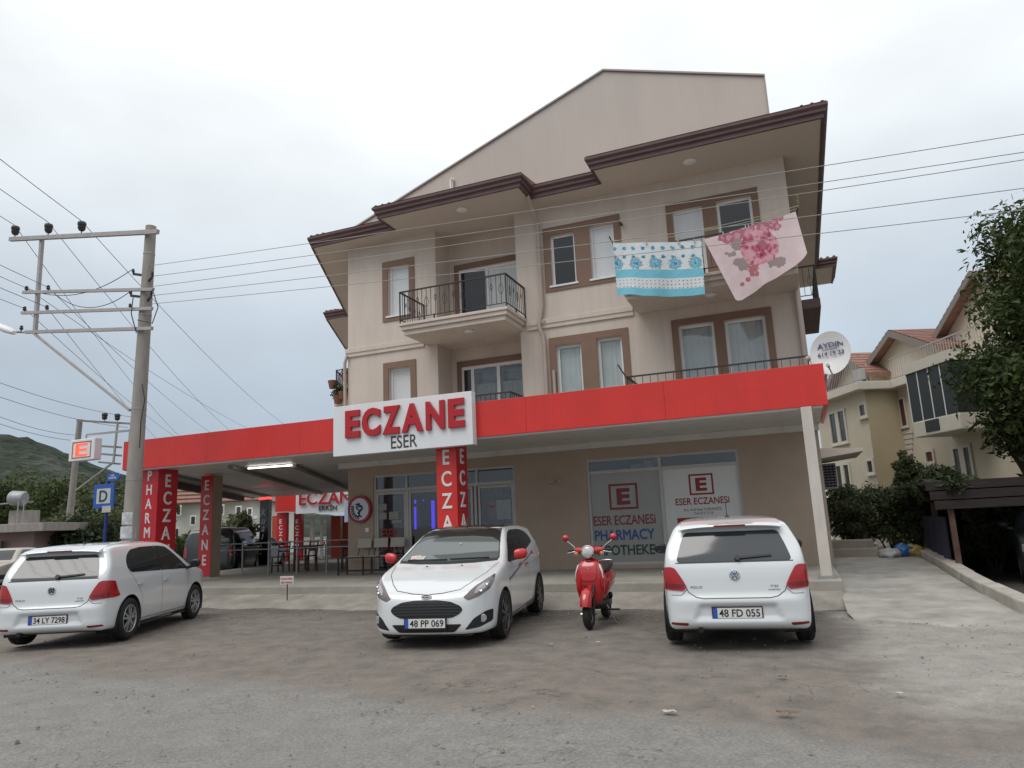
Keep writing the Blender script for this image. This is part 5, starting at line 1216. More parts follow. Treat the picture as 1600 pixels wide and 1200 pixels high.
c_, K_ = plain_car(SEDAN, 'old beige sedan parked at the roadside below the small flat roofed house', BEIGEC, (-27.6, 18.2, 0), math.radians(-62), SEDWIN, SEDLAMP)
K_.patch('grille', 'front', [(-.40, .58), (.40, .58), (.40, .70), (-.40, .70)], BLACKP, off=.005); K_.patch('bumper', 'front', [(-.8, .36), (.8, .36), (.8, .50), (-.8, .50)], BLACKP, off=.02)
c2_, K_ = plain_car(SEDAN, 'dark grey car standing in the shade under the carport', M('dark_grey_car_paint', (.05, .055, .058), .3, coat=.6), (4.55, 17.0, .02), math.radians(-100), SEDWIN, SEDLAMP)
K_.patch('grille', 'front', [(-.40, .58), (.40, .58), (.40, .70), (-.40, .70)], BLACKP, off=.005); plate(c2_, (2.17, 0, .42), (0, 1, 0), (0, 0, 1), '48')
vw_ = [[(-1.85, 1.12), (-.95, 1.10), (-.95, 1.58), (-1.80, 1.56)], [(-.87, 1.10), (0.05, 1.09), (.05, 1.60), (-.87, 1.60)], [(.12, 1.09), (1.10, 1.09), (.70, 1.50), (.55, 1.60), (.12, 1.60)]]
VANWIN = {'front': [[(-.72, 1.12), (.72, 1.12), (.62, 1.65), (-.62, 1.65)]], 'rear': [[(-.70, 1.12), (.70, 1.12), (.60, 1.62), (-.60, 1.62)]], 'left': vw_, 'right': vw_}
VANLAMP = [('front', [(.5, .72), (.8, .75), (.82, .90), (.55, .86)], HEADL, 'headlight'), ('rear', [(.70, .80), (.86, .80), (.82, 1.15), (.72, 1.15)], TAILR, 'tail_light')]
VAN['belt'] = 1.08
plain_car(VAN, 'black van parked beyond the terrace railing', BLACKC, (-20.3, 21.4, .0), math.radians(118), VANWIN, VANLAMP, 'van')
bg1, _ = plain_car(SEDAN, 'white car standing behind the black van by the shrubs', CARW, (-29.5, 29.5, 0), math.radians(-55), SEDWIN, SEDLAMP)
bg2 = copy_tree(bg1); bg2.location = (-22.6, 25.6, 0); bg2.rotation_euler = (0, 0, math.radians(112)); bg2['label'] = 'white car standing between the black van and the black hairdresser column'
bg3 = copy_tree(bg1); bg3.location = (-29.0, 42.5, 0); bg3.rotation_euler = (0, 0, math.radians(20)); bg3['label'] = 'white car glimpsed beneath the far neighbouring canopy'

# ================================================================== SCOOTER
SRED = M('scooter_red', (0.43, 0.010, 0.014), 0.18, coat=0.8); SBLK = M('scooter_black', (.016, .016, .017), .5)
def loft(mb, rings, n=20, pw=.8, cap=True):
    """rings: (x, zc, half width y, half height z) superellipse sections along x"""
    base = len(mb.v)
    for x, zc, hw, hh, *sh in rings:
        for k in range(n):
            a = 2*math.pi*k/n; c, s_ = math.cos(a), math.sin(a)
            mb.v.append((x+(sh[0]*s_ if sh else 0), hw*np.sign(c)*abs(c)**pw, zc+hh*np.sign(s_)*abs(s_)**pw))
    for i in range(len(rings)-1):
        for k in range(n):
            a0 = base+i*n+k; a1 = base+i*n+(k+1) % n; mb.f.append((a0, a1, a1+n, a0+n)); mb.mi.append(mb.cur)
    if cap:
        mb.f.append(tuple(base+k for k in range(n))); mb.f.append(tuple(base+(len(rings)-1)*n+k for k in range(n))); mb.mi += [mb.cur]*2
    return mb
def zloft(mb, rings, n=20, pw=.75):
    """rings stacked in z: (z, xc, half depth x, half width y)"""
    base = len(mb.v)
    for z, xc, hd, hw in rings:
        for k in range(n):
            a = 2*math.pi*k/n; c, s_ = math.cos(a), math.sin(a); mb.v.append((xc+hd*np.sign(c)*abs(c)**pw, hw*np.sign(s_)*abs(s_)**pw, z))
    for i in range(len(rings)-1):
        for k in range(n):
            a0 = base+i*n+k; a1 = base+i*n+(k+1) % n; mb.f.append((a0, a1, a1+n, a0+n)); mb.mi.append(mb.cur)
    mb.f.append(tuple(base+k for k in range(n))); mb.f.append(tuple(base+(len(rings)-1)*n+k for k in range(n))); mb.mi += [mb.cur]*2
    return mb
sc = thing('scooter', 'red motor scooter with round headlight facing the road between two white cars', 'scooter', (-2.98, 10.58, 0), math.radians(-90+3))
sc.scale = (.95, .95, .94)
def scooter():
    P = lambda mb, nm, m, par=None, sm=45: link(nm, mb.mesh(smooth=sm), m, par or sc)
    for x, nm in ((.62, 'front_wheel'), (-.60, 'rear_wheel')):
        wr_ = thing_part(nm, sc, (x, 0, .215))
        mb = MB(); mb.lathe([(.135, -.04), (.15, -.052), (.185, -.054), (.208, -.036), (.215, -.014), (.215, .014), (.208, .036), (.185, .054), (.15, .052), (.135, .04)], (0, 0, 0), (0, 1, 0), 36); P(mb, 'tyre', RUBBER, wr_)
        mb = MB(); mb.lathe([(.137, -.036), (.125, -.02), (.125, .02), (.137, .036)], (0, 0, 0), (0, 1, 0), 30); mb.lathe([(.001, -.045), (.035, -.045), (.04, .045), (.001, .045)], (0, 0, 0), (0, 1, 0), 14)
        for k in range(5): a = k*2*math.pi/5; mb.bar((.03*math.cos(a), 0, .03*math.sin(a)), (.13*math.cos(a), 0, .13*math.sin(a)), .03, .05, up=(0, 1, 0))
        P(mb, 'rim', M('scooter_rim', (.12, .12, .125), .4, metal=.6), wr_)
    for sg in (-1, 1):
        mb = MB(); mb.tube([(.62, sg*.075, .215), (.575, sg*.075, .40), (.50, sg*.07, .62)], .020, 10); P(mb, 'fork_leg', SBLK)
        mb = MB(); mb.lathe([(.001, 0), (.016, 0), (.016, .03), (.001, .03)], (.62, sg*.09, .215), (0, sg, 0), 8); P(mb, 'axle_nut', CHROME)
    # front mudguard
    mb = MB(); n = 16; vs = []; cols = 11
    for k in range(n+1):
        a = math.radians(18+135*k/n); R = .262+.075*math.exp(-((k-7)/5.5)**2)
        for j in range(cols):
            t_ = -1+2*j/(cols-1); w_ = .088; dr = -.12*abs(t_)**2.6
            vs.append((.62+(R+dr)*math.cos(a), w_*math.sin(t_*1.45)/math.sin(1.45), .215+(R+dr)*math.sin(a)+.045))
    mb.add(vs, [(k*cols+j, k*cols+j+1, (k+1)*cols+j+1, (k+1)*cols+j) for k in range(n) for j in range(cols-1)]); P(mb, 'front_mudguard', SRED)
    # leg shield: stacked sections, wide shoulders, narrow foot
    Z = [(.31, .36, .05, .10), (.36, .375, .07, .150), (.45, .39, .085, .190), (.56, .40, .095, .213), (.68, .405, .10, .222), (.79, .40, .10, .218), (.88, .388, .092, .198), (.94, .372, .078, .160), (.985, .35, .055, .105), (1.01, .335, .03, .06)]
    mb = MB(); zloft(mb, Z, 28, .8); ls = P(mb, 'leg_shield', SRED)
    bv = BVHTree.FromPolygons([tuple(v) for v in mb.v], mb.f)
    def onf(y, z, off=.003):
        h = bv.ray_cast(Vector((2, y, z)), Vector((-1, 0, 0))); return np.array(h[0])+np.array(h[1] if h[1].x > 0 else -h[1])*off if h[0] else np.array([.45, y, z])
    # raised centre cover, decals on the shoulders
    def patch(nm, poly, m, off, par=ls, rd=.02):
        v, f, nb = inset_mesh(round_poly(poly, rd), None, .022); mb = MB(); mb.add([onf(*p, off) for p in v], f); me = mb.mesh(smooth=50)
        return link(nm, me, m, par)
    patch('cover_gap', [(-.128, .955), (-.135, .80), (-.125, .715), (-.075, .665), (.075, .665), (.125, .715), (.135, .80), (.128, .955)], M('scooter_dark_red', (.12, .006, .008), .4), .003, rd=.04)
    patch('centre_cover', [(-.120, .957), (-.127, .80), (-.118, .722), (-.07, .675), (.07, .675), (.118, .722), (.127, .80), (.120, .957)], SRED, .009, rd=.04)
    for sg in (-1, 1): patch('decal', [(sg*.150, .925), (sg*.178, .90), (sg*.205, .82), (sg*.214, .71), (sg*.203, .72), (sg*.190, .81), (sg*.165, .87)], PVC, .004, rd=.01)
    patch('badge', [(-.035, .965), (-.035, .98), (.035, .98), (.035, .965)], CHROME, .006, rd=.004)
    h = onf(0, .86, .01); mb = MB(); mb.lathe([(.001, .006), (.009, .006), (.011, 0)], h, (1, 0, .1), 10); P(mb, 'key_lock', CHROME)
    # handlebar cowl, headlight, grips, levers, mirrors
    mb = MB(); zloft(mb, [(1.02, .36, .05, .06), (1.06, .37, .085, .09), (1.11, .375, .10, .105), (1.165, .365, .09, .10), (1.20, .34, .05, .06)], 20); cw = P(mb, 'headlight_cowl', SRED)
    mb = MB(); mb.lathe([(.086, -.05), (.098, -.01), (.100, .012), (.090, .020)], (.455, 0, 1.105), (1, 0, .12), 30); P(mb, 'headlight_ring', CHROME, cw)
    mb = MB(); mb.lathe([(.001, .034), (.04, .030), (.075, .020), (.092, .006)], (.455, 0, 1.105), (1, 0, .12), 30); P(mb, 'headlight_lens', M('scooter_lens', (.50, .50, .48), .1, coat=1.0, var=.3, vscale=30), cw)
    for sg in (-1, 1):
        mb = MB(); mb.tube([(.35, sg*.09, 1.115), (.33, sg*.17, 1.125), (.315, sg*.215, 1.13)], [.058, .05, .042], 16); P(mb, 'bar_cover', SRED)
        mb = MB(); mb.tube([(.312, sg*.21, 1.13), (.285, sg*.335, 1.125)], .017, 10); P(mb, 'grip', SBLK)
        mb = MB(); mb.tube([(.355, sg*.22, 1.11), (.355, sg*.28, 1.10), (.335, sg*.345, 1.085)], .008, 8); P(mb, 'brake_lever', CHROME)
        mb = MB(); mb.lathe([(.001, -.02), (.03, -.018), (.035, .015), (.001, .03)], (.36, sg*.20, 1.075), (1, 0, 0), 14); P(mb, 'turn_signal', M('amber_lens', (.40, .22, .10), .2), sc)
        mb = MB(); mb.tube([(.33, sg*.225, 1.145), (.33, sg*.235, 1.185), (.30, sg*.355, 1.275)], .007, 8); ms = P(mb, 'mirror_stem', CHROME)
        mb = MB(); mb.lathe([(.001, -.03), (.03, -.026), (.052, -.006), (.055, .012), (.048, .02), (.001, .02)], (.30, sg*.375, 1.315), (-1, 0, .05), 18); P(mb, 'mirror_shell', SRED, ms)
    # floor board, body, seat, engine, exhaust, stands, rack
    mb = MB(); loft(mb, [(.40, .33, .12, .045), (.15, .31, .17, .04), (-.10, .31, .16, .045)], 18); P(mb, 'floor_board', SBLK)
    mb = MB(); loft(mb, [(.02, .46, .10, .16), (-.10, .54, .155, .22), (-.30, .60, .185, .20), (-.55, .64, .19, .165), (-.80, .68, .155, .12), (-.95, .70, .08, .06)], 22); P(mb, 'rear_body', SRED)
    mb = MB(); loft(mb, [(.03, .765, .07, .02), (-.04, .785, .125, .045), (-.25, .80, .155, .05), (-.50, .825, .160, .055), (-.75, .85, .135, .05), (-.88, .85, .08, .03)], 20); P(mb, 'seat', M('seat_vinyl', (.022, .020, .020), .55))
    mb = MB(); mb.tube([(-.62, -.12, .86), (-.80, -.14, .91), (-.95, -.10, .90), (-.98, 0, .90), (-.95, .10, .90), (-.80, .14, .91), (-.62, .12, .86)], .011, 8); P(mb, 'grab_rail', CHROME)
    mb = MB(); loft(mb, [(.05, .30, .09, .09), (-.25, .30, .12, .11), (-.60, .27, .11, .10), (-.72, .26, .06, .06)], 16); P(mb, 'engine', SBLK)
    mb = MB(); mb.tube([(-.15, -.10, .20), (-.35, -.17, .20)], .02, 8); mb.tube([(-.35, -.175, .21), (-.85, -.185, .28)], [.05, .06], 14); P(mb, 'exhaust', SBLK)
    mb = MB(); mb.tube([(-.05, .13, .20), (-.06, .33, .20)], .014, 8); P(mb, 'footrest', SBLK)
    mb = MB(); mb.tube([(-.1, .12, .27), (-.13, .23, .02)], .012, 8); mb.bar((-.15, .22, .012), (-.09, .26, .012), .03, .012); P(mb, 'side_stand', STEEL)
    mb = MB(); mb.lathe([(.001, 0), (.05, 0), (.055, .04), (.001, .06)], (-.35, .12, .38), (0, 1, 0), 18); P(mb, 'fan_cover', SBLK)
scooter()

# ================================================================== UTILITY POLE, WIRES, ROAD SIGNS
PY = 11.4
pt = ay(236, 354, PY); pbx = ay(205, 800, PY)[0]
pole = thing('utility_pole', 'tall grey concrete utility pole with steel crossarms beside the canopy corner', 'utility pole', (pbx, PY, 0))
mb = MB(); mb.tube([(pbx, PY, -.1), (pbx+(pt[0]-pbx)*.5, PY, pt[2]*.5), (pt[0], PY, pt[2])], [.185, .15, .115], 20); mb.build('shaft', CONC, pole, smooth=50)
def pp(x, y): return ay(x, y, PY-.16)
for z in (.32, .5, .75, .92): 
    mb = MB(); rr = .185-.07*z; mb.lathe([(rr, 0), (rr+.006, 0), (rr+.006, .03), (rr, .03)], (pbx+(pt[0]-pbx)*z, PY, pt[2]*z), (0, 0, 1), 20); mb.build('steel_band', STEEL, pole)
arms = [((16, 374), (247, 362), .10), ((36, 457), (240, 452), .07), ((34, 489), (238, 482), .07), ((40, 519), (238, 513), .075)]
for a, b, w_ in arms:
    mb = MB(); mb.bar(pp(*a), pp(*b), w_*.8, w_, up=(0, 0, 1)); mb.build('crossarm', STEELP, pole)
pa, pb = pp(62, 372), pp(51, 518); mb = MB(); mb.bar(pa+[0, .06, 0], pb+[0, .06, 0], .08, .08, up=(0, 1, 0)); mb.build('arm_post', STEELP, pole)
mb = MB(); mb.bar(pp(53, 521), ay(203, 641, PY-.13), .055, .055); mb.build('brace', STEELP, pole)
def insulator(p, s_=1.0, big=True, nm='insulator', par=pole):
    mb = MB(); mb.tube([p, np.array(p)+[0, 0, .10*s_]], .015, 6)
    pr = [(.001, .08), (.06, .08), (.085, .12), (.095, .17), (.08, .19), (.10, .22), (.105, .27), (.09, .31), (.04, .33), (.001, .33)] if big else [(.001, .05), (.04, .05), (.05, .09), (.035, .11), (.045, .14), (.02, .17), (.001, .17)]
    mb.lathe([(r*s_, h*s_) for r, h in pr], p, (0, 0, 1), 16); mb.build(nm, INSUL, par, smooth=40)
for x, y in ((23, 371), (75, 368), (127, 365)): insulator(pp(x, y), .95)
for x, y in ((41, 456), (75, 455), (38, 488), (73, 486), (33, 518)): insulator(pp(x, y), .9, False)
for x, y in ((208, 428), (204, 462), (203, 482), (238, 432), (236, 463)):
    p = ay(x, y, PY-.15); c_ = np.array([pbx+(pt[0]-pbx)*.8, PY, p[2]-.05]); mb = MB(); mb.bar(c_, p, .04, .05); mb.build('bracket', INSUL, pole); insulator(p, .7, False)
def sag(a, b, s_=.3, n=16):
    a, b = np.array(a, float), np.array(b, float); return [a+(b-a)*k/n-np.array([0, 0, 4*s_*(k/n)*(1-k/n)]) for k in range(n+1)]
for pts_ in ([ay(238, 452, PY-.2), ay(247, 480, PY-.25), ay(238, 505, PY-.2), ay(215, 500, PY-.2)], [ay(208, 465, PY-.2), ay(205, 490, PY-.25), ay(213, 520, PY-.2)], [ay(222, 600, PY-.17), ay(226, 625, PY-.19), ay(220, 660, PY-.17), ay(218, 700, PY-.15)]):
    mb = MB(); mb.tube(pts_, .012, 6); mb.build('cable_loop', WIRE, pole, smooth=60)
for a, b, s_ in ((pp(40, 449), pp(208, 420), .4), (pp(75, 449), pp(204, 455), .45)):
    mb = MB(); mb.tube(sag(a, b, s_), .009, 5); mb.build('jumper_cable', WIRE, pole, smooth=60)
# pasted posters round the lower shaft
for (x0, y0, x1, y1) in ((189, 800, 203, 820), (186, 822, 206, 842)):
    p0, p1 = ay(x0, y1, PY-.2), ay(x1, y0, PY-.2); mb = MB(); n = 6; vs = []
    for k in range(n+1):
        x = p0[0]+(p1[0]-p0[0])*k/n; dx = (x-pbx); yv = PY-math.sqrt(max(.0001, .192**2-min(abs(dx), .19)**2))
        vs += [(pbx+max(-.19, min(.19, dx)), yv, p0[2]), (pbx+max(-.19, min(.19, dx)), yv, p1[2])]
    mb.add(vs, [(2*k, 2*k+2, 2*k+3, 2*k+1) for k in range(n)]); mb.build('poster', M('torn_posters', (.55, .56, .58), .8, var=.35, vscale=9), pole, fix=False)
# service wires running right, in front of the upper storeys
for i, (yl, yr, Yr) in enumerate(((415, 198, 11.4), (432, 226, 11.4), (448, 238, 11.5), (462, 282, 11.3), (475, 316, 11.4))):
    a = ay(236, yl, PY-.1); b = ay(1600, yr, Yr); d = b-a; e_ = a+d*1.6
    mb = MB(); mb.tube(sag(a, e_, .12, 24), .0065, 5); w_ = mb.build('power_line', WIREL, smooth=60)
    tag(w_, ('topmost thin service wire', 'second highest thin service wire', 'middle thin service wire', 'second lowest thin service wire', 'lowest thin service wire')[i]+' from the concrete pole across the building front', 'wire', 'service wires in front of the building')
# high voltage lines through the top arm, running back along the side street
for i, (x, y, xe, ye) in enumerate(((23, 352, 340, 722), (75, 347, 420, 708), (127, 345, 505, 692))):
    p = ay(x, y, PY-.16); q = ad(xe, ye, 75); dn = np.array([.44, -.9, 0.02])
    mb = MB(); mb.tube(sag(p+dn*28+[0, 0, .6], p, .5)+sag(p, q, 1.2)[1:], .008, 5); w_ = mb.build('power_line', WIRE, smooth=60)
    tag(w_, 'high line on the top crossarm insulator '+('farthest from the concrete shaft', 'between the two others', 'nearest to the concrete shaft')[i], 'wire', 'high lines over the side street')
for i, (x, y, xe, ye) in enumerate(((41, 450, 470, 698), (75, 449, 395, 710), (38, 482, 345, 716), (73, 480, 300, 722))):
    p = ay(x, y, PY-.16); q = ad(xe, ye, 75); dn = np.array([.44, -.9, 0.0])
    mb = MB(); mb.tube(sag(p+dn*25+[0, 0, .3], p, .5)+sag(p, q, .8)[1:], .007, 5); w_ = mb.build('power_line', WIRE, smooth=60)
    tag(w_, 'line tied to the '+('outer small insulator of the second crossarm', 'inner small insulator of the second crossarm', 'outer small insulator of the third crossarm', 'inner small insulator of the third crossarm')[i], 'wire', 'lower lines over the side street')
for i, (a, b) in enumerate((((-60, 575), (210, 652)), ((-60, 598), (200, 668)), ((-60, 625), (120, 680)), ((-60, 640), (140, 690)))):
    mb = MB(); mb.tube(sag(ad(*a, 30), ad(*b, 42), .3), .012, 5); w_ = mb.build('power_line', WIRE, smooth=60); tag(w_, ('highest', 'second highest', 'second lowest', 'lowest')[i]+' of the distant lines sloping down to the far pole', 'wire', 'distant lines towards the far pole')
# street lamp head reaching in at the left edge
p = ay(12, 514, PY-.5); lampo = thing('street_lamp', 'pale drop shaped street lamp head on an arm at the pole brace', 'street lamp', p)
mb = MB(); loft(mb, [(-.55, 0, .06, .05), (-.35, .0, .13, .075), (-.05, -.02, .15, .09), (.18, -.03, .10, .07), (.27, -.03, .05, .04)], 18); v_ = np.array(mb.v); a_ = math.radians(-20); mb.v = [tuple(np.array(p)+[q[0]*math.cos(a_), q[1], q[2]+q[0]*math.sin(a_)]) for q in v_]; mb.build('lamp_head', PVC, lampo, smooth=50)
mb = MB(); mb.tube([np.array(p)+[.22, 0, -.11], pp(33, 519), pp(60, 520)], .025, 8); mb.build('lamp_arm', STEELP, lampo)
# far pole
fb = ad(103, 850, 40); ft = ad(125, 655, 40); fb[2] = 0
pole2 = thing('utility_pole', 'far concrete utility pole standing among trees behind the D stop sign', 'utility pole', fb)
mb = MB(); mb.tube([fb, ft], [.20, .15], 14); mb.build('shaft', CONC, pole2, smooth=50)
for a, b in (((120, 657), (205, 662)), ((156, 697), (190, 699)), ((154, 709), (190, 712)), ((154, 722), (188, 725))):
    mb = MB(); mb.bar(ad(*a, 39.6), ad(*b, 39.6), .09, .10); mb.build('crossarm', BEAM, pole2)
mb = MB(); mb.bar(ad(184, 660, 39.5), ad(177, 724, 39.5), .09, .09, up=(0, 1, 0)); mb.build('arm_post', STEELP, pole2)
mb = MB(); mb.bar(ad(119, 766, 39.5), ad(175, 724, 39.5), .09, .09); mb.build('brace', BEAM, pole2)
for x, y in ((163, 659), (183, 660)): insulator(ad(x, y, 39.5), 1.5, True, par=pole2)
# lit E sign on an arm from the canopy corner
es = thing('pharmacy_box_sign', 'square white box sign with glowing red letter E hung off the canopy corner', 'sign', ay(134, 703, 13.3))
p0, p1 = ay(112, 722, 13.3), ay(154, 684, 13.3)
mb = MB(); mb.box(p0[0], p1[0], 13.2, 13.42, p0[2], p1[2]); mb.build('box', WHITEP, es, bevel=.02)
def ring(par, X0, X1, Z0, Z1, y, w_, m, nm):
    mb = MB(); mb.box(X0, X0+w_, y-.006, y, Z0, Z1); mb.box(X1-w_, X1, y-.006, y, Z0, Z1); mb.box(X0+w_, X1-w_, y-.006, y, Z0, Z0+w_); mb.box(X0+w_, X1-w_, y-.006, y, Z1-w_, Z1); return mb.build(nm, m, par)
wd = p1[0]-p0[0]; hg = p1[2]-p0[2]
ring(es, p0[0]+.13*wd, p1[0]-.13*wd, p0[2]+.12*hg, p1[2]-.12*hg, 13.198, .025, M('rim_dull_red', (.35, .10, .09), .5), 'red_rim')
lettering('E', ((p0[0]+p1[0])/2, 13.196, p0[2]+.22*hg), (1, 0, 0), (0, 0, 1), hg*.56, M('lit_red_led', (.9, .08, .03), .4, emit=(1, .10, .04), estr=.8), es, w=wd*.48, off=.013, depth=.006, name='letter')
mb = MB(); mb.bar(((p0[0]+p1[0])/2, 13.31, p1[2]+.12), (CX0+.2, 13.33, p1[2]+.10), .04, .05); mb.bar(((p0[0]+p1[0])/2, 13.31, p1[2]-.01), ((p0[0]+p1[0])/2, 13.31, p1[2]+.12), .03, .03, up=(0, 1, 0)); mb.bar((CX0+.1, 13.33, p1[2]+.12), (CX0+.1, 13.33, 3.9), .04, .04, up=(0, 1, 0)); mb.build('hanger_arm', STEELP, es)
# bus stop sign
DY = 12.6; d0, d1 = ay(146, 795, DY), ay(180, 755, DY)
ds = thing('bus_stop_sign', 'blue bordered bus stop sign with black letter D on a blue post', 'sign', ((d0[0]+d1[0])/2, DY, 0))
BLUES = M('sign_blue', (.02, .085, .36), .45); xm = (d0[0]+d1[0])/2
mb = MB(); mb.tube([(xm+.05, DY+.05, 0), (xm+.05, DY+.05, ay(172, 738, DY)[2])], .04, 12); mb.build('post', M('sign_post_blue', (.012, .03, .17), .5), ds, smooth=50)
mb = MB(); mb.box(d0[0], d1[0], DY-.02, DY+.008, d0[2], d1[2]); mb.build('panel', BLUES, ds, bevel=.004)
mb = MB(); bw = .16*(d1[0]-d0[0]); mb.box(d0[0]+bw, d1[0]-bw, DY-.024, DY-.0205, d0[2]+bw, d1[2]-bw); mb.build('panel_field', M('sign_field_grey', (.45, .50, .52), .5), ds)
lettering('D', (xm, DY-.026, d0[2]+.27*(d1[2]-d0[2])), (1, 0, 0), (0, 0, 1), (d1[2]-d0[2])*.46, LETD, ds, w=(d1[0]-d0[0])*.40, off=.02, depth=.003)
q0, q1 = ay(161, 801, DY), ay(175, 790, DY); mb = MB(); mb.box(q0[0], q1[0], DY-.034, DY-.030, q0[2], q1[2]); mb.build('paper_notice', PAPER, ds)
q0, q1 = ay(168, 752, DY), ay(189, 738, DY); mb = MB(); hh_ = q1[2]-q0[2]; ww_ = q1[0]-q0[0]
mb.prism([(0, 0), (ww_*.8, 0), (ww_, hh_/2), (ww_*.8, hh_), (0, hh_)], (q0[0], DY-.02, q0[2]), (1, 0, 0), (0, 0, 1), (0, .03, 0)); dsn = mb.build('direction_plate', BLUES, ds)
for s_, k in (('164.', .58), ('SOKAK', .26)): lettering(s_, (q0[0]+ww_*.44, DY-.022, q0[2]+hh_*k), (1, 0, 0), (0, 0, 1), hh_*.24, LETW, dsn, w=ww_*(.3 if k > .5 else .6), off=.01, depth=.002)
# notice on a stake in front of the terrace
ns = thing('stake_sign', 'small white notice with red lettering on a thin stake before the terrace', 'sign', (-10.25, 12.5, .1))
q0, q1 = ay(438, 913, 12.5), ay(459, 900, 12.5)
mb = MB(); mb.box((q0[0]+q1[0])/2-.008, (q0[0]+q1[0])/2+.008, 12.505, 12.52, .12, q1[2]); mb.build('stake', IRON, ns)
mb = MB(); mb.box(q0[0], q1[0], 12.49, 12.504, q0[2], q1[2]); mb.build('board', M('notice_white', (.60, .56, .55), .6), ns)
for k, s_ in enumerate(('ECZANE ÖNÜNE', 'PARK YAPMAYIN')): lettering(s_, ((q0[0]+q1[0])/2, 12.488, q1[2]-.075-.075*k), (1, 0, 0), (0, 0, 1), .042, M('notice_red', (.38, .03, .04), .6), ns, w=(q1[0]-q0[0])*.86, off=.015, depth=.002)

# ================================================================== LAUNDRY, DISH
def cloth(nm, label, tl, tr, drops, Y, mat, nx=60, nz=40, fold=.045, seed=0, corner=.0, back=.35):
    """cloth folded over a line from tl to tr (world x,z); drops = hang length along the line"""
    o = None; mb = MB(); r_ = random.Random(seed); ph = [r_.uniform(0, 6) for _ in range(4)]
    for side, dy, fac in ((0, -.012, 1.0), (1, .02, back)):
        base = len(mb.v)
        for j in range(nz+1):
            v = j/nz
            for i in range(nx+1):
                u = i/nx; x = tl[0]+(tr[0]-tl[0])*u; zt = tl[1]+(tr[1]-tl[1])*u-.06*4*u*(1-u)*(tl[2] if len(tl) > 2 else .3)
                dx, dz = drops(u); dz *= fac; dx *= fac
                vv = v*fac; y = Y+dy+fold*(.25+vv)*math.sin(u*11+ph[0]+.8*vv)*.9+fold*vv*math.sin(u*23+ph[1]+vv*2)*.45+fold*vv*vv*math.sin(u*5+ph[2])*1.2
                mb.v.append((x+dx*v, y, zt-dz*v))
        for j in range(nz):
            for i in range(nx): a = base+j*(nx+1)+i; mb.f.append((a, a+1, a+nx+2, a+nx+1)); mb.mi.append(0)
    me = mb.mesh(smooth=80, fix=False); uvl = me.uv_layers.new(name='cloth'); cnt = (nx+1)*(nz+1); wd_ = tr[0]-tl[0]
    for lp in me.loops:
        q = lp.vertex_index % cnt; uvl.data[lp.index].uv = ((q % (nx+1))/nx*wd_, (q//(nx+1))/nz*(1.0 if lp.vertex_index < cnt else back))
    ob = link(nm, me, mat); tag(ob, label, 'laundry'); return ob
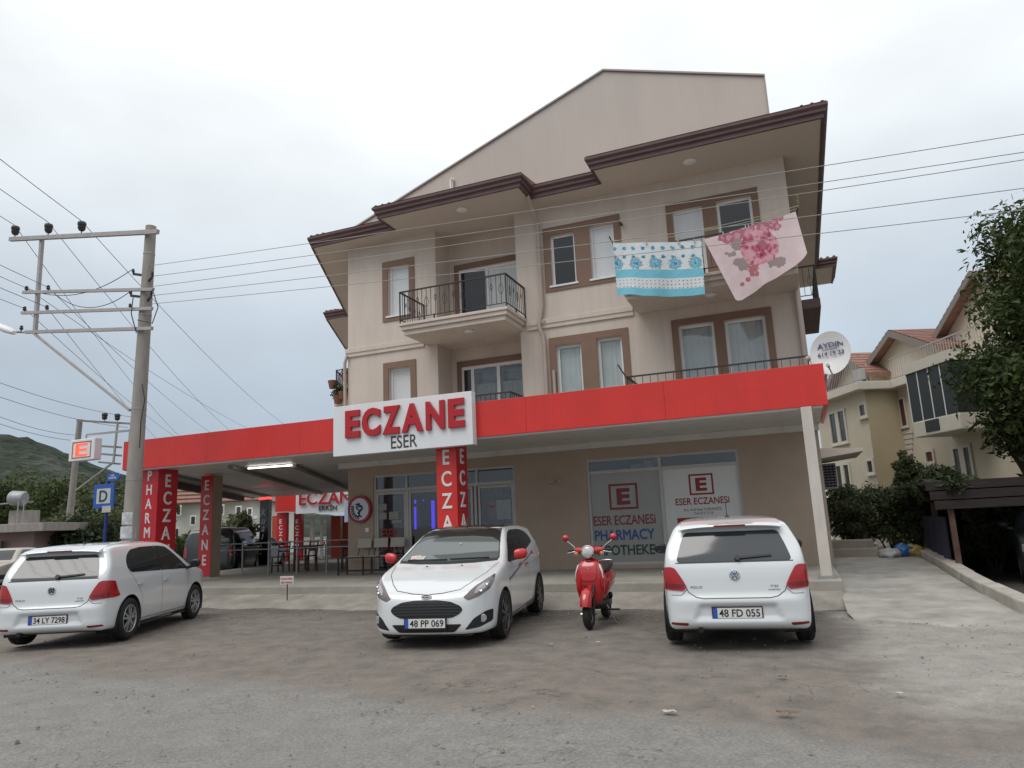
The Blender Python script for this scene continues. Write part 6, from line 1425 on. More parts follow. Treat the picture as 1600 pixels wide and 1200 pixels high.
def cloth_mat(nm, quilt):
    m = bpy.data.materials.new(nm); m.use_nodes = True; t = m.node_tree; b = t.nodes['Principled BSDF']; b.inputs['Roughness'].default_value = .9
    n_ = t.nodes.new; l_ = t.links.new; co = n_('ShaderNodeTexCoord'); sp = n_('ShaderNodeSeparateXYZ'); l_(co.outputs['Object'], sp.inputs[0]); X, Z = sp.outputs[0], sp.outputs[2]
    def mt(op, a, b_=None, c_=None):
        n = n_('ShaderNodeMath'); n.operation = op
        for i, v in enumerate((a, b_, c_)):
            if v is None: continue
            if isinstance(v, (int, float)): n.inputs[i].default_value = v
            else: l_(v, n.inputs[i])
        return n.outputs[0]
    if quilt:
        su = n_('ShaderNodeSeparateXYZ'); l_(co.outputs['UV'], su.inputs[0]); X, Z = su.outputs[0], mt('MULTIPLY', su.outputs[1], -QD)
    def mx(f, a, c):
        n = n_('ShaderNodeMix'); n.data_type = 'RGBA'
        for sock, v in ((n.inputs[0], f), (n.inputs[6], a), (n.inputs[7], c)):
            if isinstance(v, tuple): sock.default_value = (*v, 1)
            elif isinstance(v, (int, float)): sock.default_value = v
            else: l_(v, sock)
        return n.outputs[2]
    def band(v, a, c): return mt('MULTIPLY', mt('GREATER_THAN', v, a), mt('LESS_THAN', v, c))
    def nz(sc, det=3):
        n = n_('ShaderNodeTexNoise'); n.inputs['Scale'].default_value = sc; n.inputs['Detail'].default_value = det; l_(co.outputs['Object'], n.inputs['Vector']); return n.outputs[0]
    def blob(x0, z0, r, wob=.25, sc=14):           # soft edged spot with a wavy outline
        d = mt('SQRT', mt('ADD', mt('POWER', mt('SUBTRACT', X, x0), 2), mt('POWER', mt('SUBTRACT', Z, z0), 2)))
        return mt('LESS_THAN', mt('ADD', d, mt('MULTIPLY', mt('SUBTRACT', nz(sc), .5), r*wob*2)), r), d
    if quilt:
        white, blue = (.62, .64, .65), (.17, .47, .58)
        def spots(period_x, period_z, r, ox, oz):
            fx = mt('SUBTRACT', mt('FRACT', mt('DIVIDE', mt('ADD', X, ox+100), period_x)), .5); fz = mt('SUBTRACT', mt('FRACT', mt('DIVIDE', mt('ADD', Z, oz), period_z)), .5)
            d = mt('SQRT', mt('ADD', mt('POWER', mt('MULTIPLY', fx, period_x), 2), mt('POWER', mt('MULTIPLY', fz, period_z), 2)))
            return mt('ADD', d, mt('MULTIPLY', mt('SUBTRACT', nz(26), .5), r*2.2)), r
        z0 = 0.0; c = white; q_ = QD
        d1, r1 = spots(.42, 10, .10, .12, -(z0-.40*q_)+5); d2, r2 = spots(.21, .20, .045, .05, .03)
        c = mx(mt('MULTIPLY', mt('LESS_THAN', d2, r2), mt('GREATER_THAN', Z, z0-.30*q_)), c, (.10, .36, .50)); c = mx(mt('MULTIPLY', mt('LESS_THAN', d2, r2*.45), mt('GREATER_THAN', Z, z0-.30*q_)), c, (.08, .12, .24))
        c = mx(mt('LESS_THAN', d1, r1*1.35), c, (.30, .27, .27)); c = mx(mt('LESS_THAN', d1, r1*1.1), c, (.10, .40, .55)); c = mx(mt('LESS_THAN', d1, r1*.72), c, (.22, .52, .62)); c = mx(mt('LESS_THAN', d1, r1*.38), c, (.10, .16, .28))
        c = mx(band(Z, z0-.67*q_, z0-.51*q_), c, blue)
        c = mx(band(Z, z0-.86*q_, z0-.67*q_), c, white)
        d3, r3 = spots(.085, .075, .014, 0, 0); c = mx(mt('MULTIPLY', mt('LESS_THAN', d3, r3), band(Z, z0-.855*q_, z0-.68*q_)), c, (.25, .24, .27))
        c = mx(mt('LESS_THAN', Z, z0-.86*q_), c, blue)
        st = mt('ABSOLUTE', mt('SUBTRACT', mt('FRACT', mt('MULTIPLY', mt('ADD', X, mt('MULTIPLY', Z, .55)), 5.2)), .5)); st2 = mt('ABSOLUTE', mt('SUBTRACT', mt('FRACT', mt('MULTIPLY', mt('SUBTRACT', X, mt('MULTIPLY', Z, 1.6)), 2.2)), .5))
        bp = n_('ShaderNodeBump'); bp.inputs['Strength'].default_value = .7; bp.inputs['Distance'].default_value = .03
        l_(mt('MINIMUM', mt('SMOOTH_MIN', st, st2, .1), .12), bp.inputs['Height']); l_(bp.outputs[0], b.inputs['Normal'])
    else:
        c = (.61, .48, .49); cx, cz = ROSE
        pat = nz(5, 5); c = mx(mt('MULTIPLY', mt('GREATER_THAN', pat, .52), .35), c, (.66, .56, .56))
        for (x, z, r) in ((-.18, .36, .18), (-.42, .32, .15), (-.58, .33, .12), (.12, .42, .15), (.30, .46, .13), (.45, .60, .11), (.20, .56, .12), (-.30, .50, .10), (.38, .38, .08), (.05, .58, .1), (-.70, .36, .08)):
            f, d = blob(cx+x, cz+z, r, .8, 16); c = mx(f, c, (.40, .13, .19)); f2, _ = blob(cx+x+.02, cz+z, r*.5, .9, 22); c = mx(f2, c, (.52, .27, .31))
        for (x, z, r) in ((-.42, .14, .12), (-.34, -.30, .13), (-.44, -.24, .10), (.24, -.34, .12), (.36, -.38, .11), (-.50, -.02, .05), (-.58, -.04, .04), (-.64, .0, .035)):
            f, d = blob(cx+x, cz+z, r, .9, 12); c = mx(f, c, (.30, .235, .225))
        for (x, z, r) in ((-.15, -.42, .10), (-.10, -.36, .08), (-.18, -.52, .06), (-.28, -.62, .05), (-.10, -.55, .045), (-.40, -.70, .04)):
            f, d = blob(cx+x, cz+z, r, .9, 20); c = mx(f, c, (.42, .14, .16))
        f, d = blob(cx, cz, .37, .20, 7)
        # overlapping petals: stretched cells whose rims are paler
        vr = n_('ShaderNodeTexVoronoi'); vr.inputs['Scale'].default_value = 6.5; ds_ = n_('ShaderNodeTexNoise'); ds_.inputs['Scale'].default_value = 4; l_(co.outputs['Object'], ds_.inputs['Vector'])
        va = n_('ShaderNodeVectorMath'); va.operation = 'MULTIPLY_ADD'; va.inputs[1].default_value = (.5, .5, .5); l_(ds_.outputs[1], va.inputs[0]); l_(co.outputs['Object'], va.inputs[2]); l_(va.outputs[0], vr.inputs['Vector'])
        sc3 = n_('ShaderNodeSeparateColor'); l_(vr.outputs['Color'], sc3.inputs[0]); rr_ = n_('ShaderNodeValToRGB'); e4 = rr_.color_ramp.elements; e4[0].position = .25; e4[0].color = (.24, .02, .06, 1); e4[1].position = .9; e4[1].color = (.60, .32, .36, 1); k4 = e4.new(.5); k4.color = (.40, .08, .14, 1)
        l_(mt('ADD', mt('MULTIPLY', sc3.outputs[0], .45), mt('MULTIPLY', vr.outputs['Distance'], 1.0)), rr_.inputs[0])
        c = mx(f, c, rr_.outputs[0])

        f2, d2 = blob(cx+.07, cz+.02, .11, .7, 12); c = mx(mt('MULTIPLY', f2, .7), c, (.30, .05, .10))
    if isinstance(c, tuple): b.inputs['Base Color'].default_value = (*c, 1)
    else: l_(c, b.inputs['Base Color'])
    return m
LY = 14.72
q0, q1, q2, q3 = ay(958, 380, LY), ay(1096, 377, LY), ay(1100, 375, LY), ay(1243, 332, LY)
QZ = (q0[2]+q1[2])/2
qb = ay(958, 463, LY)[2]; qbr = ay(1093, 463, LY)[2]; QD = QZ-(qb+qbr)/2
cloth('quilt', 'quilted blanket in white and turquoise floral bands hanging from the balcony line', (q0[0], q0[2], .1), (q1[0], q1[2]), lambda u: (-.03*u, (q0[2]-qb)*(1-u)+(q1[2]-qbr)*u-.012*math.sin(u*14)), LY, cloth_mat('quilt_print', True), seed=1)
rc = ay(1186, 388, LY); ROSE = (rc[0], rc[2])
g0, g1 = ay(1150, 474, LY), ay(1262, 405, LY)
def rose_drop(u):
    # lower edge runs from the near corner (lowest) up to the right
    bx = g0[0]+(g1[0]-g0[0])*max(0, (u-.0)); k = u
    ex = (g0[0]*(1-k)+g1[0]*k)-(q2[0]+(q3[0]-q2[0])*k); zt = q2[2]+(q3[2]-q2[2])*k
    ez = zt-(g0[2]*(1-k)+g1[2]*k)-.10*math.sin(math.pi*k)*.2
    rr = .08*(max(0, 1-u/.10)**2+max(0, 1-(1-u)/.10)**2)
    return ex, ez-rr
cloth('rose_blanket', 'pale pink blanket with one big printed rose hung askew on the balcony line', (q2[0], q2[2], .2), (q3[0], q3[2]), rose_drop, LY-.03, cloth_mat('rose_print', False), seed=2, nx=70, nz=60, back=.45)
mb = MB(); mb.tube(sag(ay(953, 383, LY), ay(1247, 322, LY), .10), .006, 6); mb.tube(sag(ay(953, 383, LY+.12), ay(1247, 322, LY+.12), .10), .006, 6, )
cl = thing('clothes_line', 'plastic clothes line stretched along the upper right balcony', 'clothes line', ay(953, 383, LY))
for k, yo in enumerate((0, .14)):
    mb = MB(); mb.tube(sag(ay(955, 377, LY)+[0, yo, .012], ay(1248, 322, LY)+[0, yo, .012], .12), .005, 6); mb.build('line', M('line_plastic', (.45, .44, .30), .6), cl)
for (px_, py_) in ((1010, 380), (1060, 379), (1085, 377), (1130, 366), (1165, 356), (1170, 355)):
    p = ay(px_, py_, LY-.03); mb = MB(); mb.box(p[0]-.008, p[0]+.008, LY-.07, LY+.01, p[2]-.04, p[2]+.05); mb.build('clothes_peg', PAPER, cl)
e_ = ay(1247, 318, LY); mb = MB()
for k in range(5): mb.lathe([(.012, -.008), (.018, 0), (.012, .008)], (e_[0]+.012*(k % 2), LY+.04, e_[2]-.04+.055*k), (0, 1, .2), 8)
o = mb.build('chain', M('chain_yellow', (.40, .34, .12), .6), cl); o['kind'] = 'stuff'
mb = MB(); mb.bar((e_[0]-.02, LY-.02, e_[2]-.1), (.42, 15.2, e_[2]-.55), .02); mb.build('end_arm', IRON, cl)
# satellite dish with printed name
dc = ay(1297, 551, 13.75); dish = thing('satellite_dish', 'white satellite dish printed AYDIN at the right end of the red canopy', 'satellite dish', dc)
dn = np.array([-.25, -1.0, .18]); dn /= np.linalg.norm(dn); du = np.cross(dn, (0, 0, 1)); du = -du/np.linalg.norm(du); dv = np.cross(dn, du); 
if dv[2] < 0: dv = -dv
if du[0] < 0: du = -du
mb = MB(); n = 36; prof = [(0, .10), (.25, .094), (.5, .074), (.75, .042), (.92, .014), (1.0, 0.0)]
for sd_, so_ in ((1, 0), (-1, -.012)):
    base = len(mb.v)
    for rr, h in prof:
        for k in range(n): a = 2*math.pi*k/n; mb.v.append(tuple(dc-dn*(h+ (so_ if so_ else 0)*-1)+du*.345*rr*math.cos(a)+dv*.415*rr*math.sin(a)))
    for i in range(len(prof)-1):
        for k in range(n): a0 = base+i*n+k; a1 = base+i*n+(k+1) % n; mb.f.append((a0, a1, a1+n, a0+n)); mb.mi.append(0)
mb.build('reflector', M('dish_white', (.60, .61, .60), .5, var=.04), dish, smooth=40, fix=False)
DP = M('dish_print', (.06, .05, .13), .5)
for s_, dz, h_, w_ in (('AYDIN', .12, .095, .44), ('ELEKTRONIK', .075, .022, .24), ('614 19 33', -.035, .075, .44)): lettering(s_, dc+dv*dz-dn*.045+dn*.0, du+dv*.02, dv, h_, DP, dish, w=w_, off=.02, depth=.004)
mb = MB(); mb.tube([dc-dn*.10, dc-dn*.22+[0, 0, -.05], (dc[0]-.1, 14.1, 3.9), (dc[0]-.15, 14.15, 3.6)], .025, 8); mb.build('mount', STEEL, dish)
mb = MB(); mb.tube([dc-dv*.40-dn*.02, dc+dn*.30-dv*.34], .012, 6); mb.lathe([(.001, 0), (.03, 0), (.025, .09), (.001, .1)], dc+dn*.30-dv*.34, -dn, 12); mb.build('feed_arm', STEEL, dish)
p = ay(1263, 560, 13.7); mb = MB(); mb.lathe([(.001, -.04), (.045, -.03), (.05, .03), (.001, .04)], p, (1, -.3, .2), 14); mb.tube([p, p+[.04, 0, -.1], (p[0]+.02, 13.72, 3.75)], .012, 6); mb.build('receiver_head', PIPE, dish, smooth=40)

# ================================================================== TERRACE FURNITURE
# steel railing behind the terrace
rail = thing('terrace_railing', 'slim galvanised steel railing behind the terrace tables', 'railing', (-14, 16.9, PZ))
rx = [-16.4, -15.35, -14.4, -13.4, -12.4, -11.65]; RY = 16.85
for x in rx: mb = MB(); mb.tube([(x, RY, PZ), (x, RY, PZ+.95)], .024, 10); mb.build('post', STEEL, rail, smooth=50)
for z in (.70, .88): mb = MB(); mb.tube([(rx[0], RY, PZ+z), (rx[-1], RY, PZ+z)], .018, 8); mb.build('rail', STEEL, rail, smooth=50)
for x in rx: mb = MB(); mb.lathe([(.001, 0), (.045, 0), (.045, .012), (.001, .012)], (x, RY, PZ), (0, 0, 1), 12); mb.build('base_flange', STEEL, rail)
# waiting bench with three backrests
WOODD = M('dark_wood', (.060, .032, .020), .5, var=.3, vscale=10, stretch=(1, 1, 6)); CREAM = M('cream_plastic', (.40, .36, .30), .5, var=.06); WOODM = M('table_wood', (.085, .045, .026), .45, var=.3, vscale=12)
bn = thing('waiting_bench', 'black framed three place bench with cream backrests outside the shop window', 'bench', (-10.6, 16.05, PZ))
for x in (-11.3, -10.55, -9.8): 
    for y in (15.85, 16.25): mb = MB(); mb.bar((x, y, PZ), (x, y, PZ+.42), .035, up=(0, 1, 0)); mb.build('leg', IRON, bn)
for y in (15.85, 16.25): mb = MB(); mb.bar((-11.32, y, PZ+.435), (-9.2, y, PZ+.435), .04, .03); mb.build('seat_rail', IRON, bn); mb = MB(); mb.bar((-11.32, y, PZ+.10), (-9.8, y, PZ+.10), .025, .025); mb.build('stretcher', IRON, bn)
for k in range(3):
    x0 = -11.02+.50*k; mb = MB(); n = 8; vs = []
    for i in range(n+1):
        t_ = i/n; x = x0+.42*t_; yb = 16.30+.03*math.sin(math.pi*t_); vs += [(x, yb, PZ+.66), (x, yb+.025, PZ+.66), (x, yb+.05, PZ+.90), (x, yb+.025, PZ+.90)]
    mb.add(vs, [(4*i+j, 4*i+4+j, 4*i+4+(j+1) % 4, 4*i+(j+1) % 4) for i in range(n) for j in range(4)]+[(0, 1, 2, 3), (4*n, 4*n+1, 4*n+2, 4*n+3)]); mb.build('backrest', CREAM, bn, bevel=.006)
    mb = MB(); mb.box(x0, x0+.42, 15.84, 16.24, PZ+.452, PZ+.475); mb.build('seat', CREAM, bn, bevel=.006)
    for xx in (x0+.05, x0+.37): mb = MB(); mb.tube([(xx, 16.25, PZ+.44), (xx, 16.33, PZ+.68)], .011, 6); mb.build('back_support', IRON, bn)
# tables and chairs
def table(label, x, y):
    r_ = thing('cafe_table', label, 'table', (x, y, PZ), rnd.uniform(-.1, .1), 'tables on the side terrace')
    mb = MB(); mb.box(-.42, .42, -.35, .35, .70, .735); link('table_top', mb.mesh(), WOODM, r_)
    for sx_ in (-1, 1):
        for sy in (-1, 1): mb = MB(); mb.bar((sx_*.37, sy*.30, 0), (sx_*.36, sy*.29, .70), .05, up=(0, 1, 0)); link('leg', mb.mesh(), WOODM, r_)
    mb = MB(); mb.box(-.36, .36, -.30, -.28, .62, .70); link('apron_rail', mb.mesh(), WOODM, r_)
def chair(x, y, rz, label):
    r_ = thing('cafe_chair', label, 'chair', (x, y, PZ), rz, 'chairs on the side terrace')
    mb = MB(); mb.box(-.20, .20, -.20, .20, .43, .46); link('seat', mb.mesh(), WOODD, r_)
    for sx_ in (-1, 1):
        mb = MB(); mb.bar((sx_*.18, .18, 0), (sx_*.17, .17, .43), .034, up=(0, 1, 0)); link('leg', mb.mesh(), WOODD, r_)
        mb = MB(); mb.bar((sx_*.18, -.20, 0), (sx_*.175, -.19, .45), .034, up=(0, 1, 0)); mb.bar((sx_*.175, -.19, .45), (sx_*.17, -.26, .90), .032, up=(0, 1, 0)); link('rear_leg', mb.mesh(), WOODD, r_)
    for z in (.60, .72, .85): mb = MB(); mb.box(-.16, .16, -.245, -.225, z-.025, z+.025); link('back_slat', mb.mesh(), WOODD, r_)
    mb = MB(); mb.bar((-.17, .18, .20), (.17, .18, .20), .02); link('stretcher', mb.mesh(), WOODD, r_)
table('dark wooden table nearer the open end of the side terrace railing', -14.05, 18.3); table('dark wooden table close to the building corner on the side terrace', -12.55, 18.6)
for (x, y, a, lb) in ((-14.6, 17.6, .2, 'dark wooden chair tucked before the outer terrace table'), (-13.7, 17.7, -.2, 'dark wooden chair standing between the two terrace tables'), (-13.0, 18.9, 1.7, 'dark wooden chair turned sideways at the inner terrace table'), (-12.2, 17.9, .1, 'dark wooden chair before the inner terrace table by the corner')): chair(x, y, a+math.pi, lb)

# ================================================================== FOLIAGE
def leaf_mat(name, dark, light, rough=.6):
    m = bpy.data.materials.new(name); m.use_nodes = True; t = m.node_tree; b = t.nodes['Principled BSDF']; b.inputs['Roughness'].default_value = rough; b.inputs['Specular IOR Level'].default_value = .25
    g = t.nodes.new('ShaderNodeNewGeometry'); r = t.nodes.new('ShaderNodeValToRGB'); r.color_ramp.elements[0].color = (*dark, 1); r.color_ramp.elements[1].color = (*light, 1)
    co = t.nodes.new('ShaderNodeTexCoord'); nz = t.nodes.new('ShaderNodeTexNoise'); nz.inputs['Scale'].default_value = .9; nz.inputs['Detail'].default_value = 2; t.links.new(co.outputs['Object'], nz.inputs['Vector'])
    ma = t.nodes.new('ShaderNodeMath'); ma.operation = 'MULTIPLY_ADD'; ma.inputs[1].default_value = .55; t.links.new(g.outputs['Random Per Island'], ma.inputs[0])
    mb_ = t.nodes.new('ShaderNodeMath'); mb_.operation = 'MULTIPLY_ADD'; mb_.inputs[1].default_value = 1.3; mb_.inputs[2].default_value = -.42; t.links.new(nz.outputs[0], mb_.inputs[0]); t.links.new(mb_.outputs[0], ma.inputs[2])
    t.links.new(ma.outputs[0], r.inputs[0]); t.links.new(r.outputs[0], b.inputs['Base Color'])
    tr = t.nodes.new('ShaderNodeBsdfTranslucent'); t.links.new(r.outputs[0], tr.inputs[0]); mx = t.nodes.new('ShaderNodeMixShader'); mx.inputs[0].default_value = .25
    out_ = t.nodes['Material Output']; t.links.new(b.outputs[0], mx.inputs[1]); t.links.new(tr.outputs[0], mx.inputs[2]); t.links.new(mx.outputs[0], out_.inputs[0])
    return m
LEAFD = leaf_mat('leaves_dark', (.012, .020, .009), (.060, .085, .030)); LEAFM = leaf_mat('leaves_mid', (.022, .035, .013), (.11, .145, .048)); LEAFG = leaf_mat('leaves_olive', (.045, .058, .028), (.165, .19, .09)); LEAFT = leaf_mat('leaves_tree', (.012, .022, .008), (.085, .12, .032))
BARK = M('bark', (.085, .065, .048), .95, var=.3, vscale=6, bump=.6, bscale=30)
def leaf_cloud(clumps, nleaf, size, seed, flat=.4):
    r = np.random.RandomState(seed); V = []; Fs = []
    tot = sum(c[3]**2 for c in clumps)
    for cx, cy, cz, cr in clumps:
        n = max(8, int(nleaf*cr*cr/tot))
        d = r.randn(n, 3); d /= np.linalg.norm(d, axis=1, keepdims=True); rad = np.where(r.rand(n) < .72, cr*(r.rand(n)**.45), cr*(.85+.28*np.minimum(np.abs(r.randn(n)), 1.6)))
        P = np.array([cx, cy, cz])+d*rad[:, None]*[1, 1, .8]
        nr = d*.7+r.randn(n, 3)*.6+[0, 0, .35]; nr /= np.linalg.norm(nr, axis=1, keepdims=True)
        t_ = np.cross(nr, r.randn(n, 3)); t_ /= (np.linalg.norm(t_, axis=1, keepdims=True)+1e-9); b_ = np.cross(nr, t_)
        s_ = size*(.45+1.1*r.rand(n)**1.5)[:, None]
        base = sum(len(v) for v in V)
        Q = np.stack([P-t_*s_, P+b_*s_*flat+nr*s_*.12, P+t_*s_, P-b_*s_*flat+nr*s_*.12], 1).reshape(-1, 3); V.append(Q)
        Fs += [(base+4*i, base+4*i+1, base+4*i+2, base+4*i+3) for i in range(n)]
    me = bpy.data.meshes.new('leaves'); me.from_pydata(np.concatenate(V).tolist(), [], Fs); me.update(); return me
def clumps_in(center, radii, n, cr, seed, hollow=.35):
    r = random.Random(seed); R = []
    while len(R) < n:
        d = [r.gauss(0, 1) for _ in range(3)]; l_ = math.sqrt(sum(x*x for x in d)); q = hollow+(1-hollow)*r.random()**.6
        R.append((center[0]+d[0]/l_*radii[0]*q, center[1]+d[1]/l_*radii[1]*q, center[2]+d[2]/l_*radii[2]*q, cr*r.uniform(.65, 1.25)))
    return R
def tree(name, label, loc, h, rad, trunk_h, seed, mat, nleaf=6000, leaf=.2, ncl=42, cat='tree', group=None, rz=0, squash=1.0):
    r_ = thing(name, label, cat, loc, rz, group); rr = random.Random(seed)
    cz = trunk_h+(h-trunk_h)*.5; cl = clumps_in((0, 0, cz), (rad*.85, rad*.85, (h-trunk_h)*.46*squash), ncl, rad*.30, seed)
    mb = MB(); t0 = .035*h+.04; mb.tube([(0, 0, -.1), (.02*h, .01*h, trunk_h*.6), (-.01*h, .02*h, trunk_h), (0, 0, cz+.2*(h-trunk_h))], [t0, t0*.8, t0*.65, t0*.25], 10); tk = link('trunk', mb.mesh(smooth=50), BARK, r_)
    for k in range(9):
        c = cl[k*len(cl)//9]; z0 = trunk_h*rr.uniform(.7, 1.0); mb = MB(); mb.tube([(0, 0, z0), (c[0]*.45, c[1]*.45, z0+(c[2]-z0)*.55), c[:3]], [t0*.42, t0*.28, t0*.08], 7); link('limb', mb.mesh(smooth=50), BARK, tk)
    link('crown', leaf_cloud(cl, nleaf, leaf, seed), mat, r_)
    return r_
def shrub(name, label, loc, rx, ry, h, seed, mat, nleaf, leaf, ncl=16, cat='shrub', group=None, low=.25):
    r_ = thing(name, label, cat, loc, 0, group)
    cl = clumps_in((0, 0, h*(.5+low*.3)), (rx*.8, ry*.8, h*.42), ncl, min(rx, ry, h)*.38, seed)
    mb = MB()
    for k in range(5):
        c = cl[k % len(cl)]; m2 = MB(); m2.tube([(rnd.uniform(-.1, .1), rnd.uniform(-.1, .1), -.05), (c[0]*.5, c[1]*.5, c[2]*.5), c[:3]], [.03, .02, .008], 6); link('stem', m2.mesh(smooth=50), BARK, r_)
    link('foliage', leaf_cloud(cl, nleaf, leaf, seed), mat, r_); return r_

# ================================================================== RIGHT SIDE: yellow apartment house
YEL = M('yellow_plaster', (.58, .525, .41), .9, var=.07, vscale=.6, bump=.15, bscale=60); YELD = M('ochre_plaster', (.50, .425, .28), .9, var=.07, vscale=.6); CRM = M('cream_trim', (.60, .56, .48), .8, var=.05)
A0 = ad(1300, 700, 31); A0[2] = 0; B0 = ad(1533, 700, 22); uu = (B0-A0)*[1, 1, 0]; uu /= np.linalg.norm(uu); nn = np.array([uu[1], -uu[0], 0])
if nn @ (C0-A0) < 0: nn = -nn
yh = thing('apartment_house', 'pale yellow apartment house with tiled gables and glazed balcony behind the hedge', 'building', A0)
def W(s, z, d=0.0): return A0+uu*s+nn*d+np.array([0, 0, z])
def SZ(px, py, d=0.0):
    P = apl(px, py, A0+nn*d, uu); return (P-A0) @ uu, P[2]
def ybox(mb, s0, s1, z0, z1, d0, d1): return mb.obox(W(min(s0, s1), min(z0, z1), min(d0, d1)), uu*abs(s1-s0), nn*abs(d1-d0), (0, 0, abs(z1-z0)))
s_l = SZ(1284, 700)[0]; s_r = SZ(1363, 700)[0]
P_ = apl(1408, 650, A0+uu*s_r, nn); DB = (P_-A0) @ nn
TZ = 6.03
mb = MB(); ybox(mb, s_l, s_r, -.1, TZ, 0, -9); mb.build('wall', YEL, yh)
mb = MB(); ybox(mb, s_r-.5, s_r+12, -.1, TZ, DB, DB-9); mb.build('wall', YEL, yh)
mb = MB(); ybox(mb, s_r+.001, s_r+.012, 0, TZ-.02, -.01, DB+.001); mb.build('return_wall', YELD, yh)
mb = MB(); ybox(mb, s_l-.35, s_r+.35, TZ, TZ+.32, .45, -9); mb.build('terrace_slab', CRM, yh, bevel=.02)
mb = MB(); ybox(mb, s_r+.36, s_r+12, TZ+.002, TZ+.322, DB+.45, -9); mb.build('terrace_slab', CRM, yh, bevel=.02)
def ywin(x0, y0, x1, y1, d, pane_m=GLASSD, mull=False, tr=.10):
    s0, z1 = SZ(x0, y0, d); s1, z0 = SZ(x1, y1, d); 
    mb = MB()
    ybox(mb, s0-tr, s0, z0-tr, z1+tr, d+.001, d+.06); ybox(mb, s1, s1+tr, z0-tr, z1+tr, d+.001, d+.06); ybox(mb, s0, s1, z1, z1+tr, d+.003, d+.058); ybox(mb, s0, s1, z0-tr, z0, d+.003, d+.058)
    if mull: ybox(mb, (s0+s1)/2-.13, (s0+s1)/2+.13, z0, z1, d+.003, d+.055)
    w_ = mb.build('window', CRM, yh)
    mb = MB(); ybox(mb, s0, s1, z0, z1, d+.002, d+.012); mb.build('pane', pane_m, w_)
    mb = MB(); ybox(mb, s0-tr*1.3, s1+tr*1.3, z0-tr*1.5, z0-tr, d+.001, d+.12); mb.build('sill', CRM, w_)
PANEG = M('dim_pane', (.055, .055, .052), .1, var=.3, vscale=1.0)
ywin(1297, 648, 1325, 688, 0, PANEG, True); ywin(1307, 729, 1332, 768, 0, PANEG, True); ywin(1344, 634, 1354, 648, 0, PANEG); ywin(1356, 721, 1366, 737, 0, PANEG)
MAR = M('maroon_frame', (.10, .025, .025), .6)
ywin(1405, 625, 1419, 664, DB, MAR, False, .08); ywin(1416, 714, 1431, 756, DB, MAR, False, .08); ywin(1448, 707, 1460, 720, DB, MAR); ywin(1491, 702, 1522, 744, DB, M('green_grey_pane', (.13, .15, .14), .15, var=.3, vscale=1.5), True, .12)
for k in range(5):                                  # moulded strips between the tall windows
    s0, z1 = SZ(1408, 676+k*8, DB); s1, z0 = SZ(1427, 674+k*8, DB); mb = MB(); ybox(mb, s0, s1, z1-.10, z1+.06, DB+.001, DB+.05); mb.build('moulding', CRM, yh)
# glazed balcony
BD = DB+1.35; b0, bz1 = SZ(1426, 661, BD); b1, _ = SZ(1499, 650, BD); _, bz0 = SZ(1432, 684, BD); _, gz1 = SZ(1424, 583, BD)
mb = MB(); ybox(mb, b0, b1, bz0, bz1, DB+.001, BD); mb.build('balcony_slab', CRM, yh, bevel=.03)
mb = MB(); ybox(mb, b0-.05, b1+.05, gz1, gz1+.35, DB+.001, BD+.05); mb.build('balcony_roof', CRM, yh)
gw = (b1-b0)/4
SMOK = M('smoked_glass', (.028, .034, .030), .35, spec=.3)
for k in range(4):
    mb = MB(); ybox(mb, b0+gw*k+.02, b0+gw*(k+1)-.02, bz1+.02, gz1-.01, BD-.05, BD-.02); mb.build('glazing_panel', SMOK, yh)
    mb = MB(); ybox(mb, b0+gw*k-.02, b0+gw*k+.02, bz1, gz1, BD-.07, BD-.005); mb.build('glazing_bar', PVC, yh)
mb = MB(); ybox(mb, b1-.03, b1, bz1+.02, gz1-.01, DB+.01, BD-.06); mb.build('glazing_panel', SMOK, yh)
s0, z1 = SZ(1445, 656, BD); s1, z0 = SZ(1470, 676, BD); mb = MB(); ybox(mb, s0, s1, z0+.1, z1-.05, BD+.002, BD+.02); mb.build('parapet_grille', SMOK, yh)
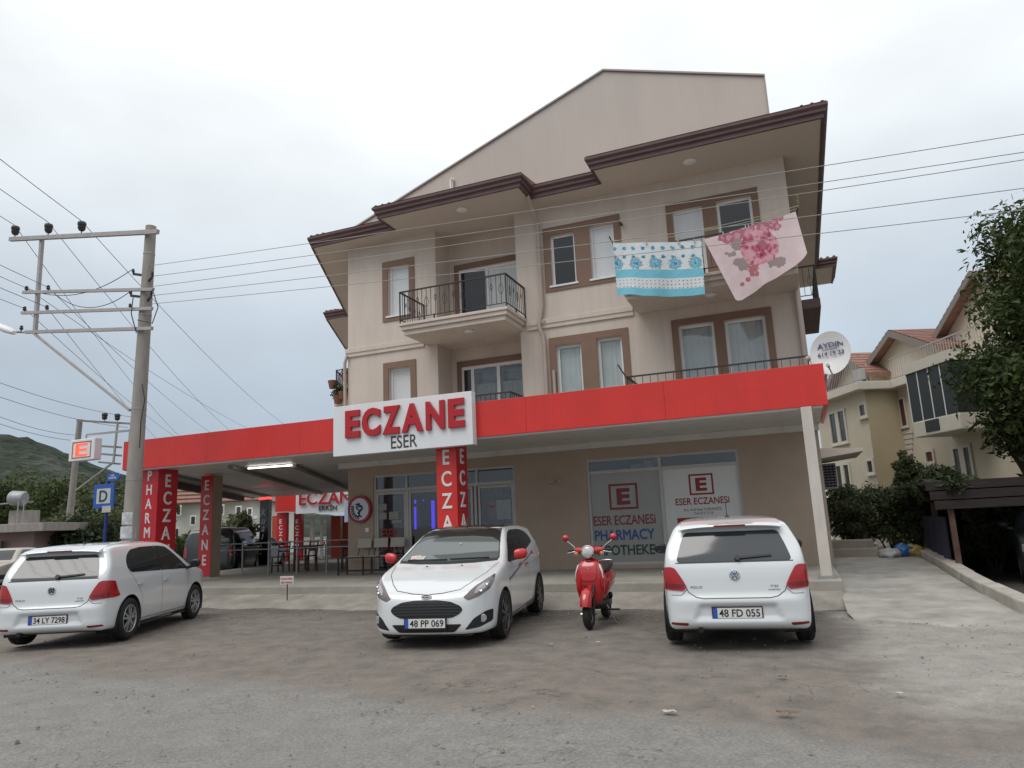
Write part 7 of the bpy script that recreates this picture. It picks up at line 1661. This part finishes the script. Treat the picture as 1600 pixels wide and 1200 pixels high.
# roof terrace: railings and tiled gables
for (sa, sb, d) in ((s_l-.3, s_r+.3, .40), (s_r+.4, s_r+9, DB+.40)):
    mb = MB(); n = int((sb-sa)/.14)
    for z in (TZ+.36, TZ+1.15): mb.bar(W(sa, z, d), W(sb, z, d), .04, .04)
    rl_ = mb.build('roof_railing', STEELP, yh)
    for k in range(n+1): m2 = MB(); m2.bar(W(sa+(sb-sa)*k/n, TZ+.32, d), W(sa+(sb-sa)*k/n, TZ+1.15, d), .018, up=(0, 1, 0)); m2.build('baluster', STEELP, rl_)
def gable(s0, s1, zb, ze, za, d0, d1, ov=.45):
    sm = (s0+s1)/2; mb = MB(); mb.add([W(s0, zb, d0), W(s1, zb, d0), W(s1, ze, d0), W(sm, za, d0), W(s0, ze, d0), W(s0, zb, d1), W(s1, zb, d1), W(s1, ze, d1), W(sm, za, d1), W(s0, ze, d1)], [(0, 1, 2, 3, 4), (5, 9, 8, 7, 6), (0, 5, 6, 1), (1, 6, 7, 2), (4, 9, 5, 0)]); g_ = mb.build('penthouse', YEL, yh)
    k = (za-ze)/(sm-s0)
    for sg in (-1, 1):
        e_ = s0 if sg < 0 else s1; es_ = e_+sg*ov; ez = ze-k*ov; mb = MB()
        P = [W(sm, za+.03, d0+ov), W(es_, ez+.03, d0+ov), W(es_, ez+.03, d1), W(sm, za+.03, d1)]
        mb.add([tuple(p) for p in P]+[tuple(np.array(p)+[0, 0, .14]) for p in P], [(0, 1, 2, 3), (4, 5, 6, 7), (0, 1, 5, 4), (1, 2, 6, 5), (2, 3, 7, 6), (3, 0, 4, 7)]); rf = mb.build('roof', TILE, yh)
        nrow = max(3, int(np.hypot(es_-sm, ez-za)/.28))
        for q in range(nrow):                       # tile courses as stepped strips
            f0, f1 = q/nrow, (q+1)/nrow; a_ = (sm+(es_-sm)*f0, za+.17+(ez-za)*f0); c_ = (sm+(es_-sm)*f1, za+.17+(ez-za)*f1); mb = MB()
            mb.add([W(a_[0], a_[1]+.01, d0+ov+.02), W(c_[0], c_[1]+.045, d0+ov+.02), W(c_[0], c_[1]+.045, d1), W(a_[0], a_[1]+.01, d1), W(c_[0], c_[1], d0+ov+.02), W(c_[0], c_[1], d1)], [(0, 1, 2, 3), (1, 4, 5, 2)]); mb.build('tile_course', TILE, rf, fix=False)
        mb = MB(); mb.obox(W(sm, za-.12, d0+ov), W(es_, ez-.12, d0+ov)-W(sm, za-.12, d0+ov), nn*.05, (0, 0, .27)); mb.build('barge_board', BEAM if False else M('barge_grey', (.22, .19, .17), .8), rf)
g1a = SZ(1308, 600, -1.6)[0]; g1b = SZ(1362, 590, -1.6)[0]; g1z = SZ(1332, 556, -1.6)[1]
gable(g1a, g1b, TZ+.3, g1z-1.0, g1z, -1.6, -8)
g2a = SZ(1366, 590, -2.2)[0]; g2b = SZ(1470, 560, -2.2)[0]; g2z = SZ(1402, 523, -2.2)[1]
gable(g2a, g2b, TZ+.3, g2z-1.1, g2z, -2.2, -9)
g3a = SZ(1480, 520, -3)[0]; g3b = g3a+4.6; g3z = SZ(1500, 468, -3)[1]
gable(g3a, g3b, TZ+.3, g3z-1.1, g3z+.5, -3, -9)
s0, z1 = SZ(1333, 577, -1.58); s1, z0 = SZ(1358, 600, -1.58); mb = MB(); ybox(mb, s0, s1, TZ+.35, z1, -1.57, -1.54); pw = mb.build('window', PVC, yh); mb = MB(); ybox(mb, s0+.1, (s0+s1)/2-.05, TZ+.4, z1-.1, -1.538, -1.53); mb.build('pane', PANEG, pw); mb = MB(); ybox(mb, (s0+s1)/2+.05, s1-.1, TZ+.4, z1-.1, -1.538, -1.53); mb.build('pane', PANEG, pw)
p_ = W(g1b+.3, TZ+1.0, -1.0); mb = MB(); mb.obox(p_-uu*.3-[0, 0, .25], uu*.6, nn*.22, (0, 0, .45)); mb.build('air_conditioner', M('ac_casing', (.36, .36, .34), .5), yh, bevel=.02)
p_ = W(g1b+.6, TZ+.3, -3); mb = MB(); mb.tube([p_, p_+[0, 0, 2.4]], .02, 6); mb.bar(p_+[-.2, 0, 2.3], p_+[.2, 0, 2.3], .02); mb.build('roof_aerial', STEEL, yh)

# awning slab and air conditioner on the main building's right flank
mb = MB(); mb.prism([(0, 0), (.86, .10), (.86, .17), (0, .22)], (.452, 17.0, 2.58), (1, 0, 0), (0, 0, 1), (0, 2.2, 0)); mb.build('side_awning', SOFFIT, bld)
mb = MB(); mb.box(.50, .80, 18.6, 19.3, 1.95, 2.55); ac = mb.build('air_conditioner', M('ac_casing', (.36, .36, .34), .5), bld, bevel=.015)
for k in range(8):
    mb = MB(); mb.box(.52, .78, 18.585, 18.598, 2.0+.065*k, 2.04+.065*k); mb.build('grille_slat', IRON, ac)
for k in range(3): mb = MB(); mb.box(.56+.08*k, .58+.08*k, 18.575, 18.584, 1.99, 2.5); mb.build('grille_bar', IRON, ac)
# concrete steps at the head of the driveway
st = thing('concrete_steps', 'two low beige concrete steps at the head of the driveway', 'steps', (.8, 18, .4))
STEPM = M('step_concrete', (.30, .265, .215), .9, var=.15, vscale=3)
for k, (y0, h_) in enumerate(((18.0, .19), (18.35, .36))): mb = MB(); mb.box(.455, 1.42-.05*k, y0, 18.352+.6*k, .36, .40+h_); mb.build('step', STEPM, st, bevel=.015)
# rubbish bags beside the steps
BAGS = [('crumpled white plastic bag lying beside the concrete steps', 1.62, 17.85, .20, .17, (.34, .34, .34)), ('bright blue plastic bag among the rubbish bags', 1.88, 17.95, .18, .24, (.02, .10, .30)), ('yellow brown plastic bag leaning on the blue bag', 2.12, 17.95, .18, .22, (.26, .19, .06)), ('grey rubbish sack at the end of the bag heap', 2.36, 18.0, .17, .15, (.24, .23, .21))]
for lb, x, y, r_, h_, c_ in BAGS:
    rr = random.Random(int(x*100)); bm = bmesh.new(); bmesh.ops.create_icosphere(bm, subdivisions=3, radius=1)
    for v in bm.verts:
        k = 1+.20*math.sin(v.co.x*5+x*9)*math.cos(v.co.z*4+v.co.y*5)+rr.uniform(-.09, .09); v.co = Vector((v.co.x*r_*k*1.15, v.co.y*r_*k, max(-.5, v.co.z)*h_*.75*k+h_*.36))
    me = bpy.data.meshes.new('bag'); bm.to_mesh(me); bm.free(); me.polygons.foreach_set('use_smooth', [True]*len(me.polygons))
    o = link('plastic_bag', me, M('bag_%d' % int(x*100), c_, .35, bump=.6, bscale=25)); o.location = (x, y, .40); tag(o, lb, 'plastic bag')
# carport with dark plank roof on posts
cpY = 15.1; c0 = ay(1445, 753, cpY); c1 = ay(1475, 797, cpY); cx1 = c0[0]+4.4
cp = thing('carport', 'dark timber carport with plank roof on slim posts right of the driveway', 'carport', (c0[0]+1, cpY, 0))
DKW = M('tarred_planks', (.022, .015, .013), .9, var=.4, vscale=5, stretch=(.4, 1, 4))
hz = (c0[2]-c1[2])/3
for k in range(3): mb = MB(); mb.obox((c0[0]+.05*k, cpY-.02*k, c0[2]-hz*(k+1)+.01), (cx1-c0[0], 0, .03), (0, .05, 0), (0, 0, hz-.02)); mb.build('fascia_plank', DKW, cp, bevel=.006)
for k in range(12): 
    y_ = cpY+.06+k*.36; mb = MB(); mb.box(c0[0]-.05, cx1, y_, y_+.345, c0[2]-.05+.012*(k % 2), c0[2]+.0+.012*(k % 2)); mb.build('roof_plank', DKW, cp)
for (x, y) in ((2.46, 15.2), (2.46, 18.8), (6.4, 15.2), (6.4, 18.8), (2.46, 17.0)): mb = MB(); mb.bar((x, y, 0), (x, y, c0[2]-.06), .09, up=(0, 1, 0)); mb.build('post', M('post_rusty', (.085, .045, .032), .85, var=.3, vscale=6), cp)
mb = MB(); mb.box(2.3, 7, 19.4, 19.5, 0, 1.9); mb.build('back_screen', DKW, cp)
# dark blue tarpaulin hung along the carport's open side
mb = MB(); n = 30; vs = []
for k in range(n+1):
    y_ = 15.5+3.0*k/n; x_ = 2.40+.03*math.sin(k*.9); vs += [(x_, y_, .32), (x_+.02*math.sin(k*1.7), y_, 1.25)]
mb.add(vs, [(2*k, 2*k+2, 2*k+3, 2*k+1) for k in range(n)]); o = mb.build('tarpaulin', M('navy_tarp', (.010, .013, .035), .5), smooth=70, fix=False); tag(o, 'dark navy tarpaulin sheet hung along the side of the carport', 'tarpaulin')
# trees and shrubs on the right
tree('leafy_tree', 'tall dark leafy tree rising over the carport in front of the yellow house', (6.75, 20.4, 0), 9.0, 2.75, .9, 11, LEAFT, 66000, .085, 130, squash=1.12)
tree('leafy_tree', 'smaller tree with thin lighter branches leaning out before the glazed balcony', (5.35, 21.2, 0), 6.2, 1.0, 2.2, 23, LEAFT, 4200, .075, 34)
SH = [('dense dark hedge bush behind the driveway steps', 1.0, 20.2, .75, .8, 1.85, LEAFG), ('rounded dark bush between the steps and the rubbish bags', 1.95, 20.6, .85, .9, 1.75, LEAFG), ('dark bush at the corner of the carport', 2.75, 19.7, .75, .8, 1.9, LEAFD), ('slender feathery shrub standing above the hedge before the yellow wall', 2.75, 22.2, .42, .45, 2.9, LEAFG), ('low bush behind the carport bags', 2.6, 18.9, .45, .4, 1.2, LEAFD)]
for k, (lb, x, y, rx_, ry_, h_, m_) in enumerate(SH): shrub('garden_shrub', lb, (x, y, .3), rx_, ry_, h_, 40+k, m_, 8000, .055, 26, group='shrubs by the driveway')
for k, (x, y, h_) in enumerate(((3.6, 18.2, 1.5), (5.2, 18.6, 1.7), (7.5, 17.0, 1.9))): shrub('garden_shrub', ('dark overgrown plant inside the carport behind the silver car', 'shadowed bush at the back of the carport', 'dark bush beyond the far carport post')[k], (x, y, 0), .8, .6, h_, 60+k, LEAFG if k == 0 else LEAFD, 3000, .09, 16, group='plants around the carport')
shrub('climbing_plant', 'dark climbing plant trailing over the carport roof corner', (2.6, 16.0, c0[2]-.45), .55, 1.6, .65, 71, LEAFD, 4200, .07, 26, cat='plant')
# planters on the left flank balcony
for k, (px_, py_, s_) in enumerate(((542, 586, .9), (520, 595, .6), (528, 618, .9), (536, 612, .6))):
    p = ay(px_, py_, 22.1); pl_ = thing('flower_pot', ('bushy pot plant on the corner of the flank balcony rail', 'empty looking terracotta pot hooked outside the flank balcony rail', 'tall leafy pot plant on the flank balcony floor', 'small terracotta pot by the flank balcony wall')[k], 'flower pot', p)
    mb = MB(); mb.lathe([(.001, -.3), (.13, -.3), (.19, 0), (.17, 0), (.15, -.05), (.001, -.05)], p, (0, 0, 1), 16); mb.build('pot', POTM, pl_, smooth=40)
    if k != 1: link('foliage', leaf_cloud([(0, 0, .12, .22*s_), (.1, 0, .05, .18*s_), (-.12, .05, .08, .2*s_), (0, 0, .3*(k == 2), .2*s_)], 500, .05, 80+k), LEAFM, pl_)

# ================================================================== LEFT SIDE AND BEHIND THE TERRACE
def camdir(): return np.array([math.cos(YAW), math.sin(YAW), 0]), np.array([-math.sin(YAW), math.cos(YAW), 0])
CR, CF = camdir()
# low pink house with water tank
hp = ad(20, 880, 33); h0 = thing('small_house', 'low pinkish flat roofed house with a solar water tank behind the old car', 'house', (hp[0], hp[1], 0))
PINK = M('pinkish_plaster', (.33, .245, .215), .9, var=.1, vscale=.8)
L_, R_ = ad(-190, 880, 33), ad(50, 880, 33); T_ = ad(20, 832, 33)[2]
mb = MB(); mb.obox((L_[0], L_[1], 0), (R_-L_)*[1, 1, 0], CF*6, (0, 0, T_)); mb.build('wall', PINK, h0)
mb = MB(); mb.obox((L_[0], L_[1], T_)-CF*.8, (ad(80, 880, 33)-L_)*[1, 1, 0], CF*8, (0, 0, .38)); mb.build('roof_slab', CONC, h0, bevel=.02)
p0, p1 = ad(0, 872, 32.95), ad(6, 845, 32.95); mb = MB(); mb.obox((p0[0], p0[1], p0[2]), (p1-p0)*[1, 1, 0], -CF*.05, (0, 0, p1[2]-p0[2])); mb.build('window', GLASSD, h0)
pA = ad(30, 805, 34); mb = MB(); mb.obox((*pA[:2], T_+.38)-CR*.5, CR*.9, CF*.9, (0, 0, ad(30, 800, 34)[2]-T_-.3)); mb.build('roof_stand', CONC, h0)
a_, b_ = ad(17, 778, 34), ad(39, 779, 34); mb = MB(); mb.lathe([(.001, 0), (.30, 0), (.34, .06), (.34, np.linalg.norm(b_-a_)-.06), (.30, np.linalg.norm(b_-a_)), (.001, np.linalg.norm(b_-a_))], a_, b_-a_, 20); mb.build('water_tank', STEEL, h0, smooth=40)
a_, b_ = ad(-20, 790, 33.8), ad(17, 787, 33.8); mb = MB(); mb.obox(a_, b_-a_, CF*1.6+np.array([0, 0, .12]), (0, 0, .06)); mb.build('roof_sheet', STEEL, h0)
for x in (29, 38): mb = MB(); q = ad(x, 782, 33.6); mb.tube([q, (q[0], q[1], T_+.35)], .03, 6); mb.build('tank_leg', STEEL, h0)
# row of trees below the hill
TB = [('broad dark green tree directly behind the small pink house', -10, 52, 8.2, 3.6, LEAFM, 1), ('dense round tree behind the water tank', 45, 56, 9.0, 4.2, LEAFG, 2), ('dark bushy tree left of the far pole', 85, 50, 7.6, 3.4, LEAFM, 3), ('tall tree right behind the far concrete pole', 125, 58, 9.2, 4.0, LEAFM, 4), ('olive toned tree behind the D stop sign', 168, 46, 6.2, 3.0, LEAFG, 5), ('olive toned low tree beside the small pink house', 75, 40, 4.2, 2.4, LEAFG, 6), ('low leafy tree at the foot of the concrete utility pole', 150, 38, 4.4, 2.3, LEAFG, 7), ('wide tree beyond the canopy corner', 215, 60, 8.0, 4.2, LEAFM, 8), ('far tree beyond the left end of the red canopy', 250, 66, 7.0, 4.0, LEAFG, 9), ('dark shrubby tree below the blue stop sign', 118, 36, 3.6, 2.1, LEAFD, 10), ('far pale tree on the slope behind the pink house', -60, 70, 10.5, 5.0, LEAFG, 12)]
for lb, px_, D, h_, r_, m_, sd in TB:
    p = ad(px_, 870, D); tree('roadside_tree', lb, (p[0], p[1], 0), h_*.74, r_*.95, h_*.10, 100+sd, m_, 6500, .17*D/50, 44, group='trees below the hill', squash=1.15)
# white apartment block with red tiled roof, seen under the canopy
wb_l, wb_r = ad(215, 880, 47), ad(395, 880, 47); wb = thing('apartment_block', 'pale apartment block with red tiled roof seen beneath the canopy', 'building', (wb_l[0], wb_l[1], 0))
WBM = M('pale_green_plaster', (.72, .72, .62), .9, var=.05, vscale=.5)
def WB(px_, py_, d=0.0): return ad(px_, py_, 47-d)
zt = WB(300, 786)[2]; w3 = (wb_r-wb_l)*[1, 1, 0]
mb = MB(); mb.obox((wb_l[0], wb_l[1], -.2), w3, CF*9, (0, 0, zt+.2)); mb.build('wall', WBM, wb)
mb = MB(); o_ = np.array([wb_l[0], wb_l[1], zt])-CF*.6-CR*.6; w4 = w3+CR*1.2
mb.add([o_, o_+w4, o_+w4+CF*10, o_+CF*10, o_+CF*5+CR*3+[0, 0, 2.6], o_+w4+CF*5-CR*3+[0, 0, 2.6]], [(0, 1, 5, 4), (1, 2, 5), (2, 3, 4, 5), (3, 0, 4), (3, 2, 1, 0)]); rf = mb.build('roof', TILE, wb)
for k in range(9):
    f0, f1 = k/9, (k+1)/9; mb = MB(); A_ = o_*(1-f0)+(o_+CF*5+CR*3+[0, 0, 2.6])*f0; B_ = (o_+w4)*(1-f0)+(o_+w4+CF*5-CR*3+[0, 0, 2.6])*f0; mb.bar(A_+[0, 0, .05], B_+[0, 0, .05], .12, .07); mb.build('tile_course', TILE, rf)
mb = MB(); c_ = WB(290, 770); mb.obox((c_[0], c_[1], zt)+CF*2, CR*.8, CF*.8, (0, 0, 2.3)); mb.build('chimney', CRM, rf)
for (x0, y0, x1, y1) in ((268, 792, 272, 804), (277, 791, 282, 804), (299, 807, 305, 819), (334, 791, 338, 803), (343, 790, 349, 803), (275, 826, 279, 838), (334, 824, 338, 838), (342, 823, 347, 837), (299, 838, 303, 850), (370, 792, 376, 804), (388, 795, 393, 804), (255, 828, 259, 840)):
    p0, p1 = WB(x0, y1, .05), WB(x1, y0, .05); mb = MB(); mb.obox(p0-CR*.08-[0, 0, .08], (p1-p0)*[1, 1, 0]+CR*.16, -CF*.05, (0, 0, p1[2]-p0[2]+.16)); w_ = mb.build('window', PVC, wb)
    mb = MB(); mb.obox(p0-CF*.052, (p1-p0)*[1, 1, 0], -CF*.02, (0, 0, p1[2]-p0[2])); mb.build('pane', PANEG, w_)
p0, p1 = WB(364, 817, 1.2), WB(402, 813, 1.2); mb = MB(); mb.obox(p0, (p1-p0)*[1, 1, 0], CF*1.4, (0, 0, .25)); mb.build('balcony_slab', CRM, wb)
p0, p1 = WB(364, 812, 1.2), WB(402, 806, 1.2); mb = MB(); mb.obox(p0, (p1-p0)*[1, 1, 0], CF*.05, (0, 0, p1[2]-p0[2])); mb.build('balcony_panel', PVC, wb)
# shrubs in front of it
for k, (px_, D, h_, r_, m_, lb) in enumerate(((275, 34, 1.5, 1.2, LEAFM, 'dark shrub behind the left canopy pillars'), (300, 36, 1.4, 1.1, LEAFM, 'dark shrub before the pale apartment block'), (372, 33, 2.5, 1.2, LEAFG, 'light green bush behind the black van'), (258, 38, 3.4, .7, LEAFG, 'upright leafy bush beside the red PHARMACY pillar'))):
    p = ad(px_, 885, D); shrub('street_shrub', lb, (p[0], p[1], 0), r_, r_, h_, 130+k, m_, 3200, .14, 20, group='shrubs along the far pavement')
# neighbouring pharmacy canopy with its own sign
ED = 38.0; e0, e1 = ad(431, 802, ED), ad(600, 800, ED); er = thing('neighbour_canopy', 'second red canopy with white ECZANE ERKIN sign beyond the terrace', 'canopy', (e0[0], e0[1], 0))
def EP(px_, py_, d=0.0): return ad(px_, py_, ED-d)
def eb(mb, x0, y0, x1, y1, d, th, zt_=None):
    p0, p1 = EP(x0, y1, d), EP(x1, y0, d); wv = (p1-p0)*[1, 1, 0]; mb.obox(p0, CR*np.linalg.norm(wv), CF*th, (0, 0, p1[2]-p0[2])); return mb
mb = MB(); eb(mb, 430, 772, 462, 800, 0, .2); mb.build('fascia_panel', RED, er)
mb = MB(); eb(mb, 462, 764, 640, 803, .25, .2); sgn2 = mb.build('sign_panel', WHITEP, er)
for s_, xl_, xr_, yb, hp_, m_ in (('ECZANE', 467, 562, 789, 19, REDL), ('ERKIN', 498, 526, 797.5, 7, LETD)):
    a_, b_ = EP(xl_, yb, .27), EP(xr_, yb, .27); h_ = EP(xl_, yb-hp_, .27)[2]-a_[2]; lettering(s_ if s_ == 'ECZANE' else 'ERKİN', (a_+b_)/2*[1, 1, 0]+[0, 0, a_[2]], CR, (0, 0, 1), h_, m_, sgn2, w=np.linalg.norm((b_-a_)[:2]), off=.02, depth=.02)
p0 = EP(430, 800); mb = MB(); mb.obox(p0+CF*.25+[0, 0, .05], CR*7, CF*6, (0, 0, .15)); mb.build('roof_deck', SOFM, er)
for (x0, x1, d) in ((431, 446, 0), (458, 470, -.6)):
    zt_ = EP(x0, 801, d); mb = MB(); a_ = EP(x0, 870, d); b_ = EP(x1, 870, d); wv = (b_-a_)*[1, 1, 0]; mb.obox((a_[0], a_[1], -.1)+CF*.05, wv, CF*.45, (0, 0, zt_[2]+.1)); pl_ = mb.build('pillar', REDP, er)
    for i, ch in enumerate('ECZANE'):
        q = EP((x0+x1)/2, 813+i*9.6+5, d); lettering(ch, q-CF*.0, CR, (0, 0, 1), .21, LETW, pl_, off=.02, depth=.01, name='letter')
for (x0, x1, d, m_) in ((484, 489, -1, PVC), (500, 503, -1.5, PVC), (517, 530, -3, M('orange_cladding', (.42, .06, .02), .6)), (535, 545, -3.5, M('orange_cladding', (.42, .06, .02), .6)), (424, 432, -5, M('orange_cladding', (.42, .06, .02), .6))):
    a_ = EP(x0, 870, d); b_ = EP(x1, 870, d); mb = MB(); mb.obox((a_[0], a_[1], -.1), (b_-a_)*[1, 1, 0], CF*.3, (0, 0, EP(x0, 806, d)[2]+.1)); mb.build('post', m_, er)
mb = MB(); a_ = EP(470, 870, -6.5); mb.obox((a_[0], a_[1], 0)+CR*1.6, CR*8, CF*.2, (0, 0, 2.4)); mb.build('shop_wall', INT, er)
p0, p1 = EP(538, 816, .6), EP(545, 782, .6); mb = MB(); mb.obox(p0, (p1-p0)*[1, 1, 0], CF*.1, (0, 0, p1[2]-p0[2])); mb.build('side_sign', M('pale_blue_sign', (.35, .40, .55), .5), er)
# black hairdresser column sign
kd = 27.0; k0, k1 = ad(404, 887, kd), ad(420, 780, kd); kf = thing('column_sign', 'black advertising column with white script lettering Kuaför', 'sign', (k0[0], k0[1], 0))
wv = (k1-k0)*[1, 1, 0]; mb = MB(); mb.obox((k0[0], k0[1], 0), wv, CF*.35, (0, 0, k1[2])); mb.build('column', M('column_black', (.010, .009, .014), .4), kf)
mb = MB(); mb.obox((k0[0], k0[1], k1[2])-CF*.02-CR*.05, wv*1.1, CF*.4, (0, 0, .10)); mb.build('red_cap', M('lit_red_cap', (.6, .03, .02), .4, emit=(1, .1, .08), estr=.9), kf)
for i, ch in enumerate('Kuaför'):
    q = ad(411.5-i*.6, 806+i*12.2, kd-.02); sh_ = CR+np.array([0, 0, .0]); lettering(ch, q, CR, np.array([0, 0, 1])+CR*.28, .27, LETW, kf, off=.016, depth=.006, name='letter', sx=.85)

# ================================================================== SMALL THINGS ON THE GROUND
LIT = [('pale crumpled paper scrap lying on the asphalt before the scooter', 1046, 1112, .055), ('flat white paper scrap on the dirt between the cars', 935, 1003, .03), ('small white paper scrap by the scooter wheel', 862, 1006, .022), ('torn cardboard strip on the dusty ground near the driveway', 1226, 1113, .06), ('whitish paper scrap beside the rear of the hatchback with plate 48 FD 055', 1405, 1083, .035), ('dry leaf scrap on the dirt before the driveway', 1222, 1057, .04)]
for k, (lb, px_, py_, s_) in enumerate(LIT):
    p = az(px_, py_, .012); mb = MB(); n = 6; rr = random.Random(k); vs = []
    for j in range(n+1):
        for i in range(n+1): vs.append((p[0]+(i/n-.5)*s_*2+rr.uniform(-.1, .1)*s_, p[1]+(j/n-.5)*s_*1.1+rr.uniform(-.1, .1)*s_, p[2]+rr.uniform(0, .25)*s_))
    mb.add(vs, [(j*(n+1)+i, j*(n+1)+i+1, (j+1)*(n+1)+i+1, (j+1)*(n+1)+i) for j in range(n) for i in range(n) if not ((i in (0, n-1)) and (j in (0, n-1)))])
    o = mb.build('paper_scrap', (PAPER if k not in (3, 5) else M('cardboard', (.16, .11, .07), .9)), smooth=30, fix=False); tag(o, lb, 'litter')
# loose gravel
r = np.random.RandomState(9); V = []; Fs = []
for k in range(2600):
    x = r.uniform(-12, 2.2); y = r.uniform(3.2, 11.6) if r.rand() < .6 else r.uniform(10.6, 12.0); s_ = r.choice([.004, .006, .009, .014], p=[.4, .35, .2, .05])*r.uniform(.8, 1.3); b_ = len(V); z = .004
    a = r.uniform(0, 6.28); c, s2 = math.cos(a), math.sin(a)
    for dx, dy, dz in ((-1, -.7, -.5), (1, -.8, -.5), (1.1, .8, -.5), (-.9, .9, -.5), (-.6, -.4, .6), (.6, -.5, .8), (.7, .4, .7), (-.5, .6, .5)): V.append((x+(dx*c-dy*s2)*s_, y+(dx*s2+dy*c)*s_, z+dz*s_))
    Fs += [tuple(b_+i for i in f) for f in ((4, 5, 6, 7), (0, 1, 5, 4), (1, 2, 6, 5), (2, 3, 7, 6), (3, 0, 4, 7))]
me = bpy.data.meshes.new('gravel'); me.from_pydata(V, [], Fs); o = link('gravel', me, M('gravel_stone', (.22, .205, .185), .9, var=.45, vscale=3)); o['kind'] = 'stuff'; tag(o, 'loose small gravel strewn over the dirt lot', 'gravel')
